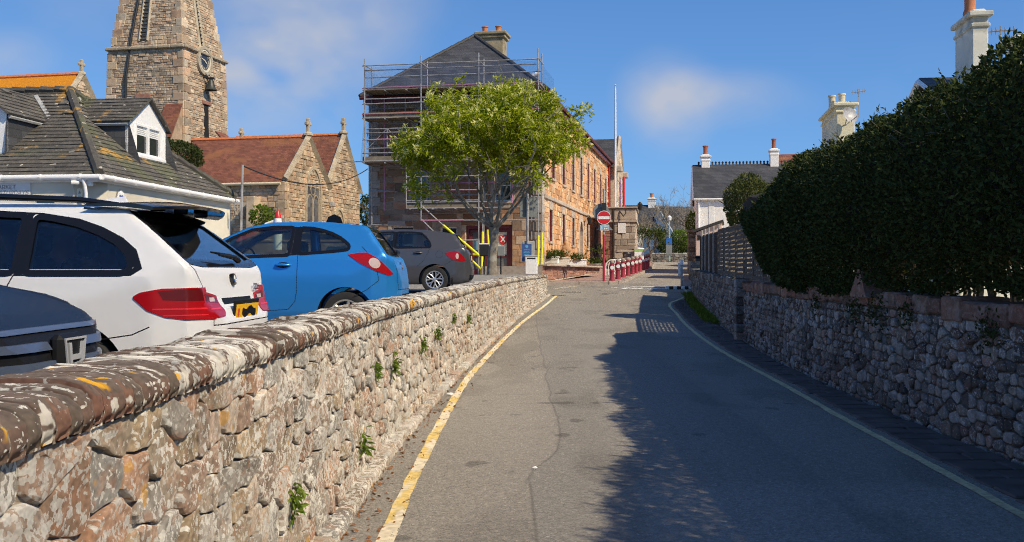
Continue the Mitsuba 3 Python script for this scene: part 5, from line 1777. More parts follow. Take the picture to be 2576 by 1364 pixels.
# ---------------------------------------------------------------- the tall hedge over the right wall
hg = thing('tall_hedge', 'tall dense dark evergreen hedge growing over the shaded right wall', 'hedge')
rh = np.random.default_rng(77)
Y0, Y1 = 1.5, 21.6
def hedge_point(y, t, inset_):
    """t from 0 (bottom of the lane side) over the top (0.62) to 1 (bottom of the garden side)."""
    xr = XRF(y)
    top = 3.47 + .14 * np.maximum(0, 7 - y) - .022 * (y - 8) + .22 * (meshkit.fbm(np.column_stack([y * 1.1, y * 0, y * 0 + 5]), 3) - .5)
    low = 1.33 + 1.25 * np.clip((y - 16.8) / 4.6, 0, 1) ** 1.1 + .30 * (meshkit.fbm(np.column_stack([y * .55, y * 0 + 2, y * 0]), 3) - .5)
    h = top - low
    bulge = .30 * (meshkit.fbm(np.column_stack([y * .9, t * 6, y * 0 + 9]), 4) - .5)
    k = np.clip(t / .42, 0, 1)          # lane face
    kt = np.clip((t - .42) / .28, 0, 1)   # top
    kb = np.clip((t - .70) / .30, 0, 1)   # garden face
    x = xr - .05 - (.46 - .36 * np.clip((y - 15) / 6, 0, 1)) * np.sin(np.clip(k * 1.15, 0, 1) * math.pi * .55) + .42 * k ** 3.2
    z = low + (h - .16) * k
    x = x + kt * 1.5; z = z + .18 * np.sin(kt * math.pi * .5 + 0) - 0 * kt
    z = z - kb * (h - .1); x = x + .25 * np.sin(kb * math.pi)
    nx_ = np.where(kt <= 0, -1, np.where(kb > 0, 1, 0)); nz_ = np.where((kt > 0) & (kb <= 0), 1.0, 0.15)
    n_ = np.stack([nx_, 0 * y, nz_], 1); n_ /= np.linalg.norm(n_, axis=1, keepdims=True)
    p = np.stack([x, y, z], 1) + n_ * (bulge - inset_)[:, None]
    endr = np.clip((y - (Y1 - .9)) / .9, 0, 1) ** 2
    c = np.stack([xr + .5, y, (top + low) / 2], 1)
    p = p + (c - p) * endr[:, None] * .45
    return p, n_
nl = 190000
y = Y0 + (Y1 - Y0) * rh.random(nl) ** 1.15
t = rh.random(nl) ** 1.25
ins = np.abs(rh.normal(size=nl)) * .16
p, n_ = hedge_point(y, t, ins)
# thin the lane face near its ragged bottom so that light shows through
low_ = (t < .10) & (meshkit.fbm(p * 1.7, 3, 5) < .36)
keep = ~low_
p, n_ = p[keep], n_[keep]
dirs = n_ * .55 + rh.normal(size=p.shape) * .65 + [0, 0, .15]
put('foliage', leaves(p, dirs, np.where(p[:, 1] < 14, .056, .075), rh, .5), 'hedge_leaf', hg, uv=True, kind='stuff')
# longer shoots that break the outline
ns = 420
y = Y0 + (Y1 - Y0) * rh.random(ns); t = .30 + .22 * rh.random(ns)
p, n_ = hedge_point(y, t, np.full(ns, .02))
m, lv = MB(), MB()
for a, nn in zip(p, n_):
    d = unit(nn * .6 + rh.normal(size=3) * .5 + [-.25, 0, .45]); L = .05 + .13 * rh.random() ** 2
    m.tube([a - d * .1, a + d * L], [.004, .002], 3, caps=False)
    k = 7
    q = a + d * (np.linspace(0, 1, k)[:, None] * L)
    leaves(q, d + rh.normal(size=(k, 3)) * .7, .06, rh, .5, mb=lv)
put('shoot', m, 'twig', hg, kind='stuff'); put('shoot_leaves', lv, 'hedge_leaf', hg, uv=True, kind='stuff')
# solid dark core, added unseen to stop sun leaking through the leaves
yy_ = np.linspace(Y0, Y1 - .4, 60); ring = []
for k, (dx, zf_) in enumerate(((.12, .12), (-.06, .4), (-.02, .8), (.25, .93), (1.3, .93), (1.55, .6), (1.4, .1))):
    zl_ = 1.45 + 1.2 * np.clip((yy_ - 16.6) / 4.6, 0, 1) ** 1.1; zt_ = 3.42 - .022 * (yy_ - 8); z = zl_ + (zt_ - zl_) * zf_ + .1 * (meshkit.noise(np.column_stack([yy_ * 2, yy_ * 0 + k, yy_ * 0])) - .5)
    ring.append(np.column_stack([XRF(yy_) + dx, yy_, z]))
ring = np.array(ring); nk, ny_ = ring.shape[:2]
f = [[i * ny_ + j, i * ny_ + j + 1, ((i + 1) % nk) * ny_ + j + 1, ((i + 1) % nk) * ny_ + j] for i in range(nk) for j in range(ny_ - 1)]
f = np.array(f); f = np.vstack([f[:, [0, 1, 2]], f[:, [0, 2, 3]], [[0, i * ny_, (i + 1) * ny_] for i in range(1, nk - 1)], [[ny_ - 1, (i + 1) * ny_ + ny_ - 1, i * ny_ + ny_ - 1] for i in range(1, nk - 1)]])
put('light_block_core', MB().raw(ring.reshape(-1, 3), f), 'hedge_core', hg)
m = MB()
for i in range(150):
    y_ = Y0 + (Y1 - Y0) * rh.random(); x_ = float(XRF(y_)) + .35 + rh.random() * .9
    a = np.array([x_, y_, .9]); pts = [a]
    for k in range(3):
        pts.append(pts[-1] + [rh.normal() * .10, rh.normal() * .16, .42])
    m.tube(pts, np.linspace(.035, .015, 4) * (.5 + rh.random()), 5, caps=False)
put('stems', m, 'twig', hg, kind='stuff')
# garden ground behind the wall
struct('garden', sheet([(4.4, -6), (20, -6), (40, 20), (40, 56), (10.2, 56), (7.3, 39.4), (6.0, 29), (5.4, 22.5), (4.8, 15.4), (4.6, 11), (4.5, 8)], lambda x, y: float(GP(y)) + .85, 2.0), 'garden_gravel' if mat('garden_gravel', varied((.52, .45, .30), .25, 5), .9) else '')
# ivy and weeds along both walls
def tuft(c, rad, n, mat_, size, r, up=.5, flat=None):
    P = np.asarray(c) + r.normal(size=(n, 3)) * rad
    return leaves(P, r.normal(size=(n, 3)) + [0, 0, up], size, r, .4)
for i, (yq, sq, iv) in enumerate(((11.5, .5, 'thick ivy just right of the pointed stone on the shaded wall'), (12.35, .4, 'ivy just left of the pointed stone on the shaded wall'), (10.5, .35, 'ivy trailing over the pink coping two blocks right of the pointed stone'), (8.6, .35, 'ivy on the pink coping near the right edge of the picture'), (14.2, .3, 'small ivy sprig on the shaded wall between pointed stone and buttress'))):
    pu = np.interp(yq, RP.ys, RP.len); p, n = RP.at(np.array([pu]))
    c = [*(p[0] + n[0] * .07), 1.02 + .12 * rh.random()]
    tag(put('ivy_patch', tuft(c, np.array([.04, .16, .13]) * sq * 2, int(420 * sq), 'hedge_leaf', .05, rh), 'hedge_leaf', uv=True), iv, 'ivy', 'ivy patches on the right wall'); labels[list(scene)[-1]]['kind'] = 'stuff'
WORD = ['nearest', 'second', 'third', 'fourth', 'fifth', 'sixth', 'seventh', 'farthest']; WY = (7.3, 8.0, 9.1, 11.2, 12.6, 14.6, 16.8, 5.0)
for i, yq in enumerate(WY):
    u_ = float(np.interp(yq, LP.ys, LP.len)); v_ = .3 + .6 * rh.random()
    q = LM(np.array([u_]), np.array([v_]), np.array([.04]))[0]
    tag(put('wall_fern', leaves(np.repeat(q[None], 60, 0) + rh.normal(size=(60, 3)) * [.012, .02, .04], rh.normal(size=(60, 3)) * .6 + [.4, 0, -.5], .06, rh, .3), 'fresh_leaf', uv=True), f'small green weed in the joints of the sunlit left wall, {WORD[sorted(WY).index(yq)]} from the camera', 'weed', 'weeds in the left wall')
gm = MB()
for i in range(420):
    yq = 26 + 12.5 * rh.random()
    c = np.array([float(XRF(yq)) - .05 - .3 * rh.random() ** 2, yq, lane_z(float(XRF(yq)) - .2, yq) + .02])
    leaves(np.repeat(c[None], 5, 0), rh.normal(size=(5, 3)) * .5 + [0, 0, 1.0], .16, rh, .12, mb=gm)
tag(put('grass_verge', gm, 'fresh_leaf', uv=True), 'strip of grass growing at the foot of the shaded right wall', 'grass')
labels['grass_verge']['kind'] = 'stuff'
# sunlit bush at the end of the hedge
def bush(name, c, rad, n, mat_, size, label, cat='bush', group=None, core=True, seed=0):
    r = np.random.default_rng(seed)
    k = thing(name, label, cat, group)
    d = r.normal(size=(n, 3)); d /= np.linalg.norm(d, axis=1, keepdims=True)
    R = .72 + .5 * meshkit.fbm(d * 2.2 + seed, 4)
    P = np.asarray(c) + d * np.asarray(rad) * (R * (1 - .35 * r.random(n) ** 2))[:, None]
    put('foliage', leaves(P, d * .6 + r.normal(size=(n, 3)) * .7 + [0, 0, .2], size, r, .5), mat_, k, uv=True)
    m, tips = MB(), []
    for j in range(4):
        branches(np.asarray(c) - [0, 0, rad[2] * 1.0], [r.normal() * .4, r.normal() * .4, 1], rad[2] * .7, .05 * max(rad[2], .3), 2, r, m, tips, sides=4)
    put('branch', m, 'twig', k)
    return k
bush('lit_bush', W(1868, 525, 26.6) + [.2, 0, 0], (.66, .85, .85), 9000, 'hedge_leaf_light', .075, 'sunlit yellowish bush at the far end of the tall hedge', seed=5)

# ---------------------------------------------------------------- fence panels on the right
mat('fence_wood', varied((.12, .105, .088), .35, 8), .85); mat('fence_wood_dark', varied((.055, .045, .038), .35, 8), .85); mat('fence_wood_pale', varied((.62, .52, .38), .2, 8), .85); mat('post_concrete', varied((.40, .37, .33), .2, 8), .9)
fx = lambda y: float(XRF(y)) + .16
lf = thing('lattice_fence', 'grey woven lattice fence panels above the shaded right wall', 'fence')
yl = [18.3, 19.7, 21.1, 22.5, 23.9, 25.3, 26.7, 28.1]
for a, b in zip(yl[:-1], yl[1:]):
    p, q = np.array([fx(a), a, 0]), np.array([fx(b), b, 0])
    d = unit(q - p); n = np.array([-d[1], d[0], 0]); L = np.linalg.norm(q - p)
    R = np.stack([d, -n, [0, 0, 1.0]], 1)
    zb = float(ZRT((a + b) / 2)) + .02
    for s_ in (0, 1):
        put('post', MB().cbox(p + d * L * s_ + [0, 0, zb + .58] if s_ else p + [0, 0, zb + .58], [.07, .07, 1.2], R, .01), 'fence_wood', lf)
    for j in range(11):
        z = zb + .08 + j * .105
        w = MB()
        nseg = 12
        x = np.linspace(.03, L - .03, nseg + 1)
        off = .018 * np.cos(np.arange(nseg + 1) * math.pi + j * math.pi)
        V = []
        for xx, o in zip(x, off):
            for dz in (-.038, .038):
                for dd in (-.004, .004):
                    V.append(p + d * xx + n * (o + dd) + [0, 0, z + dz])
        f = []
        for i in range(nseg):
            q0 = i * 4
            f += [[q0, q0 + 4, q0 + 6, q0 + 2], [q0 + 1, q0 + 3, q0 + 7, q0 + 5], [q0 + 2, q0 + 6, q0 + 7, q0 + 3], [q0, q0 + 1, q0 + 5, q0 + 4]]
        put('slat', w.raw(V, f), 'fence_wood', lf)
    for i in range(7):
        put('upright', MB().box(p + d * (L * (i + .5) / 7) + [0, 0, zb + .6], [.03, .012, 1.15], R), 'fence_wood', lf)
    for z in (zb + .02, zb + 1.2):
        put('rail', MB().cbox(p + d * L / 2 + [0, 0, z], [L, .05, .04], R, .008), 'fence_wood', lf)
df = thing('board_fence', 'dark upright board fence with pale posts between the lattice panels and the white house', 'fence')
yb = np.arange(28.2, 36.8, 1.7)
for a, b in zip(yb[:-1], yb[1:]):
    p, q = np.array([fx(a) + .05, a, 0]), np.array([fx(b) + .05, b, 0])
    d = unit(q - p); L = np.linalg.norm(q - p); R = np.stack([d, [d[1], -d[0], 0], [0, 0, 1.0]], 1)
    zb = float(ZRT((a + b) / 2)) - .1
    put('post', MB().cbox(p + [-.03, 0, zb + .72], [.06, .05, 1.5], R, .01), 'post_concrete', df)
    n = 11
    for i in range(n):
        put('board', MB().box(p + d * (L * (i + .5) / n) + [.02 * (i % 2), 0, zb + .66], [L / n + .015, .018, 1.28 + .02 * rng.random()], R), 'fence_wood_dark', df)
k = thing('pale_fence_panel', 'sunlit pale wooden fence panel facing the lane behind the lattice', 'fence')
for i in range(9):
    put('board', MB().cbox([6.05 + i * .115, 28.6, 1.9], [.108, .02, 1.6 + .02 * (i % 2)], None, .004), 'fence_wood_pale', k)
put('rail', MB().cbox([6.5, 28.56, 2.72], [1.1, .05, .05], None, .01), 'fence_wood_pale', k)

# ---------------------------------------------------------------- houses on the right
def gable_house(name, label, pl, wd, dp, zg, ze, zr, wall, roof, oh=.15):
    """A plain house: front along u, ridge along u, gables left and right."""
    h = thing(name, label, 'house')
    g = Polygon([(0, zg), (dp, zg), (dp, ze), (dp / 2, zr), (0, ze)])
    m = MB().prism(g, pl.o, pl.a, [0, 0, 1], 0, wd)
    v = m.V[0]
    m2 = MB().raw(v, m.F[0])
    put('wall', m2, wall, h)
    m = MB()
    roof_plane(m, [pl.P(-oh, -oh, ze - .02), pl.P(wd + oh, -oh, ze - .02), pl.P(wd + oh, dp / 2, zr + .08), pl.P(-oh, dp / 2, zr + .08)], .07)
    roof_plane(m, [pl.P(-oh, dp + oh, ze - .02), pl.P(wd + oh, dp + oh, ze - .02), pl.P(wd + oh, dp / 2, zr + .08), pl.P(-oh, dp / 2, zr + .08)], .07)
    put('roof', m, roof, h)
    put('gutter', MB().tube([pl.P(-oh, -oh - .03, ze - .03), pl.P(wd + oh, -oh - .03, ze - .03)], .06, 8), 'white_plastic', h)
    for s_ in (-oh - .02, wd + oh + .02):
        put('bargeboard', MB().tube([pl.P(s_, -oh, ze - .04), pl.P(s_, dp / 2, zr + .06), pl.P(s_, dp + oh, ze - .04)], .07, 4), 'white_paint', h)
    return h


WH = Plan(tuple(W(1752, 600, 58)[:2]), math.radians(-9))
wz = lambda py, v=0, u=0: WH.z_at(py, u, v)
white = gable_house('white_house', 'white rendered house with a slate roof and two chimneys beyond the hedge', WH, 9.5, 6.4, 1.2, wz(501), wz(421, 3.2), 'render_white', 'slate')
WF1 = Face(WH.P(0, 0, 0), WH.b, -WH.a)
window(WF1, WH.u_at(1797, 0), wz(562), WH.u_at(1822, 0) - WH.u_at(1797, 0), wz(512) - wz(562), white, rec=.02, bars=(1, 2), fr='white_plastic', fw=.09, sill=None)
put('shutter_panel', F_box(WF1, WH.u_at(1783, 0), WH.u_at(1796, 0), wz(566), wz(510), .004, .03), 'white_paint', white)
put('downpipe', MB().tube([WH.P(.12, -.08, 1.3), WH.P(.12, -.08, wz(504))], .05), 'white_plastic', white)
n = 46
m = MB()
for i in range(n):
    m.lathe([(0, 0), (.06, .02), (.05, .12), (.08, .17), (0, .25)], WH.P(.2 + i * .2, 3.2, wz(421, 3.2) + .1), 5)
put('ridge_crest', m, 'hip_tile', white, kind='stuff')
def chimney(parent, pl, u, v, w, d, z0, z1, mat_, pots, pmat, ph, pr=.13, cap=.09, capm=None):
    c = put('chimney', MB().cbox(pl.P(u, v, (z0 + z1) / 2), [w, d, z1 - z0], pl.R, .02), mat_, parent)
    m = MB().cbox(pl.P(u, v, z1 - .20), [w + cap, d + cap, .09], pl.R, .02).cbox(pl.P(u, v, z1 + .04), [w + 2.4 * cap, d + 2.4 * cap, .11], pl.R, .02).cbox(pl.P(u, v, z1 + .12), [w * .9, d * .9, .1], pl.R, .04)
    put('cap', m, capm or mat_, c)
    for du, dv in pots:
        put('chimney_pot', pot(pl.P(u + du, v + dv, z1 + .15), pr, ph), pmat, c, smooth=40)
    return c
chimney(white, WH, WH.u_at(1775, 3.2), 3.2, .5, .7, wz(440, 3.2), wz(397, 3.2), 'render_white', [(0, 0)], 'red_brick_pot', .55, .15, .06)
chimney(white, WH, WH.u_at(1947, 3.2), 3.2, .48, .7, wz(425, 3.2) - .5, wz(385, 3.2), 'render_white', [(0, 0)], 'red_brick_pot', .6, .13, .05)
RH = Plan(tuple(W(1962, 600, 66)[:2]), math.radians(-9))
gable_house('red_roofed_house', 'house with a red tiled roof just showing behind the hedge and white chimney', RH, 8, 6, 1.5, RH.z_at(430, 0, 0), RH.z_at(394, 0, 3), 'render_white', 'red_tile')
# pink lean-to with a sloping dark roof in front of the white house
PK = Plan(tuple(W(1752, 600, 51)[:2]), math.radians(-12))
pk = thing('pink_outbuilding', 'pink rendered lean-to with a dark sloping roof edge before the white house', 'building')
pu = PK.u_at(1816, 0)
g = Polygon([(0, 1.0), (pu, 1.0), (pu, PK.z_at(560, pu, 0)), (0, PK.z_at(585, 0, 0))])
put('wall', MB().prism(g, PK.P(0, 0, 0), PK.b, [0, 0, 1], -3.5, 0), 'render_pink', pk)
m = MB(); roof_plane(m, [PK.P(-.15, -.2, PK.z_at(585, 0, 0) + .0), PK.P(pu + .1, -.2, PK.z_at(560, pu, 0) + .03), PK.P(pu + .1, 3.6, PK.z_at(560, pu, 0) + .03), PK.P(-.15, 3.6, PK.z_at(585, 0, 0))], .12); put('roof', m, 'hip_tile', pk)
put('vent', MB().box(PK.P(.25, -.01, PK.z_at(598, 0, 0)), [.4, .04, .22], PK.R), 'dark_void', pk)
put('wall_lamp', MB().lathe([(0, 0), (.06, .02), (.08, .2), (.02, .28)], PK.P(.95, -.15, PK.z_at(603, .9, 0)), 8).tube([PK.P(.95, 0, PK.z_at(597, .9, 0)), PK.P(.95, -.15, PK.z_at(597, .9, 0))], .02), 'white_plastic', pk)
# cream house with the two-pot chimney and the dish
CH = Plan(tuple(W(2105, 600, 36)[:2]), math.radians(-9))
cz_ = lambda py, v=0, u=0: CH.z_at(py, u, v)
cream = gable_house('cream_house', 'cream house behind the hedge, its two-pot chimney and roof edge showing', Plan(tuple(CH.P(.0, -2.2, 0)[:2]), math.radians(-9)), 8.0, 6, .9, 4.6, 6.15, 'render_yellow', 'slate')
cw = CH.u_at(2150, 0); cd = CH.v_at(2068, 0)
cc = chimney(cream, CH, cw / 2, cd / 2, cw, cd, 3.5, cz_(266), 'render_yellow', [(-.16, .25), (.14, -.1)], 'cream_pot', .55, .125, .10)
dsh = thing('satellite_dish', 'grey satellite dish on the cream two-pot chimney', 'satellite dish')
c = CH.P(CH.u_at(2134, -.35), -.35, cz_(297))
prof = [(.001, 0), (.12, .015), (.24, .065), (.30, .11), (.305, .115), (.24, .075), (.12, .027), (.001, .012)]
m = MB().lathe(prof, c, 20, axis=unit([.35, -.8, .35])); put('dish', m, 'steel_tube', dsh, smooth=50)
put('arm', MB().tube([c + [0, .05, 0], c + [0, .3, -.2], CH.P(.35, .02, cz_(315))], .02).tube([c + [-.02, .02, -.25], c + [.2, -.35, -.05]], .015), 'steel_tube', dsh)
def aerial(name, c, d, label, L=.9, parent=None):
    k = thing(name, label, 'aerial')
    d = unit(d); s_ = unit(np.cross(d, [0, 0, 1.0]))
    m = MB().tube([c, c + d * L], .016, 5)
    put('boom', m, 'steel_tube', k)
    m = MB()
    for i in range(6):
        q = c + d * (L * (.12 + .16 * i)); m.tube([q - s_ * .14, q + s_ * .14], .008, 4).tube([q - np.array([0, 0, .08]), q + np.array([0, 0, .08])], .007, 4)
    put('element', m, 'steel_tube', k)
    put('mast', MB().tube([c + d * .25 + [0, 0, -.9], c + d * .25 + [0, 0, .1]], .018, 5), 'steel_tube', k)
aerial('chimney_aerial', CH.P(.5, .1, cz_(233)), [1, -.3, .1], 'small television aerial beside the cream chimney pots', .5)
# nearer house with the tall weathered chimney
NH = Plan(tuple(W(2446, 600, 22)[:2]), math.radians(-8))
nz_ = lambda py, v=0, u=0: NH.z_at(py, u, v)
near = gable_house('mossy_chimney_house', 'house hidden by the hedge with one tall weathered chimney rising over it', Plan(tuple(NH.P(-.5, -.9, 0)[:2]), math.radians(-8)), 8.5, 5.4, .6, 4.9, 5.9, 'render_mossy', 'slate')
nw = NH.u_at(2487, 0); nd = NH.v_at(2403, 0)
chimney(near, NH, nw / 2, nd / 2, nw, nd, 4.2, nz_(40), 'render_mossy', [(-.02, .02)], 'terracotta', .75, .13, .07)
aerial('roof_aerial', NH.P(nw + .05, .2, nz_(76)), [1, -.35, 0], 'white television aerial behind the weathered chimney', .55)
chimney(near, NH, NH.u_at(2585, 1.0), 1.0, .6, .6, 4.5, nz_(112, 1.0), 'render_mossy', [], 'terracotta', .5)
# ---------------------------------------------------------------- far end of the street
fw = thing('stone_wall', 'low sunlit stone wall across the far end of the street', 'wall')
a, b = W(1636, 640, 88), W(1752, 640, 88)
FWf = Face([a[0], 88, 2.0], [1, 0, 0], [0, -1, 0])
m = MB(); FWf.box(m, 0, b[0] - a[0], 0, .98, -.4, -.02); put('core', m, 'mortar', fw)
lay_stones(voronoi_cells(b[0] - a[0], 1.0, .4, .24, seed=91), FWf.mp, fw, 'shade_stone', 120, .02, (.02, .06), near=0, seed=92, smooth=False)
for i in range(10):
    w = (b[0] - a[0]) / 10
    put('coping_block', F_box(FWf, i * w, (i + 1) * w - .02, .98, 1.1, -.45, .06, (rng.random(), rng.random()), .02), 'granite', fw, uv=True)
def far_house(name, label, px0, px1, Y, pyE, pyR, wall, roof, dp=6, ang=-10, zg=2.2):
    pl = Plan(tuple(W(px0, 600, Y)[:2]), math.radians(ang))
    wd = pl.u_at(px1, 0)
    return gable_house(name, label, pl, wd, dp, zg, pl.z_at(pyE, 0, 0), pl.z_at(pyR, 0, dp / 2), wall, roof), pl
h1, P1 = far_house('slate_house', 'far slate-roofed house with a white gable chimney behind bare trees', 1540, 1645, 108, 575, 520, 'render_white', 'slate')
chimney(h1, P1, P1.u_at(1640, 3), 3, .8, .9, P1.z_at(530, 0, 3), P1.z_at(503, 0, 3), 'render_white', [(0, 0)], 'terracotta', .5, .2, .08)
h2, P2 = far_house('white_gabled_house', 'far white house with a slate roof at the right end of the street', 1700, 1790, 104, 590, 522, 'render_white', 'slate', 7, 20)
h3, P3 = far_house('yellow_house', 'small pale yellow house front behind the far shrubs', 1660, 1712, 112, 605, 580, 'render_yellow', 'slate', 5, 0)
for i in range(3):
    window(Face(P3.P(0, 0, 0), P3.b, -P3.a), .3 + i * .75, P3.z_at(632, 0, 0), .5, .8, h3, rec=-.02, bars=(1, 1), fr='white_plastic', sill=None)
h4, P4 = far_house('purple_slate_house', 'house with a purple slate roof and red stone gable behind the porch', 1575, 1612, 76, 622, 566, 'red_granite', 'slate_purple', 5.5, 68, 1.9)
k = thing('stone_pier', 'dark stone gate pier beyond the pink outbuilding', 'pier')
p = W(1742, 655, 60)
for i in range(9):
    put('block', MB().cbox([p[0], 60, 1.45 + .27 * i], [.5 + .02 * (i % 2), .5, .262], None, .02, (rng.random(), rng.random())), 'shade_stone', k, uv=True)
put('cap', MB().cbox([p[0], 60, 1.45 + .27 * 9], [.6, .6, .16], None, .03, (.5, .5)), 'shade_stone', k, uv=True)
bush('pier_bush', W(1744, 565, 61), (.45, .45, .75), 1500, 'fresh_leaf', .11, 'bright green bush growing behind the dark stone pier', seed=8)
bush('dark_shrub', W(1690, 622, 92), (1.4, .8, .8), 2500, 'shrub_leaf', .16, 'dark rounded shrub on top of the far stone wall', seed=9)
bush('light_shrub', W(1712, 605, 94), (1.0, .8, 1.0), 2000, 'fresh_leaf', .16, 'light green shrub right of the dark shrub on the far wall', seed=10)
def bare_tree(name, base, H, label, seed, crown=None, group=None, mat_='pale_twig', spread=.5, depth=5, rad=.16):
    r = np.random.default_rng(seed)
    k = thing(name, label, 'tree', group)
    m, tips = MB(), []
    branches(base, [0, 0, 1], H * .3, rad, depth, r, m, tips, spread, .78, .10, (2, 3), 3)
    put('trunk', m, mat_, k)
    if crown:
        P = np.array([t_[0] for t_ in tips]); D = np.array([t_[1] for t_ in tips])
        P = np.repeat(P, crown[1], 0) + r.normal(size=(len(P) * crown[1], 3)) * .22
        put('crown', leaves(P, np.repeat(D, crown[1], 0) + r.normal(size=P.shape) * .8, crown[2], r, .5), crown[0], k, uv=True)
    else:
        P = np.array([t_[0] for t_ in tips]); D = np.array([t_[1] for t_ in tips]); tw = MB()
        for q, d in zip(P, D):
            for j in range(3):
                e = unit(d + r.normal(size=3) * .6)
                tw.tube([q, q + e * .35, q + e * .6 + [0, 0, .12]], [.014, .010, .006], 3, caps=False)
        put('twigs', tw, mat_, k, kind='stuff')
    return k
for i, (px, Y, H, lab) in enumerate(((1668, 100, 5.2, 'bare spreading tree, leftmost of those behind the far wall'), (1692, 98, 5.8, 'bare twiggy tree in the middle of those behind the far wall'), (1722, 102, 5.4, 'bare twiggy tree, rightmost of those behind the far wall'), (1612, 92, 3.6, 'small bare tree in front of the far slate-roofed house'))):
    b = W(px, 640, Y); b[2] = 2.3
    bare_tree('bare_tree', b, H, lab, 200 + i, group='bare trees at the far end of the street', rad=.13)
b = W(1637, 660, 82); b[2] = 2.1
bare_tree('clipped_tree', b, 2.9, 'small round-headed green tree with a dark trunk at the street end', 210, ('shrub_leaf', 18, .16), mat_='twig', depth=4, rad=.12)
k = thing('street_lamp', 'thin pale green lamp post with two blue plates at the far junction', 'street lamp')
p = W(1684, 657, 84)
put('post', MB().tube([[p[0], 84, p[2]], [p[0], 84, W(0, 552, 84)[2]]], [.07, .05], 8), 'lamp_green' if mat('lamp_green', (.30, .45, .36), .5) else '', k)
put('lantern', MB().lathe([(0, 0), (.14, .05), (.2, .3), (.05, .45), (0, .46)], [p[0], 84, W(0, 556, 84)[2]], 10), 'white_plastic', k)
mat('sign_blue', (.03, .14, .50), .4); mat('sign_grey', varied((.20, .22, .23), .12, 4), .5)
for py, h, mm_ in ((607, .5, 'sign_blue'), (628, .8, 'sign_grey')):
    put('plate', MB().box(W(1683, py, 83.88), [.5, .03, h]), mm_, k)

# ---------------------------------------------------------------- street furniture
mat('bollard_red', varied((.34, .035, .06), .15, 6), .4); mat('sign_red', (.60, .02, .025), .35); mat('sign_white', (.80, .80, .80), .35); mat('sign_cyan', (.10, .38, .62), .4)
bx = [1048, 1108, 1160, 1210, 1255, 1293, 1330, 1363, 1392, 1412]
byz = [1130, 1112, 1100, 1085, 1066, 1050, 1034, 1018, 1005, 995]
bpx = [(1500 + x * .29326) * .85185 for x in bx]
bpy = [(500 + y * .29326) * .85185 for y in byz]
ORD = ['nearest', 'second', 'third', 'fourth', 'fifth', 'sixth', 'seventh', 'eighth', 'ninth', 'farthest']
for i, (px, py) in enumerate(zip(bpx, bpy)):
    Y = 46.9 + 18.3 * (i / 9) ** 1.05
    p = W(px, py, Y); p[2] = pave_z(p[0], Y)
    k = thing('bollard', f'red bollard with grey ball top and white disc, {ORD[i]} of the kerb row', 'bollard', 'red bollards along the pavement edge')
    put('post', MB().lathe([(.0, 0), (.13, 0), (.13, .08), (.105, .12), (.10, .40), (.125, .42), (.125, .45), (.10, .47), (.095, .70), (.12, .72), (.12, .76), (.06, .79), (0, .79)], p, 14), 'bollard_red', k, smooth=35)
    put('ball', MB().lathe([(0, .76), (.05, .77), (.085, .80), (.098, .855), (.085, .91), (.05, .945), (0, .955)], p, 14), 'granite', k, smooth=True)
    put('disc', MB().cyl(p + [0, -.10, .60], p + [0, -.125, .60], .09, .09, 14), 'sign_white', k)
# no entry sign
sp = W(1519, 705, 46.3)
k = thing('no_entry_sign', 'round red no entry sign on a red and white post at the kerb', 'road sign')
z0 = pave_z(sp[0], 46.3); X, Y = sp[0], 46.3
put('post', MB().tube([[X, Y, z0], [X, Y, EYE + (682 - 590) / F_ * Y]], .055, 10), 'bollard_red', k, smooth=50)
put('upper_post', MB().tube([[X, Y, EYE + (682 - 590) / F_ * Y], [X, Y, EYE + (682 - 475) / F_ * Y]], .05, 10), 'steel_tube', k, smooth=50)
cz2 = EYE + (682 - 548) / F_ * Y
Fs = Face([X, Y - .09, cz2], [1, 0, 0], [0, -1, 0])
m = MB(); Fs.prism(m, Point(0, 0).buffer(.315, quad_segs=12), -.02, 0); put('rim', m, 'sign_white', k)
m = MB(); Fs.prism(m, Point(0, 0).buffer(.295, quad_segs=12), .001, .005); put('red_disc', m, 'sign_red', k)
m = MB(); Fs.prism(m, sbox(-.25, -.065, .25, .065), .006, .010); put('white_bar', m, 'sign_white', k)
m = MB(); Fs.prism(m, affinity.translate(sbox(-.19, -.12, .19, .12), .02, -.455), -.01, .004); put('plate_rim', m, 'sign_white', k)
m = MB(); Fs.prism(m, affinity.translate(sbox(-.175, -.105, .175, .105), .02, -.455), .005, .009); put('plate', m, 'sign_cyan', k)
m = MB()
for q in (Polygon([(-.13, -.08), (-.10, -.08), (-.10, .02), (-.075, .02), (-.115, .075), (-.155, .02), (-.13, .02)]), sbox(-.02, -.07, .03, -.01), sbox(.06, -.06, .13, -.015), Polygon([(-.03, .03), (.14, .03), (.14, .055), (-.03, .055)])):
    Fs.prism(m, affinity.translate(q, .02, -.455), .010, .013)
put('pictogram', m, 'sign_white', k)
m = MB(); Fs.prism(m, Point(-.12, .27).buffer(.375, quad_segs=12), -.25, -.235); put('rear_disc', m, 'sign_grey', k, label='grey back of a round sign behind the no entry disc')
m = MB(); Fs.prism(m, Polygon([(-.33, -.55), (.42, -.55), (.32, -.43), (.10, -.10), (-.04, -.10), (-.22, -.43)]), -.25, -.235); put('rear_triangle', m, 'sign_grey', k, label='grey back of a triangular sign')
put('clamp', MB().box([X, Y - .03, cz2 + .42], [.2, .1, .5]), 'black_metal', k)
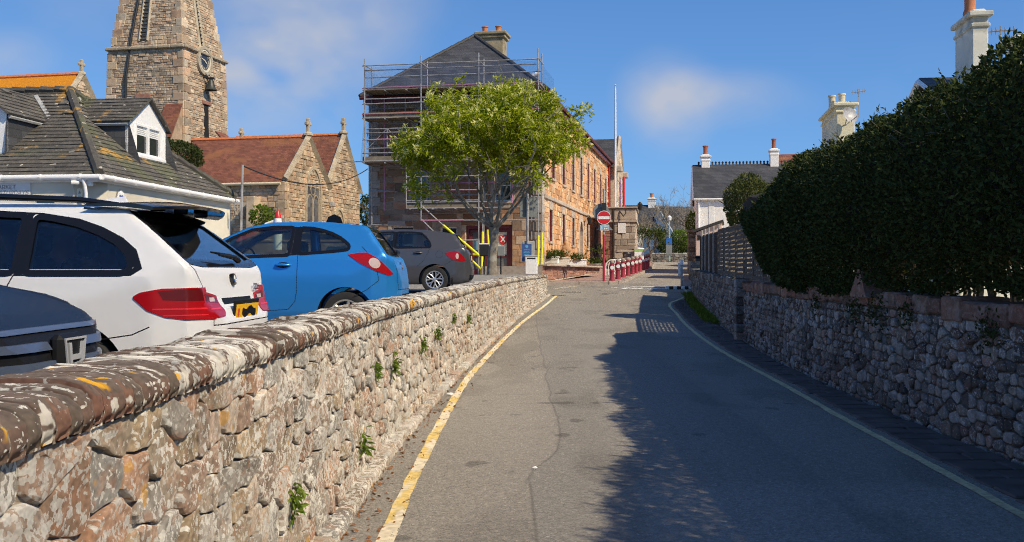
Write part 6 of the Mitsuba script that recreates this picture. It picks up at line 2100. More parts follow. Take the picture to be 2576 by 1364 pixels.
# parking pole with sign backs, notice and white bin behind the wall's end
k = thing('notice_pole', 'grey pole with dark sign back, blue notice and grey box at the wall\'s end', 'pole')
Yp = 41.0
pw_ = lambda px, py: W(px, py, Yp)
put('pole', MB().tube([[pw_(1327, 0)[0], Yp, 1.3], pw_(1327, 488)], .055, 8), 'steel_tube', k, smooth=50)
m = MB().cbox((pw_(1308, 494) + pw_(1351, 494)) / 2 + [0, .1, -.42], [.70, .03, .82], None, .01); put('sign_back', m, 'sign_grey', k)
put('grey_box', MB().cbox(pw_(1329, 626) + [0, .12, 0], [.5, .18, .62], None, .02), 'lead', k)
c = pw_(1325, 636) + [0, -.08, 0]
put('notice', MB().box(c, [.38, .02, .70]), 'notice_blue' if mat('notice_blue', (.045, .10, .30), .5) else '', k)
m = MB()
for i, z in enumerate((.13, .06, .0, -.06, -.12)):
    m.box(c + [0, -.013, z], [.24 - .04 * (i % 2), .003, .018])
m.cyl(c + [0, -.011, .25], c + [0, -.014, .25], .06, .06, 12)
put('print', m, 'sign_cyan', k)
k = thing('white_bin', 'white box-shaped bin standing against the grey pole at the wall\'s end', 'bin')
c = pw_(1336, 668) + [0, -.05, 0]
put('body', MB().cbox(c + [0, 0, 0], [.50, .40, .74], None, .03), 'white_plastic', k); put('lid', MB().cbox(c + [0, 0, .37], [.54, .44, .06], None, .02), 'lead', k); put('slot', MB().box(c + [0, -.2, .28], [.34, .012, .06]), 'black_metal', k)
k = thing('black_bin', 'black post-mounted bin beside the tree trunk', 'bin')
c = W(1218, 630, 44)
put('body', MB().cbox(c, [.42, .34, .50], None, .03), 'black_metal', k); put('lid', MB().cbox(c + [0, 0, .27], [.46, .38, .06], None, .02), 'white_plastic', k); put('post', MB().tube([[c[0], 44.0, 1.3], c], .04), 'black_metal', k)
k = thing('post_box', 'dark box on a bracket right of the tree trunk', 'box')
c = W(1260, 632, 44); put('body', MB().cbox(c, [.34, .28, .45], None, .03), 'sign_grey', k); put('post', MB().tube([[c[0], 44.0, 1.3], c], .035), 'black_metal', k)
# planter wall, planters, standing stone
pa, pb = W(1365, 705, 45.4), W(1508, 686, 52)
dv = unit([pb[0] - pa[0], pb[1] - pa[1], 0]); Lp = math.hypot(pb[0] - pa[0], pb[1] - pa[1])
plw = thing('planter_wall', 'low red granite retaining wall in front of the hall', 'wall')
PFw = Face([pa[0], pa[1], 1.0], dv, [dv[1], -dv[0], 0])
def mpw(u, v, d):
    q = PFw.mp(u, v, d); t = u / Lp
    zb = 1.10 + .40 * t; zt = 1.78 - .06 * t
    q[:, 2] = zb + (zt - zb) * v / .7
    return q
m = MB(); q = mpw(np.array([0, Lp, Lp, 0]), np.array([-.1, -.1, .69, .69]), np.full(4, -.02)); q2 = q + PFw.n * -3.0
m.raw(np.vstack([q, q2]), [[0, 1, 2, 3], [3, 2, 6, 7], [1, 5, 6, 2], [4, 0, 3, 7]]); put('core', m, 'mortar_pale', plw)
lay_stones(coursed(Lp, .7, .20, .38, seed=121), mpw, plw, 'red_granite', 200, .012, (.01, .03), near=0, seed=122, smooth=False)
for i in range(9):
    t0 = Lp * i / 9
    q = mpw(np.array([t0 + Lp / 18]), np.array([.7]), np.zeros(1))[0]
    put('coping_block', MB().cbox(q + [0, 0, .03], [Lp / 9 - .01, .45, .08], np.stack([dv, PFw.n, [0, 0, 1]], 1), .015, (rng.random(), .6)), 'granite', plw, uv=True)
mat('planter_stone', varied((.55, .52, .47), .2, 5, dirt=(.35, .32, .27)), .85)
zp2x = lambda zx: (1500 + zx * .29326) * .85185
zp2y = lambda zy: (500 + zy * .29326) * .85185
for zx, zy0, zy1, Y, w, kind, lab in ((395, 900, 955, 49.0, .95, 'trough', 'shallow stone trough planter at the left end of the row before the hall'), (448, 880, 955, 49.6, .62, 'box', 'white box planter, second in the row before the hall'), (528, 888, 968, 51.0, .85, 'box', 'stone box planter left of the standing stone'), (690, 908, 975, 53.5, 1.0, 'box', 'white box planter right of the standing stone'), (868, 950, 985, 56, .85, 'bowl', 'round stone bowl planter by the hall arch'), (945, 950, 982, 57.5, .75, 'bowl', 'smaller stone bowl planter nearest the no entry post')):
    p = W(zp2x(zx), zp2y(zy1), Y); h = (zy1 - zy0) * .29326 * .85185 / F_ * Y
    k = thing('planter', lab, 'planter', 'planters in front of the hall')
    if kind == 'bowl':
        put('bowl', MB().lathe([(0, 0), (w * .3, 0), (w * .42, h * .4), (w * .5, h), (w * .45, h), (w * .40, h * .8), (0, h * .8)], p, 18), 'planter_stone', k, smooth=40)
    else:
        m = MB().cbox(p + [0, 0, h / 2], [w, .5, h], None, .03).cbox(p + [0, 0, h - .03], [w + .07, .57, .07], None, .02)
        put('trough', m, 'white_paint' if 'white' in lab else 'planter_stone', k)
    put('soil', MB().cyl(p + [0, 0, h * .8], p + [0, 0, h + .006], w * .36, w * .36, 10), 'soil', k)
    r = np.random.default_rng(int(zx))
    n = 260
    q = p + [0, 0, h + .10] + r.normal(size=(n, 3)) * [w * .24, .14, .09]
    put('plants', leaves(q, r.normal(size=(n, 3)) * .7 + [0, 0, .9], .14, r, .35), 'shrub_leaf', k, uv=True)
r = np.random.default_rng(44)
k = thing('potted_shrub', 'thin leggy shrub growing from the bowl planter by the arch', 'shrub')
c = W(zp2x(905), zp2y(955), 56); m, tips = MB(), []
for j in range(5): branches(c, [r.normal() * .5, r.normal() * .3, 1], .4, .02, 2, r, m, tips, .5)
put('stem', m, 'twig', k); P = np.array([t_[0] for t_ in tips]); P = np.repeat(P, 6, 0) + r.normal(size=(len(P) * 6, 3)) * .09
put('foliage', leaves(P, r.normal(size=P.shape), .12, r, .5), 'shrub_leaf', k, uv=True)
p = W(1425, 668, 52.5); p[2] -= .05
k = thing('standing_stone', 'rough brown upright standing stone between the planters', 'stone')
m = trimesh.creation.icosphere(3, 1.0); v = m.vertices * [.24, .2, .72]; v[:, 2] += .66
v = v + (meshkit.fbm(v * 2.6, 4)[:, None] - .5) * .4 * np.sign(m.vertices) * .6
put('stone', trimesh.Trimesh(v + p, m.faces, process=False), 'hall_stone', k, smooth=False, uv=np.tile([.3, .4], (len(v), 1)))
# cycle hoops, litter bin, information sign
for i in range(4):
    p = W(1541 + i * 7, 676, 53 + i * .5); p[2] = pave_z(p[0], p[1])
    t = np.linspace(0, math.pi, 13)
    pts = [[p[0] - .36, p[1], p[2]]] + [[p[0] - .36 * math.cos(q), p[1], p[2] + .45 + .36 * math.sin(q)] for q in t] + [[p[0] + .36, p[1], p[2]]]
    k = thing('cycle_hoop', f'cream arched cycle hoop, {ORD[i] if i else "leftmost"} of the four behind the bollards', 'cycle stand', 'cream cycle hoops')
    put('hoop', MB().tube(pts, .03, 7), 'white_plastic', k, smooth=60)
    put('base_plate', MB().cyl([p[0] - .36, p[1], p[2]], [p[0] - .36, p[1], p[2] + .015], .07).cyl([p[0] + .36, p[1], p[2]], [p[0] + .36, p[1], p[2] + .015], .07), 'steel_tube', k)
p = W(1577, 678, 57); p[2] = pave_z(p[0], 57)
k = thing('litter_bin', 'black round litter bin with a silver band behind the bollards', 'bin')
put('body', MB().lathe([(0, 0), (.24, 0), (.25, .05), (.25, .8), (0, .8)], p, 18), 'black_metal', k, smooth=40)
put('band', MB().lathe([(.255, .66), (.262, .67), (.262, .82), (.255, .83)], p, 18), 'steel_tube', k, smooth=40)
put('hood', MB().lathe([(.25, 1.02), (.26, 1.05), (.2, 1.15), (0, 1.17)], p, 18).tube([p + [-.2, 0, .8], p + [-.2, 0, 1.04]], .02).tube([p + [.2, 0, .8], p + [.2, 0, 1.04]], .02), 'black_metal', k)
p = W(1608, 682, 60); p[2] = pave_z(p[0], 60)
k = thing('information_sign', 'small green and white information sign on a pink post', 'sign')
put('post', MB().tube([p, p + [0, 0, .75]], .035), 'pink_tube', k)
put('board', MB().cbox(p + [0, 0, .98], [.56, .04, .62], None, .01), 'sign_white', k)
put('header', MB().box(p + [0, -.024, 1.2], [.56, .006, .17]), 'sign_green' if mat('sign_green', (.30, .50, .16), .5) else '', k)
# white-topped post on its kerbed island
p = W(1715, 722, 42.5); p[2] = float(GP(42.5))
k = thing('marker_post', 'slim grey post with a white top on a small kerbed island', 'post')
put('post', MB().tube([p, p + [0, 0, 1.08]], .05, 10), 'lead', k, smooth=50); put('white_top', MB().tube([p + [0, 0, 1.0], p + [0, 0, 1.2]], .075, 10), 'white_paint', k, smooth=50); put('plate', MB().box(p + [-.1, 0, .82], [.10, .02, .55]), 'white_paint', k)
for i in range(9):
    put('island_kerb', MB().cbox([p[0] - .62 + i * .155, p[1] - .25 + .03 * abs(i - 4), p[2] + .06], [.15, .16, .13], None, .012), 'white_paint' if i % 2 == 0 else 'black_metal', k)
put('island', MB().cbox([p[0], p[1] + .12, p[2] + .05], [1.3, .6, .10], None, .02), 'carpark_asphalt', k)
k = thing('wheelie_bin', 'black bin against the pink outbuilding at the wall\'s far end', 'bin')
c = W(1763, 668, 40.6); put('body', MB().cbox(c + [0, 0, -.05], [.5, .55, .72], None, .04), 'black_metal', k); put('lid', MB().cbox(c + [0, 0, .35], [.54, .6, .07], None, .02), 'black_metal', k)
k = thing('end_pier', 'short grey stone pier at the far end of the shaded wall', 'pier')
c = W(1750, 672, 39.7)
for i in range(4): put('block', MB().cbox([c[0], 39.9, 1.3 + i * .18], [.42, .42, .175], None, .02, (rng.random(), rng.random())), 'shade_stone', k, uv=True)
# ironwork and litter on the road
def grate(px, py, Y, w, d, label):
    c = W(px, py, Y); z = lane_z(c[0], Y) if Y < 38.5 else float(GP(Y)) + .006
    k = thing('drain_grate', label, 'drain grate')
    put('frame', MB().box([c[0], Y, z + .004], [w, d, .012]), 'black_metal', k)
    m = MB()
    for i in range(7): m.box([c[0] - w * .42 + i * w * .14, Y, z + .012], [w * .06, d * .9, .010])
    put('bar', m, 'lead', k)
grate(1405, 743, 38.2, .5, .4, 'dark drain grate at the far end of the left yellow line')
grate(1437, 732, 40.3, .75, .25, 'long dark gully cover across the road at the junction')
c = W(1540, 739, 39.2)
k = thing('manhole_cover', 'round dark manhole cover in the road at the junction', 'manhole cover')
put('cover', MB().cyl([c[0], 39.2, float(GP(39.2)) + .004], [c[0], 39.2, float(GP(39.2)) + .014], .42, .42, 24), 'kerb_dark' if mat('kerb_dark', varied((.05, .047, .045), .3, 6), .7) else '', k)
put('rim', MB().lathe([(.42, 0), (.47, 0), (.47, .013), (.42, .013)], [c[0], 39.2, float(GP(39.2)) + .004], 24), 'lead', k)
mat('litter_green', (.03, .40, .10), .3); mat('litter_white', (.75, .75, .74), .5); mat('dry_leaf', varied((.22, .09, .03), .4, 20), .8)
c = W(932, 1190, 7.9); c[2] = lane_z(c[0], 7.9)
mm = trimesh.creation.icosphere(2, 1.0); v = mm.vertices * [.035, .03, .018] + (meshkit.noise(mm.vertices * 2.5)[:, None] - .5) * .03
tag(put('green_wrapper', trimesh.Trimesh(v + c + [0, 0, .02], mm.faces, process=False), 'litter_green', smooth=False), 'crumpled green wrapper at the foot of the sunlit wall', 'litter')
for i, (px, py, Y, lab) in enumerate(((1132, 999, 12.7, 'white paper scrap between the left yellow line and the wall'), (1345, 1192, 7.9, 'small white scrap in the middle of the near road'), (1530, 943, 15.3, 'white scrap on the shaded road near the middle'))):
    c = W(px, py, Y); c[2] = lane_z(c[0], Y)
    mm = trimesh.creation.icosphere(1, 1.0); v = mm.vertices * [.03, .02, .01] + (meshkit.noise(mm.vertices * 3 + i)[:, None] - .5) * .02
    tag(put('paper_scrap', trimesh.Trimesh(v * (1.6 if i == 0 else .7) + c + [0, 0, .012], mm.faces, process=False), 'litter_white'), lab, 'litter')
r = np.random.default_rng(9); n = 700
yq = 3 + 25 * r.random(n) ** 1.5; xq = np.array([float(XLF(q)) for q in yq]) + .12 + .3 * r.random(n) ** 3
P = np.column_stack([xq, yq, [lane_z(a, b) + .012 for a, b in zip(xq, yq)]])
put('fallen_leaves', leaves(P, r.normal(size=(n, 3)) * [1, 1, .15], .035, r, .6), 'dry_leaf', uv=True, kind='stuff')
labels['fallen_leaves'].update(label='dry brown leaves along the foot of the sunlit wall', category='leaves')
# things by the church wall
k = thing('gravestone', 'dark round-topped gravestone against the church gable', 'gravestone')
c = W(841, 556, 52)
put('stone', MB().prism([(-.42, -1.6), (.42, -1.6), (.42, -.1), (.3, .2), (0, .34), (-.3, .2), (-.42, -.1)], c, [1, 0, 0], [0, 0, 1], -.08, .08), 'black_metal', k)
put('plinth', MB().cbox(c + [0, 0, -1.65], [1.1, .4, .3], None, .03), 'granite', k)
k = thing('red_capped_post', 'white marker with a pointed red cap showing over the blue car', 'marker')
c = W(699, 545, 40)
put('cap', MB().lathe([(0, .25), (.04, .24), (.11, .1), (.14, -.06), (0, -.06)], c, 14), 'sign_red', k, smooth=40); put('body', MB().lathe([(.14, -.07), (.17, -.3), (.16, -1.3), (0, -1.3)], c, 14), 'white_paint', k, smooth=40); put('arm', MB().tube([c + [-.12, 0, -.16], c + [-.5, 0, -.3]], .05), 'white_paint', k)
bush('churchyard_bush', W(658, 545, 50), (.6, .5, .5), 1200, 'fresh_leaf', .13, 'small bright green bush before the dark church window', seed=12)
bush('dark_evergreen', W(452, 392, 44), (.95, .9, .65), 5000, 'hedge_leaf', .11, 'dark evergreen bush between the slate roof and the church tower', seed=13)
bush('hall_bush', W(921, 530, 75), (.5, .5, 1.2), 1200, 'shrub_leaf', .16, 'green tree showing in the gap left of the scaffolded hall', seed=14)
cw_ = thing('churchyard_wall', 'low dark wall between the car park and the church', 'wall')
put('wall', MB().cbox([-9.5, 46.5, 2.0], [6.0, .4, 1.7], None, .03, (.4, .4)), 'shade_stone', cw_, uv=True)
put('coping', MB().cbox([-9.5, 46.5, 2.9], [6.1, .5, .12], None, .03, (.4, .4)), 'shade_stone', cw_, uv=True)

# ---------------------------------------------------------------- the tree at the corner
rt = np.random.default_rng(31)
tb = W(1237, 700, 38.0); tb[2] = 1.28
tree = thing('street_tree', 'round-headed tree with yellow-green leaves and pale flower tips before the hall', 'tree')
trunk = MB()
fk = W(1240, 572, 38)
trunk.tube([tb + [0, 0, -.1], tb + [0, 0, .15], tb + [.02, 0, .9], (tb + fk) / 2 + [.06, 0, .3], fk + [.03, 0, 0]], [.27, .19, .165, .165, .19], 12, caps=False)
put('trunk', trunk, 'bark', tree, smooth=60)
limb, tips = MB(), []
Cc = W(1228, 388, 38)
def grow(p, d, L, rad, depth):
    """Limbs that bend up and outward to fill the crown."""
    pts = [p]
    for i in range(4):
        d = unit(d + rt.normal(size=3) * .14 + [0, 0, .05])
        pts.append(pts[-1] + d * L / 4)
    limb.tube(pts, np.linspace(rad, rad * .66, 5), 7 if rad > .05 else 5 if rad > .018 else 4, caps=False)
    e = pts[-1]
    q = (e - Cc) / [3.4, 3.0, 2.75]
    if depth == 0 or (q @ q > 1.0 and depth < 4):
        tips.append((e, d)); return
    if depth <= 3: tips.append((pts[2], unit(d + rt.normal(size=3) * .6)))
    if depth <= 2: tips.append((pts[3], unit(d + rt.normal(size=3) * .8)))
    for k in range(rt.integers(2, 4)):
        ax = unit(np.cross(d, rt.normal(size=3))); th = .28 + .5 * rt.random()
        grow(e if k else pts[-2 if rt.random() < .5 else -1], unit(d * math.cos(th) + ax * math.sin(th)), L * (.66 + .3 * rt.random()), rad * (.62 if k else .7), depth - 1)
for a in np.linspace(0, 2 * math.pi, 10)[:-1]:
    o = .42 + .75 * rt.random()
    grow(fk + [0, 0, -.2 + .3 * rt.random()], unit([math.cos(a + .3) * o, math.sin(a + .3) * o, 1]), 1.6, .062, 5)
# the long stray shoot on the right
sh_ = [W(1430, 345, 38), W(1446, 315, 38), W(1462, 292, 38), W(1474, 272, 38)]
limb.tube([Cc + [1.4, 0, -.6], W(1400, 370, 38)] + sh_, [.04, .03, .02, .016, .013, .01], 5, caps=False)
tips += [(sh_[-1], np.array([.3, 0, 1])), (sh_[-1] + [.1, 0, .05], np.array([.8, 0, .6])), (sh_[2] + [-.05, 0, .1], np.array([-.3, 0, .8]))]
put('limb', limb, 'bark', tree)
lf_ = MB()
for e, d in tips:
    q = (e - Cc) / [3.45, 3.1, 2.8]
    if q @ q > 1.15 and e[0] < 2: continue
    n = 32
    P = e + rt.normal(size=(n, 3)) * .12 - d * .15
    rad_ = rt.normal(size=(n, 3)); rad_ -= np.outer(rad_ @ d, d) * .6
    drp = rad_ + d * .35 + [0, 0, -.35]
    U = rt.random((n, 2)); U[:, 1] *= .86
    leaves(P, drp, .185, rt, .30, uvs=U, mb=lf_)
    if q[2] > -.6 and rt.random() < .7:   # pale flower heads at some tips
        n = 9
        U = np.column_stack([rt.random(n), np.full(n, .99)])
        leaves(e + d * .05 + rt.normal(size=(n, 3)) * .05, d + rt.normal(size=(n, 3)) * .6, .15, rt, .4, uvs=U, mb=lf_)
put('crown', lf_, 'tree_leaf', tree, uv=True)
# ---------------------------------------------------------------- cars
mat('paint_white', (.64, .645, .66), .28, clearcoat=1.0, clearcoat_gloss=.95)
mat('paint_blue', (.018, .235, .64), .34, .45, clearcoat=1.0, clearcoat_gloss=.95)
mat('paint_grey', (.085, .085, .095), .32, .5, clearcoat=1.0, clearcoat_gloss=.95)
mat('paint_navy', (.004, .009, .024), .35, .0, spec=.15, clearcoat=.15, clearcoat_gloss=.97)
mat('paint_red', (.40, .02, .02), .3, .2, clearcoat=1.0)
mat('gloss_black', (.008, .008, .009), .08, spec=.6)
mat('rubber', (.006, .006, .007), .5, spec=.3)
mat('tyre', varied((.022, .022, .023), .3, 20), .85)
mat('trim_black', (.009, .009, .010), .5, spec=.2)
mat('cabin_dark', (.03, .03, .032), .8)
mat('seat_cloth', varied((.06, .06, .065), .3, 20), .9)
mat('alloy', (.62, .62, .63), .3, .8)
mat('alloy_dull', (.42, .40, .37), .45, .5)
mat('chrome', (.75, .76, .78), .12, 1.0)
mat('lamp_red', (.33, .002, .006), .15, clearcoat=.4, spec=.4)
mat('lamp_dark', (.10, .004, .006), .15, clearcoat=.4, spec=.4)
mat('lamp_clear', (.55, .42, .40), .12, clearcoat=1.0)
mat('plate_yellow', varied((.75, .42, .01), .08, 20), .5)
mat('plate_red', (.55, .06, .03), .5)
mat('badge_blue', (.03, .12, .45), .3)
scene['car_glass'] = {'type': 'thindielectric', 'int_ior': 1.5, 'specular_transmittance': {'type': 'rgb', 'value': [.78, .83, .80]}}
scene['car_glass_dark'] = {'type': 'thindielectric', 'int_ior': 1.6, 'specular_transmittance': {'type': 'rgb', 'value': [.26, .28, .28]}}


def mani(m):
    return m3.Manifold(m3.Mesh(np.asarray(m.vertices, np.float32), np.asarray(m.faces, np.uint32)))


def from_mani(M):
    q = M.to_mesh()
    return trimesh.Trimesh(q.vert_properties[:, :3], q.tri_verts, process=False)


def ext(poly, axis, a, b):
    """Extrude an outline along y ('y': outline in s,z), z ('z': s,y) or s ('s': y,z)."""
    polys = [poly] if isinstance(poly, Polygon) else [g for g in getattr(poly, 'geoms', [Polygon(poly)] if isinstance(poly, list) else [poly]) if g.geom_type == 'Polygon']
    out = None
    for g in polys:
        rings = [np.array(g.exterior.coords)[:-1]] + [np.array(i.coords)[:-1] for i in g.interiors]
        M = m3.CrossSection(rings, m3.FillRule.EvenOdd).extrude(b - a).translate((0, 0, a))
        if axis == 'y':
            M = M.transform([[1, 0, 0, 0], [0, 0, -1, 0], [0, 1, 0, 0]])
            M = M.transform([[1, 0, 0, 0], [0, 1, 0, a + b], [0, 0, 1, 0]])
        elif axis == 's':
            M = M.transform([[0, 0, 1, 0], [1, 0, 0, 0], [0, 1, 0, 0]])
        out = M if out is None else out + M
    return out


def curve(pts, k=6):
    """A smooth closed outline through control points (Chaikin)."""
    P = np.array(pts, float)
    for _ in range(2):
        Q = np.roll(P, -1, 0)
        P = np.stack([P * .75 + Q * .25, P * .25 + Q * .75], 1).reshape(-1, 2)
    return Polygon(P)


class Car:
    def __init__(s, key, origin, fwd, profile, plan, section, paint, smooth=7, res=.05):
        s.key = key
        f = unit([fwd[0], fwd[1], 0]); l = np.cross([0, 0, 1], f)
        s.R = np.stack([f, l, [0, 0, 1]], 1); s.o = np.asarray(origin, float)
        s.prof, s.plan, s.sec = [Polygon(q).buffer(0) for q in (profile, plan, section)]
        L = s.prof.bounds[2]; s.L = L
        M = ext(s.prof, 'y', -2, 2) ^ ext(s.plan, 'z', -1, 3) ^ ext(s.sec, 's', -1, L + 1)
        M = M.refine_to_length(res)
        t = from_mani(M); t.merge_vertices()
        trimesh.smoothing.filter_taubin(t, lamb=.5, nu=.505, iterations=smooth * 3)
        s.t = t
        t.fix_normals()
        s.n = np.array(t.vertex_normals)
        s.body = mani(t)
        s.paint = paint
        s.cut = None

    def off(s, d):
        """The body's skin moved outward by d."""
        return mani(trimesh.Trimesh(s.t.vertices + s.n * d, s.t.faces, process=False))

    def W(s, P):
        return np.asarray(P) @ s.R.T + s.o

    def add(s, name, M, mat_, parent=None, smooth=40, label=None):
        t = M if isinstance(M, trimesh.Trimesh) else from_mani(M) if isinstance(M, m3.Manifold) else M.tm()
        if len(t.faces) == 0: return None
        return put(name, trimesh.Trimesh(s.W(t.vertices), t.faces, process=False), mat_, s.key if parent is None else parent, smooth=smooth, label=label)

    def shell(s, solid, a, b):
        return (s.off(b) ^ solid) - s.off(a)

    def side(s, poly, lo=.25, both=True):
        M = ext(poly, 'y', lo, 2)
        return M + ext(poly, 'y', -2, -lo) if both else M

    def finish(s, wins, rear=None, front=None, inset_=.07, belt=.55, glass='car_glass', wheels=(), wr=.31, seats=True):
        """Hollow the cabin, cut the windows and wheel arches, set the glass."""
        wins = [w.buffer(-.03).buffer(.03, 5) for w in wins]
        pi = s.prof.buffer(-inset_).intersection(sbox(-1, belt, 9, 9))
        cabin = ext(pi, 'y', -2, 2) ^ ext(s.plan.buffer(-inset_ - .02), 'z', -1, 3) ^ ext(s.sec.buffer(-inset_), 's', s.c0, s.c1)
        B = s.body - cabin
        holes = s.side(wins[0])
        for w in wins[1:]: holes = holes + s.side(w)
        if rear is not None: holes = holes + ext(rear, 's', -1, s.c0 + 1.1)
        if front is not None: holes = holes + ext(front, 's', s.c1 - 1.3, s.L + 1) 
        if rear is not None or front is not None:
            holes = holes ^ ext(sbox(-1, s.wz, 9, 9), 'y', -2, 2)
        B = B - holes
        well = None
        half = s.plan.bounds[3]
        for (ws, wz) in wheels:
            for sd in (-1, 1):
                a, b = (half - .30, half + .3) if sd > 0 else (-half - .3, -half + .30)
                c = ext(Point(ws, wz).buffer(wr + .055, quad_segs=14), 'y', a, b)
                B = B - c
                ring = Point(ws, wz).buffer(wr + .062, quad_segs=14).difference(Point(ws, wz).buffer(wr + .050, quad_segs=14))
                w_ = ext(ring, 'y', min(a, b) + (0 if sd < 0 else 0), max(a, b)) ^ s.off(-.012)
                well = w_ if well is None else well + w_
        body = s.add('body', B, s.paint)
        if well is not None: s.add('wheel_arch', well, 'trim_black', body)
        for w in wins:
            for lo, hi in ((.25, 2), (-2, -.25)):
                s.add('window', s.shell(ext(w.buffer(.012), 'y', lo, hi), -.013, -.009), glass, smooth=30)
                s.add('seal', s.shell(ext(w.buffer(.028).difference(w.buffer(-.012)), 'y', lo, hi), -.006, .0025), 'gloss_black', smooth=30)
        for q, nm, a, b in ((rear, 'rear_window', -1, s.c0 + 1.1), (front, 'windscreen', s.c1 - 1.3, s.L + 1)):
            if q is not None:
                cl = ext(sbox(-1, s.wz - .02, 9, 9), 'y', -2, 2)
                s.add(nm, s.shell(ext(q.buffer(.012), 's', a, b) ^ cl, -.013, -.009), glass, smooth=30)
                s.add('seal', s.shell(ext(q.buffer(.03).difference(q.buffer(-.02)), 's', a, b) ^ cl, -.006, .0025), 'gloss_black', smooth=30)
        if seats:
            for sd in (-.36, .36):
                for c in seats if isinstance(seats, (list, tuple)) else (1.45,):
                    m = MB().cbox([c, sd, .78], [.14, .46, .62], np.array([[.97, 0, -.22], [0, 1, 0], [.22, 0, .97]]), .05).cbox([c - .09, sd, 1.17], [.10, .24, .17], None, .04).cbox([c + .25, sd, .5], [.5, .46, .16], None, .05)
                    s.add('seat', m, 'seat_cloth', smooth=False)
            m = MB().cbox([s.c1 - .35, 0, .82], [.5, 1.2, .28], None, .06)
            s.add('dashboard', m, 'cabin_dark', smooth=False)
        return body

    def wheel(s, ws, wz, r, w, rimmat, spokes=5, twin=False, near=True):
        half = s.plan.bounds[3]
        for sd in ((1, -1)):
            y = sd * (half - .13)
            ax = np.array([0, sd, 0.0])
            c = np.array([ws, y, wz])
            k = s.add('wheel', MB().lathe([(r * .60, -w / 2), (r * .95, -w / 2), (r, -w * .36), (r * 1.0, w * .36), (r * .96, w / 2), (r * .80, w / 2 + .012), (r * .66, w / 2), (r * .62, w * .3), (r * .60, -w / 2)], c, 36, axis=ax), 'tyre', smooth=35)
            m = MB().lathe([(r * .665, w / 2 + .006), (r * .60, w / 2 + .004), (r * .57, w * .25), (r * .56, -w * .3)], c, 36, axis=ax)
            s.add('rim', m, rimmat, k)
            s.add('brake', MB().lathe([(0, -w * .1), (r * .5, -w * .1), (r * .5, -w * .15)], c, 20, axis=ax), 'trim_black', k)
            Rf = frame(ax)
            for i in range(spokes):
                for da in ((-.15, .15) if twin else (0,)):
                    a = 2 * math.pi * i / spokes + .3
                    u0 = Rf @ [math.cos(a + da * .3), math.sin(a + da * .3), 0]; u1 = Rf @ [math.cos(a + da * 1.6), math.sin(a + da * 1.6), 0]
                    m = MB().tube([c + u0 * r * .10 + ax * (w * .40), c + u0 * r * .32 + ax * (w * .43), c + u1 * r * .60 + ax * (w * .40)], [r * .085, r * .065, r * .08] if not twin else [r * .06, r * .048, r * .055], 6)
                    s.add('spoke', m, rimmat, k)
            s.add('hub', MB().lathe([(0, w * .52), (r * .10, w * .5), (r * .14, w * .40), (r * .14, w * .2)], c, 16, axis=ax), rimmat, k)

    def seam(s, pts, w=.007, name='door_seam'):
        s.add(name, s.shell(s.side(LineString(pts).buffer(w / 2), both=False), -.004, .0012), 'trim_black', smooth=False)

    def sy(s, ss, zz):
        """The left flank's y at (s, z)."""
        if not hasattr(s, '_sy'):
            on = s.n[:, 1] > .15
            v = s.t.vertices[on]
            s._sy = NearestNDInterpolator(v[:, [0, 2]], v[:, 1])
        return float(s._sy(ss, zz))

    def handle(s, ss, zz, L=.19, mat_=None):
        y = s.sy(ss, zz)
        m = MB().tube([[ss - L / 2, y - .01, zz], [ss - L / 2 + .02, y + .03, zz], [ss, y + .04, zz + .004], [ss + L / 2 - .02, y + .03, zz], [ss + L / 2, y - .01, zz]], [.012, .016, .017, .016, .012], 8)
        s.add('door_handle', m, mat_ or s.paint, smooth=60)
        s.add('handle_recess', s.shell(s.side(affinity.scale(Point(ss, zz).buffer(.04), 1.9, .9), both=False), -.004, .0015), 'trim_black', smooth=False)

    def number_plate(s, c, w, h, tilt, n=(-1, 0), label=None, blot=False, back=False, mat_='plate_yellow'):
        nx_ = np.array([-math.cos(tilt), 0, math.sin(tilt)]); uy = np.array([0, -1.0, 0]); uz = np.cross(nx_, uy); uz = uz if uz[2] > 0 else -uz
        m = MB().cbox(np.asarray(c) - nx_ * .008, [w + .06, .014, h + .06], np.stack([uy, nx_, uz], 1), .006)
        k = s.add('number_plate', m, 'trim_black', smooth=False, label=label)
        s.add('plate_face', MB().box(np.asarray(c) + nx_ * .003, [w, .006, h], np.stack([uy, nx_, uz], 1)), mat_, k, smooth=False)
        if blot:
            b = Polygon()
            rr = np.random.default_rng(3)
            for x in np.linspace(-.11, .17, 14):
                b = b.union(Point(x, .004 + .012 * math.sin(x * 30)).buffer(.024 + .006 * rr.random()))
            o = np.asarray(c) + nx_ * .0065
            s.add('black_blot', MB().prism(b, o, uy, uz, -.002, .002), 'trim_black', k, smooth=False, label='black scribbled blot over the registration')
            cr = Polygon([(-.235, .03), (-.2, .03), (-.2, -.012), (-.2175, -.035), (-.235, -.012)])
            s.add('crest', MB().prism(cr, o, uy, uz, -.002, .002), 'plate_red', k, smooth=False)
        return k


def carpark_car(name, label, xr, yc, group=None, dz=0.0, psi=0.0):
    k = thing(name, label, 'car', group)
    return k, np.array([xr, yc, float(carpark_z(yc)) + dz]), (-math.cos(psi), math.sin(psi))


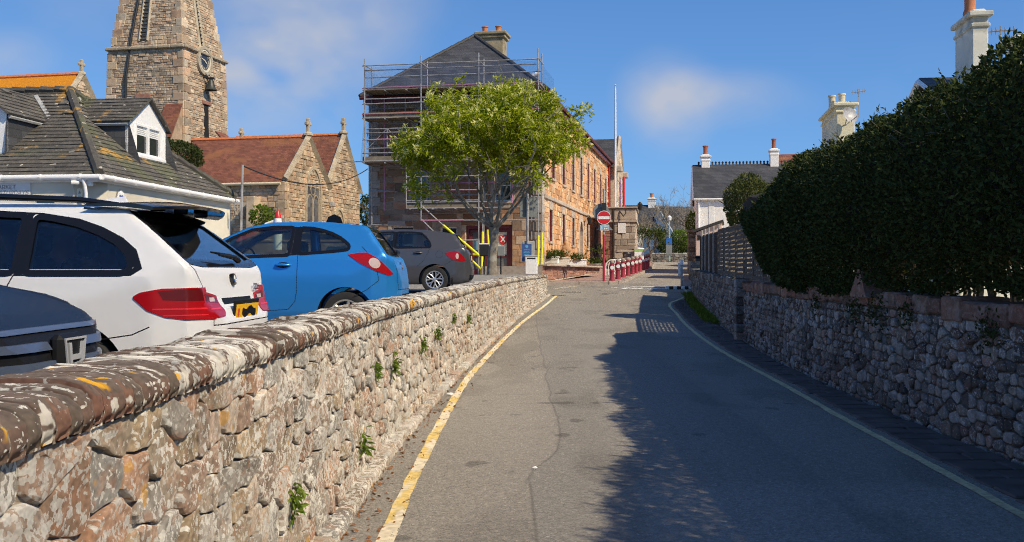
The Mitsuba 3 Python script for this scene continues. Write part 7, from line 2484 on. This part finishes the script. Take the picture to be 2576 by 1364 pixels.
# ---- white estate
k, o, f = carpark_car('white_estate_car', 'white estate car with a black roof spoiler and red tail lamps, behind the near wall', -1.80, 6.98, dz=.03, psi=.02)
prof = [(.10, .24), (.02, .36), (-.005, .50), (.0, .66), (.035, .74), (.075, .79), (.10, .90), (.12, 1.0), (.16, 1.045), (.30, 1.16), (.50, 1.32), (.58, 1.372), (.80, 1.402), (1.2, 1.425), (1.8, 1.44), (2.3, 1.43), (2.65, 1.39), (3.0, 1.2), (3.36, 1.02), (3.9, .94), (4.3, .83), (4.55, .66), (4.62, .5), (4.6, .3), (4.4, .2), (.4, .19)]
plan = [(0.0, -.50), (.04, -.68), (.14, -.80), (.34, -.87), (.8, -.9), (3.6, -.9), (4.2, -.84), (4.5, -.65), (4.62, -.35), (4.62, .35), (4.5, .65), (4.2, .84), (3.6, .9), (.8, .9), (.34, .87), (.14, .80), (.04, .68), (0, .50)]
sec = [(-.83, .18), (-.89, .35), (-.905, .62), (-.90, .80), (-.87, .96), (-.80, 1.08), (-.70, 1.25), (-.63, 1.355), (-.54, 1.415), (-.3, 1.445), (.3, 1.445), (.54, 1.415), (.63, 1.355), (.70, 1.25), (.80, 1.08), (.87, .96), (.90, .80), (.905, .62), (.89, .35), (.83, .18)]
car = Car(k, o, f, prof, plan, sec, 'paint_white', smooth=4, res=.045)
car.c0, car.c1, car.wz = .16, 3.3, 1.0
q1 = Polygon([(.475, 1.015), (.52, 1.10), (.60, 1.165), (.72, 1.225), (.86, 1.275), (1.02, 1.31), (1.135, 1.325), (1.10, .985), (.52, .985)])
q2 = Polygon([(1.21, 1.33), (1.5, 1.345), (1.9, 1.345), (1.96, .985), (1.18, .985)])
q3 = Polygon([(2.03, 1.345), (2.4, 1.32), (2.75, 1.18), (3.02, 1.0), (2.98, .985), (2.0, .985)])
rearw = Polygon([(-.73, 1.06), (-.66, 1.20), (-.60, 1.33), (-.52, 1.35), (.52, 1.35), (.60, 1.33), (.66, 1.20), (.73, 1.06), (.55, 1.045), (-.55, 1.045)])
frontw = Polygon([(-.72, 1.06), (-.58, 1.36), (.58, 1.36), (.72, 1.06)])
body = car.finish([q1, q2, q3], rearw, frontw, glass='car_glass_dark', wheels=((.86, .32), (3.68, .32)), wr=.33, seats=(1.35, 2.3))
car.wheel(.86, .32, .33, .22, 'alloy', 5, True); car.wheel(3.68, .32, .33, .22, 'alloy', 5, True)
for a, b in ((q1, q2), (q2, q3)):
    pass
car.add('window_surround', car.shell(car.side(Polygon([(.40, 1.005), (.46, 1.12), (.56, 1.195), (.70, 1.262), (.86, 1.315), (1.1, 1.352), (1.5, 1.372), (2.0, 1.372), (2.43, 1.345), (2.8, 1.19), (3.1, .985), (3.0, .962), (.46, .962)]).difference(q1.buffer(.02)).difference(q2.buffer(.02)).difference(q3.buffer(.02))), -.005, .0018), 'gloss_black', smooth=30)
car.add('roof_rail', MB().tube([[.62, .565, 1.405], [.9, .585, 1.437], [1.6, .60, 1.462], [2.3, .59, 1.452], [2.62, .57, 1.40]], [.012, .02, .022, .02, .012], 8), 'gloss_black', smooth=60)
car.add('roof_rail', MB().tube([[.62, -.565, 1.405], [.9, -.585, 1.437], [1.6, -.60, 1.462], [2.3, -.59, 1.452], [2.62, -.57, 1.40]], [.012, .02, .022, .02, .012], 8), 'gloss_black', smooth=60)
# spoiler: a raised black blade over a lip on the roof end
def blade(pts, half, th, up, n=15):
    V, F2 = [], []
    for j, y in enumerate(np.linspace(-half, half, n)):
        a = abs(y) / half
        for (x, z) in pts:
            V.append([x + .16 * a ** 3, y, z - up * a ** 2.2])
    c = len(pts)
    for j in range(n - 1):
        for i in range(c):
            F2.append([j * c + i, j * c + (i + 1) % c, (j + 1) * c + (i + 1) % c, (j + 1) * c + i])
    F2 = np.array(F2); F2 = np.vstack([F2[:, [0, 1, 2]], F2[:, [0, 2, 3]], [[0, i + 1, i] for i in range(1, c - 1)], [[(n - 1) * c, (n - 1) * c + i, (n - 1) * c + i + 1] for i in range(1, c - 1)]])
    return MB().raw(V, F2)
spo = car.add('spoiler', blade([(.24, 1.418), (.40, 1.446), (.66, 1.438), (.68, 1.425), (.42, 1.418), (.25, 1.398)], .66, .03, .03), 'gloss_black', smooth=50, label='black raised roof spoiler')
car.add('spoiler_lip', blade([(.37, 1.345), (.45, 1.375), (.70, 1.412), (.70, 1.40), (.44, 1.345)], .60, .03, .02), 'gloss_black', spo, smooth=50)
for y in (-.42, 0, .42):
    car.add('spoiler_post', MB().cbox([.46, y, 1.40], [.10, .022, .05], None, .008), 'gloss_black', spo, smooth=False)
car.add('aerial_fin', MB().raw([[.80, -.035, 1.405], [.80, .035, 1.405], [1.12, .03, 1.42], [1.12, -.03, 1.42], [.84, -.008, 1.50], [.84, .008, 1.50], [.95, .008, 1.485], [.95, -.008, 1.485]], [[0, 1, 5, 4], [1, 2, 6, 5], [2, 3, 7, 6], [3, 0, 4, 7], [4, 5, 6, 7]]), 'paint_white', smooth=False)
# tail lamps wrap the corner
lampS = Polygon([(.45, .835), (.40, .862), (.28, .885), (-.1, .895), (-.1, .695), (.14, .695), (.26, .712), (.36, .755)]).buffer(-.012).buffer(.012, 4)
lo = car.shell(ext(lampS, 'y', .62, 2) , -.02, .007); loR = car.shell(ext(lampS, 'y', -2, -.62), -.02, .007)
for L_ in (lo, loR):
    tl = car.add('tail_lamp', L_, 'lamp_red', smooth=40)
up_ = Polygon([(.30, .87), (.1, .885), (-.1, .885), (-.1, .81), (.12, .81), (.27, .815)])
car.add('lamp_band', car.shell(ext(up_, 'y', .70, 2), 0, .0085), 'lamp_dark', smooth=40)
rl = Polygon([(.44, .835), (.68, .868), (.68, .70), (.46, .705), (.42, .73)]).buffer(-.012).buffer(.012, 4)
for sg in (1, -1):
    p_ = affinity.scale(rl, sg, 1, origin=(0, 0))
    car.add('tail_lamp', car.shell(ext(p_, 's', -1, .4), -.015, .007), 'lamp_red', smooth=40)
    p_ = affinity.scale(Polygon([(.46, .82), (.67, .852), (.67, .80), (.45, .79)]), sg, 1, origin=(0, 0))
    car.add('lamp_band', car.shell(ext(p_, 's', -1, .4), 0, .0085), 'lamp_dark', smooth=40)
for pts in ([(.44, .89), (.34, 1.0)], ):
    pass
mat('lamp_bright', (.62, .02, .03), .2, clearcoat=.4)
car.add('lamp_guide', car.shell(ext(Polygon([(.33, .765), (.1, .768), (-.1, .768), (-.1, .758), (.1, .758), (.33, .757)]), 'y', .70, 2), 0, .0088), 'lamp_bright', smooth=40)
car.add('lamp_guide', car.shell(ext(Polygon([(.27, .725), (.1, .728), (-.1, .728), (-.1, .721), (.1, .721), (.27, .719)]), 'y', .70, 2), 0, .0088), 'lamp_bright', smooth=40)
for sg in (1, -1):
    car.add('lamp_guide', car.shell(ext(affinity.scale(sbox(.47, .752, .66, .760), sg, 1, origin=(0, 0)), 's', -1, .4), 0, .0088), 'lamp_bright', smooth=40)
    car.add('reversing_lamp', car.shell(ext(affinity.scale(sbox(.50, .80, .60, .825), sg, 1, origin=(0, 0)), 's', -1, .4), 0, .0095), 'lamp_clear', smooth=40)
car.add('tailgate_seam', car.shell(ext(LineString([(.64, .66), (.655, .90), (.76, 1.03)]).buffer(.0035), 's', -1, .5), -.004, .0012), 'trim_black', smooth=False)
car.add('bumper_seam', car.shell(ext(LineString([(-.64, .655), (.64, .655)]).buffer(.0035), 's', -1, .3), -.004, .0012), 'trim_black', smooth=False)
car.seam([(.35, .655), (.45, .61), (.62, .585), (.86 + .36, .55)]); car.seam([(1.16, .985), (1.2, .90), (1.12, .80)])
plx = -.008
pl_ = car.number_plate([.012, -.02, .715], .52, .111, -.12, blot=True, label='yellow number plate with the registration blotted out in black')
car.add('plate_recess', car.shell(ext(sbox(-.34, .775, .32, .815), 's', -1, .3), -.006, .0015), 'trim_black', smooth=False)
bd = car.add('badge', MB().lathe([(0, .012), (.038, .012), (.041, .006), (.041, -.02)], [.092, .02, .935], 24, axis=[-1, 0, .12]), 'gloss_black', smooth=40, label='round blue and white tailgate badge')
for q0, mm_ in ((0, 'badge_blue'), (1, 'white_paint'), (2, 'badge_blue'), (3, 'white_paint')):
    t = np.linspace(q0 * math.pi / 2, (q0 + 1) * math.pi / 2, 8)
    Rf = frame(np.array([-1, 0, .12]))
    pp = Polygon([(0, 0)] + [(.027 * math.cos(a), .027 * math.sin(a)) for a in t])
    car.add('badge_quarter', MB().prism(pp, np.array([.092, .02, .935]) + unit([-1, 0, .12]) * .0125, Rf[:, 0], Rf[:, 1], 0, .002), mm_, bd, smooth=False)
t = meshkit.text_mesh('320d', .042, .004, bold=True)
v = np.column_stack([np.full(len(t.vertices), .075) - t.vertices[:, 2] + .04 * t.vertices[:, 1], -.40 - t.vertices[:, 0], .86 + t.vertices[:, 1]])
car.add('model_lettering', trimesh.Trimesh(v, t.faces[:, ::-1], process=False), 'chrome', smooth=False)
wb = np.array([.165, -.12, 1.085])
car.add('rear_wiper', MB().tube([wb + [-.03, -.12, -.02], wb + [-.035, 0, .0], wb + [-.03, .32, .015]], [.022, .018, .010], 6).tube([wb + [-.03, .06, .012], wb + [.0, .40, .03]], [.012, .006], 5), 'rubber', smooth=50)
car.add('sill_trim', car.shell(car.side(sbox(1.25, .18, 3.3, .27)), -.01, .006), 'trim_black', smooth=False)
# ---- blue hatchback
k, o, f = carpark_car('blue_hatchback', 'bright blue three-door hatchback between the white estate and the grey car', -1.40, 13.47, dz=-.02)
prof = [(.10, .24), (.0, .38), (-.01, .55), (.0, .72), (.045, .90), (.10, 1.02), (.17, 1.07), (.29, 1.24), (.41, 1.40), (.46, 1.43), (.65, 1.452), (.95, 1.48), (1.3, 1.495), (1.65, 1.475), (1.95, 1.40), (2.3, 1.22), (2.72, 1.02), (3.1, .90), (3.4, .75), (3.58, .56), (3.6, .35), (3.4, .2), (.3, .2)]
plan = [(0, -.45), (.05, -.62), (.16, -.74), (.34, -.80), (.7, -.83), (2.9, -.83), (3.3, -.75), (3.52, -.55), (3.6, -.25), (3.6, .25), (3.52, .55), (3.3, .75), (2.9, .83), (.7, .83), (.34, .80), (.16, .74), (.05, .62), (0, .45)]
sec = [(-.76, .19), (-.82, .36), (-.835, .62), (-.825, .82), (-.79, 1.0), (-.73, 1.1), (-.62, 1.30), (-.55, 1.42), (-.44, 1.475), (-.2, 1.495), (.2, 1.495), (.44, 1.475), (.55, 1.42), (.62, 1.30), (.73, 1.1), (.79, 1.0), (.825, .82), (.835, .62), (.82, .36), (.76, .19)]
car = Car(k, o, f, prof, plan, sec, 'paint_blue', smooth=5, res=.045)
car.c0, car.c1, car.wz = .16, 2.6, 1.06
q1 = Polygon([(1.25, 1.395), (1.10, 1.385), (.98, 1.36), (.86, 1.32), (.75, 1.265), (.66, 1.195), (.625, 1.15), (.64, 1.13), (.8, 1.11), (1.25, 1.075)])
q2 = Polygon([(1.345, 1.40), (1.6, 1.40), (1.86, 1.365), (2.10, 1.26), (2.36, 1.08), (2.32, 1.045), (1.9, 1.04), (1.37, 1.06)])
rearw = Polygon([(-.60, 1.09), (-.54, 1.25), (-.47, 1.39), (.47, 1.39), (.54, 1.25), (.60, 1.09), (.4, 1.075), (-.4, 1.075)])
frontw = Polygon([(-.66, 1.08), (-.5, 1.40), (.5, 1.40), (.66, 1.08)])
car.finish([q1, q2], rearw, frontw, wheels=((.66, .31), (2.96, .31)), wr=.295, seats=(1.5,))
car.wheel(.66, .31, .295, .18, 'alloy_dull', 6); car.wheel(2.96, .31, .295, .18, 'alloy_dull', 6)
car.add('window_pillar', car.shell(car.side(Polygon([(1.235, 1.41), (1.36, 1.412), (1.39, 1.045), (1.235, 1.06)])), -.005, .0018), 'gloss_black', smooth=30)
lampS = Polygon([(.635, 1.06), (.52, 1.082), (.396, 1.085), (.27, 1.02), (.155, .91), (.08, .82), (.13, .80), (.27, .85), (.47, .945)])
for L_ in (car.shell(ext(lampS, 'y', .3, 2), -.02, .008), car.shell(ext(lampS, 'y', -2, -.3), -.02, .008)):
    tl = car.add('tail_lamp', L_, 'lamp_red', smooth=40)
car.add('clear_lens', car.shell(ext(affinity.rotate(affinity.scale(Point(.30, .955).buffer(.075), 1.0, .78), 35), 'y', .3, 2), 0, .011), 'lamp_clear', smooth=40)
car.seam([(1.265, 1.42), (1.255, 1.06), (1.255, .62), (1.28, .48), (1.36, .385), (1.6, .365), (2.1, .365), (2.3, .5), (2.42, .95)])
car.seam([(.40, 1.09), (.47, 1.16)]); car.seam([(.27, .85), (.25, .74), (.40, .62), (.55, .55)])
car.add('tailgate_seam', car.shell(ext(LineString([(-.62, 1.0), (-.56, .62), (.56, .62), (.62, 1.0)]).buffer(.004), 's', -1, .5), -.004, .0012), 'trim_black', smooth=False)
car.handle(1.43, .93)
car.number_plate([.02, 0, .42], .52, .111, 0, mat_='plate_yellow')
car.add('bumper_recess', car.shell(ext(sbox(-.42, .30, .42, .56), 's', -1, .3), -.006, .002), 'trim_black', smooth=False)
car.add('badge', MB().lathe([(0, .012), (.05, .008), (.055, -.02)], [.05, 0, .92], 18, axis=[-1, 0, .2]), 'chrome', smooth=40)
car.add('rear_wiper', MB().tube([[.13, .06, 1.09], [.11, -.08, 1.10], [.16, -.36, 1.13]], [.035, .03, .012], 7), 'rubber', smooth=50)
car.add('steering_wheel', MB().tube([[1.98 + .06 * math.cos(a), .36 + .17 * math.cos(a), .98 + .17 * math.sin(a)] for a in np.linspace(0, 2 * math.pi, 20)], .014, 6), 'trim_black', smooth=60)
car.add('parcel', MB().cbox([.86, .2, 1.09], [.24, .3, .16], None, .02), 'notice_cream', smooth=False, label='pale box on the rear shelf'); car.add('parcel', MB().cbox([.62, .2, 1.10], [.2, .3, .14], None, .03), 'fresh_green' if mat('fresh_green', (.35, .60, .12), .6) else '', smooth=False, label='green pack on the rear shelf')
# ---- grey hatchback, and its like behind
prof = [(.05, .25), (-.03, .36), (-.05, .55), (-.03, .66), (.0, .74), (.03, .92), (.10, 1.03), (.16, 1.08), (.27, 1.24), (.37, 1.38), (.45, 1.40), (.65, 1.435), (1.0, 1.48), (1.5, 1.512), (2.0, 1.505), (2.4, 1.44), (2.9, 1.16), (3.15, 1.02), (3.7, .93), (4.05, .78), (4.2, .58), (4.2, .34), (4.0, .2), (.3, .2)]
plan = [(-.05, -.5), (.0, -.68), (.12, -.80), (.34, -.86), (.8, -.88), (3.4, -.88), (3.85, -.80), (4.1, -.6), (4.2, -.3), (4.2, .3), (4.1, .6), (3.85, .80), (3.4, .88), (.8, .88), (.34, .86), (.12, .80), (0, .68), (-.05, .5)]
sec = [(-.80, .19), (-.86, .36), (-.88, .62), (-.87, .82), (-.84, 1.0), (-.78, 1.1), (-.67, 1.30), (-.59, 1.43), (-.48, 1.49), (-.2, 1.513), (.2, 1.513), (.48, 1.49), (.59, 1.43), (.67, 1.30), (.78, 1.1), (.84, 1.0), (.87, .82), (.88, .62), (.86, .36), (.80, .19)]
def grey_like(name, label, xr, yc, paint, full=True, dz=0.0, turn=False):
    k, o, f = carpark_car(name, label, xr, yc, dz=dz)
    if turn: f = (1, 0)
    car = Car(k, o, f, prof, plan, sec, paint, smooth=5, res=.055)
    car.c0, car.c1, car.wz = .16, 3.05, 1.07
    q1 = Polygon([(1.71, 1.43), (1.4, 1.425), (1.16, 1.40), (1.05, 1.31), (.96, 1.19), (.93, 1.10), (.95, 1.075), (1.75, 1.06)])
    q2 = Polygon([(1.80, 1.43), (2.1, 1.415), (2.4, 1.36), (2.8, 1.12), (2.86, 1.06), (1.82, 1.055)])
    rearw = Polygon([(-.66, 1.09), (-.60, 1.25), (-.52, 1.37), (.52, 1.37), (.60, 1.25), (.66, 1.09), (.45, 1.075), (-.45, 1.075)])
    frontw = Polygon([(-.7, 1.08), (-.54, 1.42), (.54, 1.42), (.7, 1.08)])
    car.finish([q1, q2], rearw, frontw, wheels=((.83, .31), (3.43, .31)), wr=.315, seats=(1.15, 2.05))
    car.wheel(.83, .31, .315, .20, 'alloy', 7, True); car.wheel(3.43, .31, .315, .20, 'alloy', 7, True)
    car.add('window_pillar', car.shell(car.side(Polygon([(1.70, 1.44), (1.81, 1.44), (1.84, 1.05), (1.73, 1.055)])), -.005, .0018), 'gloss_black', smooth=30)
    lampS = Polygon([(.60, .93), (.38, .985), (.27, .96), (.15, .85), (.10, .76), (.18, .74), (.41, .77)])
    for L_ in (car.shell(ext(lampS, 'y', .3, 2), -.02, .008), car.shell(ext(lampS, 'y', -2, -.3), -.02, .008)):
        car.add('tail_lamp', L_, 'lamp_red', smooth=40)
    car.add('clear_lens', car.shell(ext(affinity.scale(Point(.30, .86).buffer(.045), .8, 1.5), 'y', .3, 2), 0, .011), 'lamp_clear', smooth=40)
    car.seam([(1.76, 1.06), (1.76, .45), (1.70, .30)]); car.seam([(.93, 1.09), (.98, .95), (1.10, .74), (1.24, .62)]); car.seam([(.41, .77), (.52, .70), (.60, .66)])
    car.handle(1.22, .94, .2)
    car.add('fuel_flap', car.shell(car.side(Point(.72, .90).buffer(.085).difference(Point(.72, .90).buffer(.080)), both=False), -.004, .0012), 'trim_black', smooth=False)
    car.add('spoiler', blade([(.28, 1.385), (.36, 1.41), (.60, 1.432), (.60, 1.41), (.34, 1.375)], .58, .03, .03), paint, smooth=50)
    car.number_plate([.0, 0, .82], .52, .111, .1)
    car.add('bumper_trim', car.shell(ext(sbox(-.7, .30, .7, .42), 's', -1, .4), -.006, .004), 'trim_black', smooth=False)
    return car
gcar = grey_like('grey_hatchback', 'dark grey five-door hatchback with alloy wheels, rightmost parked car', -.98, 24.8, 'paint_grey')
mk_ = gcar.add('mud_flap', MB().cbox([.42, .78, .25], [.03, .16, .3], None, .01), 'rubber', smooth=False)
grey_like('red_hatchback', 'red hatchback parked beyond the blue one, seen through its windows', -7.9, 17.9, 'paint_red', dz=-.04, turn=True)
grey_like('dark_blue_car', 'dark blue car whose roof shows between the white estate and the blue hatchback', -6.3, 21.6, 'paint_navy', dz=.02)
k, o, f = 0, 0, 0
# the dark four-by-four beyond the far wall
kf = thing('far_dark_car', 'dark four-by-four parked above the far stone wall at the street end', 'car')
pr = [(.0, .3), (-.05, .6), (.0, 1.0), (.15, 1.15), (.3, 1.75), (.5, 1.8), (2.6, 1.8), (3.2, 1.15), (4.1, 1.05), (4.3, .8), (4.3, .4), (4.1, .28)]
pn = [(0, -.8), (.1, -.88), (4.0, -.88), (4.3, -.7), (4.3, .7), (4.0, .88), (.1, .88), (0, .8)]
sn = [(-.84, .25), (-.9, .6), (-.88, 1.05), (-.72, 1.72), (-.6, 1.8), (.6, 1.8), (.72, 1.72), (.88, 1.05), (.9, .6), (.84, .25)]
c = W(1729, 632, 95); car = Car(kf, [c[0], 95, c[2] - .35], (.25, 1), pr, pn, sn, 'paint_navy', smooth=3, res=.12)
car.c0, car.c1, car.wz = .2, 2.9, 1.15
car.finish([Polygon([(.5, 1.2), (.55, 1.65), (2.5, 1.65), (2.95, 1.2)])], Polygon([(-.68, 1.22), (-.58, 1.68), (.58, 1.68), (.68, 1.22)]), None, wheels=((.8, .36), (3.4, .36)), wr=.36, seats=False)
car.wheel(.8, .36, .36, .22, 'alloy_dull', 5)
for sg in (-.76, .76): car.add('tail_lamp', MB().cbox([-.01, sg, .95], [.06, .14, .3], None, .02), 'lamp_red', smooth=False)
car.add('number_plate', MB().box([-.05, 0, .72], [.02, .52, .11]), 'paper_white', smooth=False)
# ---- navy car nose at the left edge
k = thing('navy_car', 'dark navy car nosed up to the near wall, chrome H badge on its grille', 'car')
o = np.array([-6.20, 3.98, float(carpark_z(4)) - .01])
prof = [(.2, .25), (0, .5), (.0, .9), (.15, 1.1), (.5, 1.6), (.8, 1.66), (2.2, 1.66), (2.5, 1.58), (3.1, 1.18), (3.35, 1.10), (3.75, 1.07), (4.05, 1.01), (4.26, .95), (4.40, .885), (4.46, .80), (4.49, .62), (4.50, .38), (4.42, .25)]
plan = [(0, -.8), (.15, -.88), (3.4, -.9), (3.80, -.87), (4.10, -.78), (4.33, -.60), (4.46, -.32), (4.50, 0), (4.46, .32), (4.33, .60), (4.10, .78), (3.80, .87), (3.4, .9), (.15, .88), (0, .8)]
sec = [(-.82, .22), (-.88, .4), (-.905, .7), (-.89, .88), (-.85, .97), (-.78, 1.04), (-.72, 1.2), (-.60, 1.6), (-.5, 1.66), (.5, 1.66), (.60, 1.6), (.72, 1.2), (.78, 1.04), (.85, .97), (.89, .88), (.905, .7), (.88, .4), (.82, .22)]
car = Car(k, o, (1, 0), prof, plan, sec, 'paint_navy', smooth=5, res=.045)
car.c0, car.c1, car.wz = .2, 3.2, 1.1
car.finish([Polygon([(.9, 1.12), (1.0, 1.55), (1.9, 1.55), (1.9, 1.1)]), Polygon([(2.0, 1.1), (2.0, 1.55), (2.35, 1.5), (2.8, 1.18), (2.78, 1.1)])], None, Polygon([(-.7, 1.16), (-.56, 1.6), (.56, 1.6), (.7, 1.16)]), glass='car_glass_dark', wheels=((.85, .35), (3.5, .35)), wr=.35, seats=(1.9,))
car.wheel(.85, .35, .35, .22, 'alloy'); car.wheel(3.5, .35, .35, .22, 'alloy')
gr = Polygon([(-.58, .885), (.58, .885), (.52, .71), (.40, .65), (-.40, .65), (-.52, .71)])
grl = car.add('grille', car.shell(ext(gr, 's', 4.0, 5), -.012, .003), 'trim_black', smooth=False)
for z in (.835, .765, .695):
    for sg in (1, -1):
        b_ = Polygon([(.12, z + .015), (.53 - (.835 - z) * .3, z + .018), (.51 - (.835 - z) * .3, z - .012), (.12, z - .015)])
        car.add('grille_bar', car.shell(ext(affinity.scale(b_, sg, 1, origin=(0, 0)), 's', 4.0, 5), 0, .02), 'paint_navy' if z < .72 else 'bar_steel' if mat('bar_steel', (.10, .13, .20), .25, .4) else '', grl, smooth=False)
car.add('grille_surround', car.shell(ext(gr.buffer(.016).difference(gr), 's', 4.0, 5) , -.01, .010), 'bar_steel', grl, smooth=False)
bc = np.array([4.485, 0, .785])
hb = [Polygon([(-.070, .056), (-.048, .056), (-.032, -.058), (-.050, -.058)]), Polygon([(.070, .056), (.048, .056), (.032, -.058), (.050, -.058)]), sbox(-.045, -.011, .045, .009)]
H_ = hb[0].union(hb[1]).union(hb[2])
car.add('badge_block', MB().cbox(bc - [.01, 0, 0], [.056, .23, .18], None, .02), 'trim_black', grl, smooth=False)
rim = Polygon([(-.095, .075), (.095, .075), (.065, -.078), (-.065, -.078)])
m = MB().prism(rim.difference(rim.buffer(-.008)), bc, [0, 1, 0], [0, 0, 1], .018, .024).prism(H_, bc, [0, 1, 0], [0, 0, 1], .018, .027)
car.add('badge', m, 'badge_silver' if mat('badge_silver', (.55, .56, .58), .3, .35) else '', grl, smooth=False, label='chrome letter H badge')
for sg in (1, -1):
    hl = Polygon([(.60, .91), (.86, .95), (.86, .79), (.64, .76)])
    car.add('headlight', car.shell(ext(affinity.scale(hl, sg, 1, origin=(0, 0)), 's', 3.9, 5), -.01, .006), 'lamp_glass' if mat('lamp_glass', (.30, .33, .38), .08, .3, clearcoat=1.0) else '', smooth=40)
    car.add('bonnet_seam', car.shell(ext(LineString([(sg * .60, .93), (sg * .70, 1.02), (sg * .74, 1.12)]).buffer(.004), 's', 3.2, 5), -.004, .0012), 'trim_black', smooth=False)
car.add('lower_grille', car.shell(ext(sbox(-.6, .34, .6, .50), 's', 4.0, 5), -.012, .003), 'trim_black', smooth=False)
car.add('bumper_corner', MB().cbox([4.30, .80, .62], [.12, .05, .12], rot_z(.5), .02), 'rubber', smooth=False)
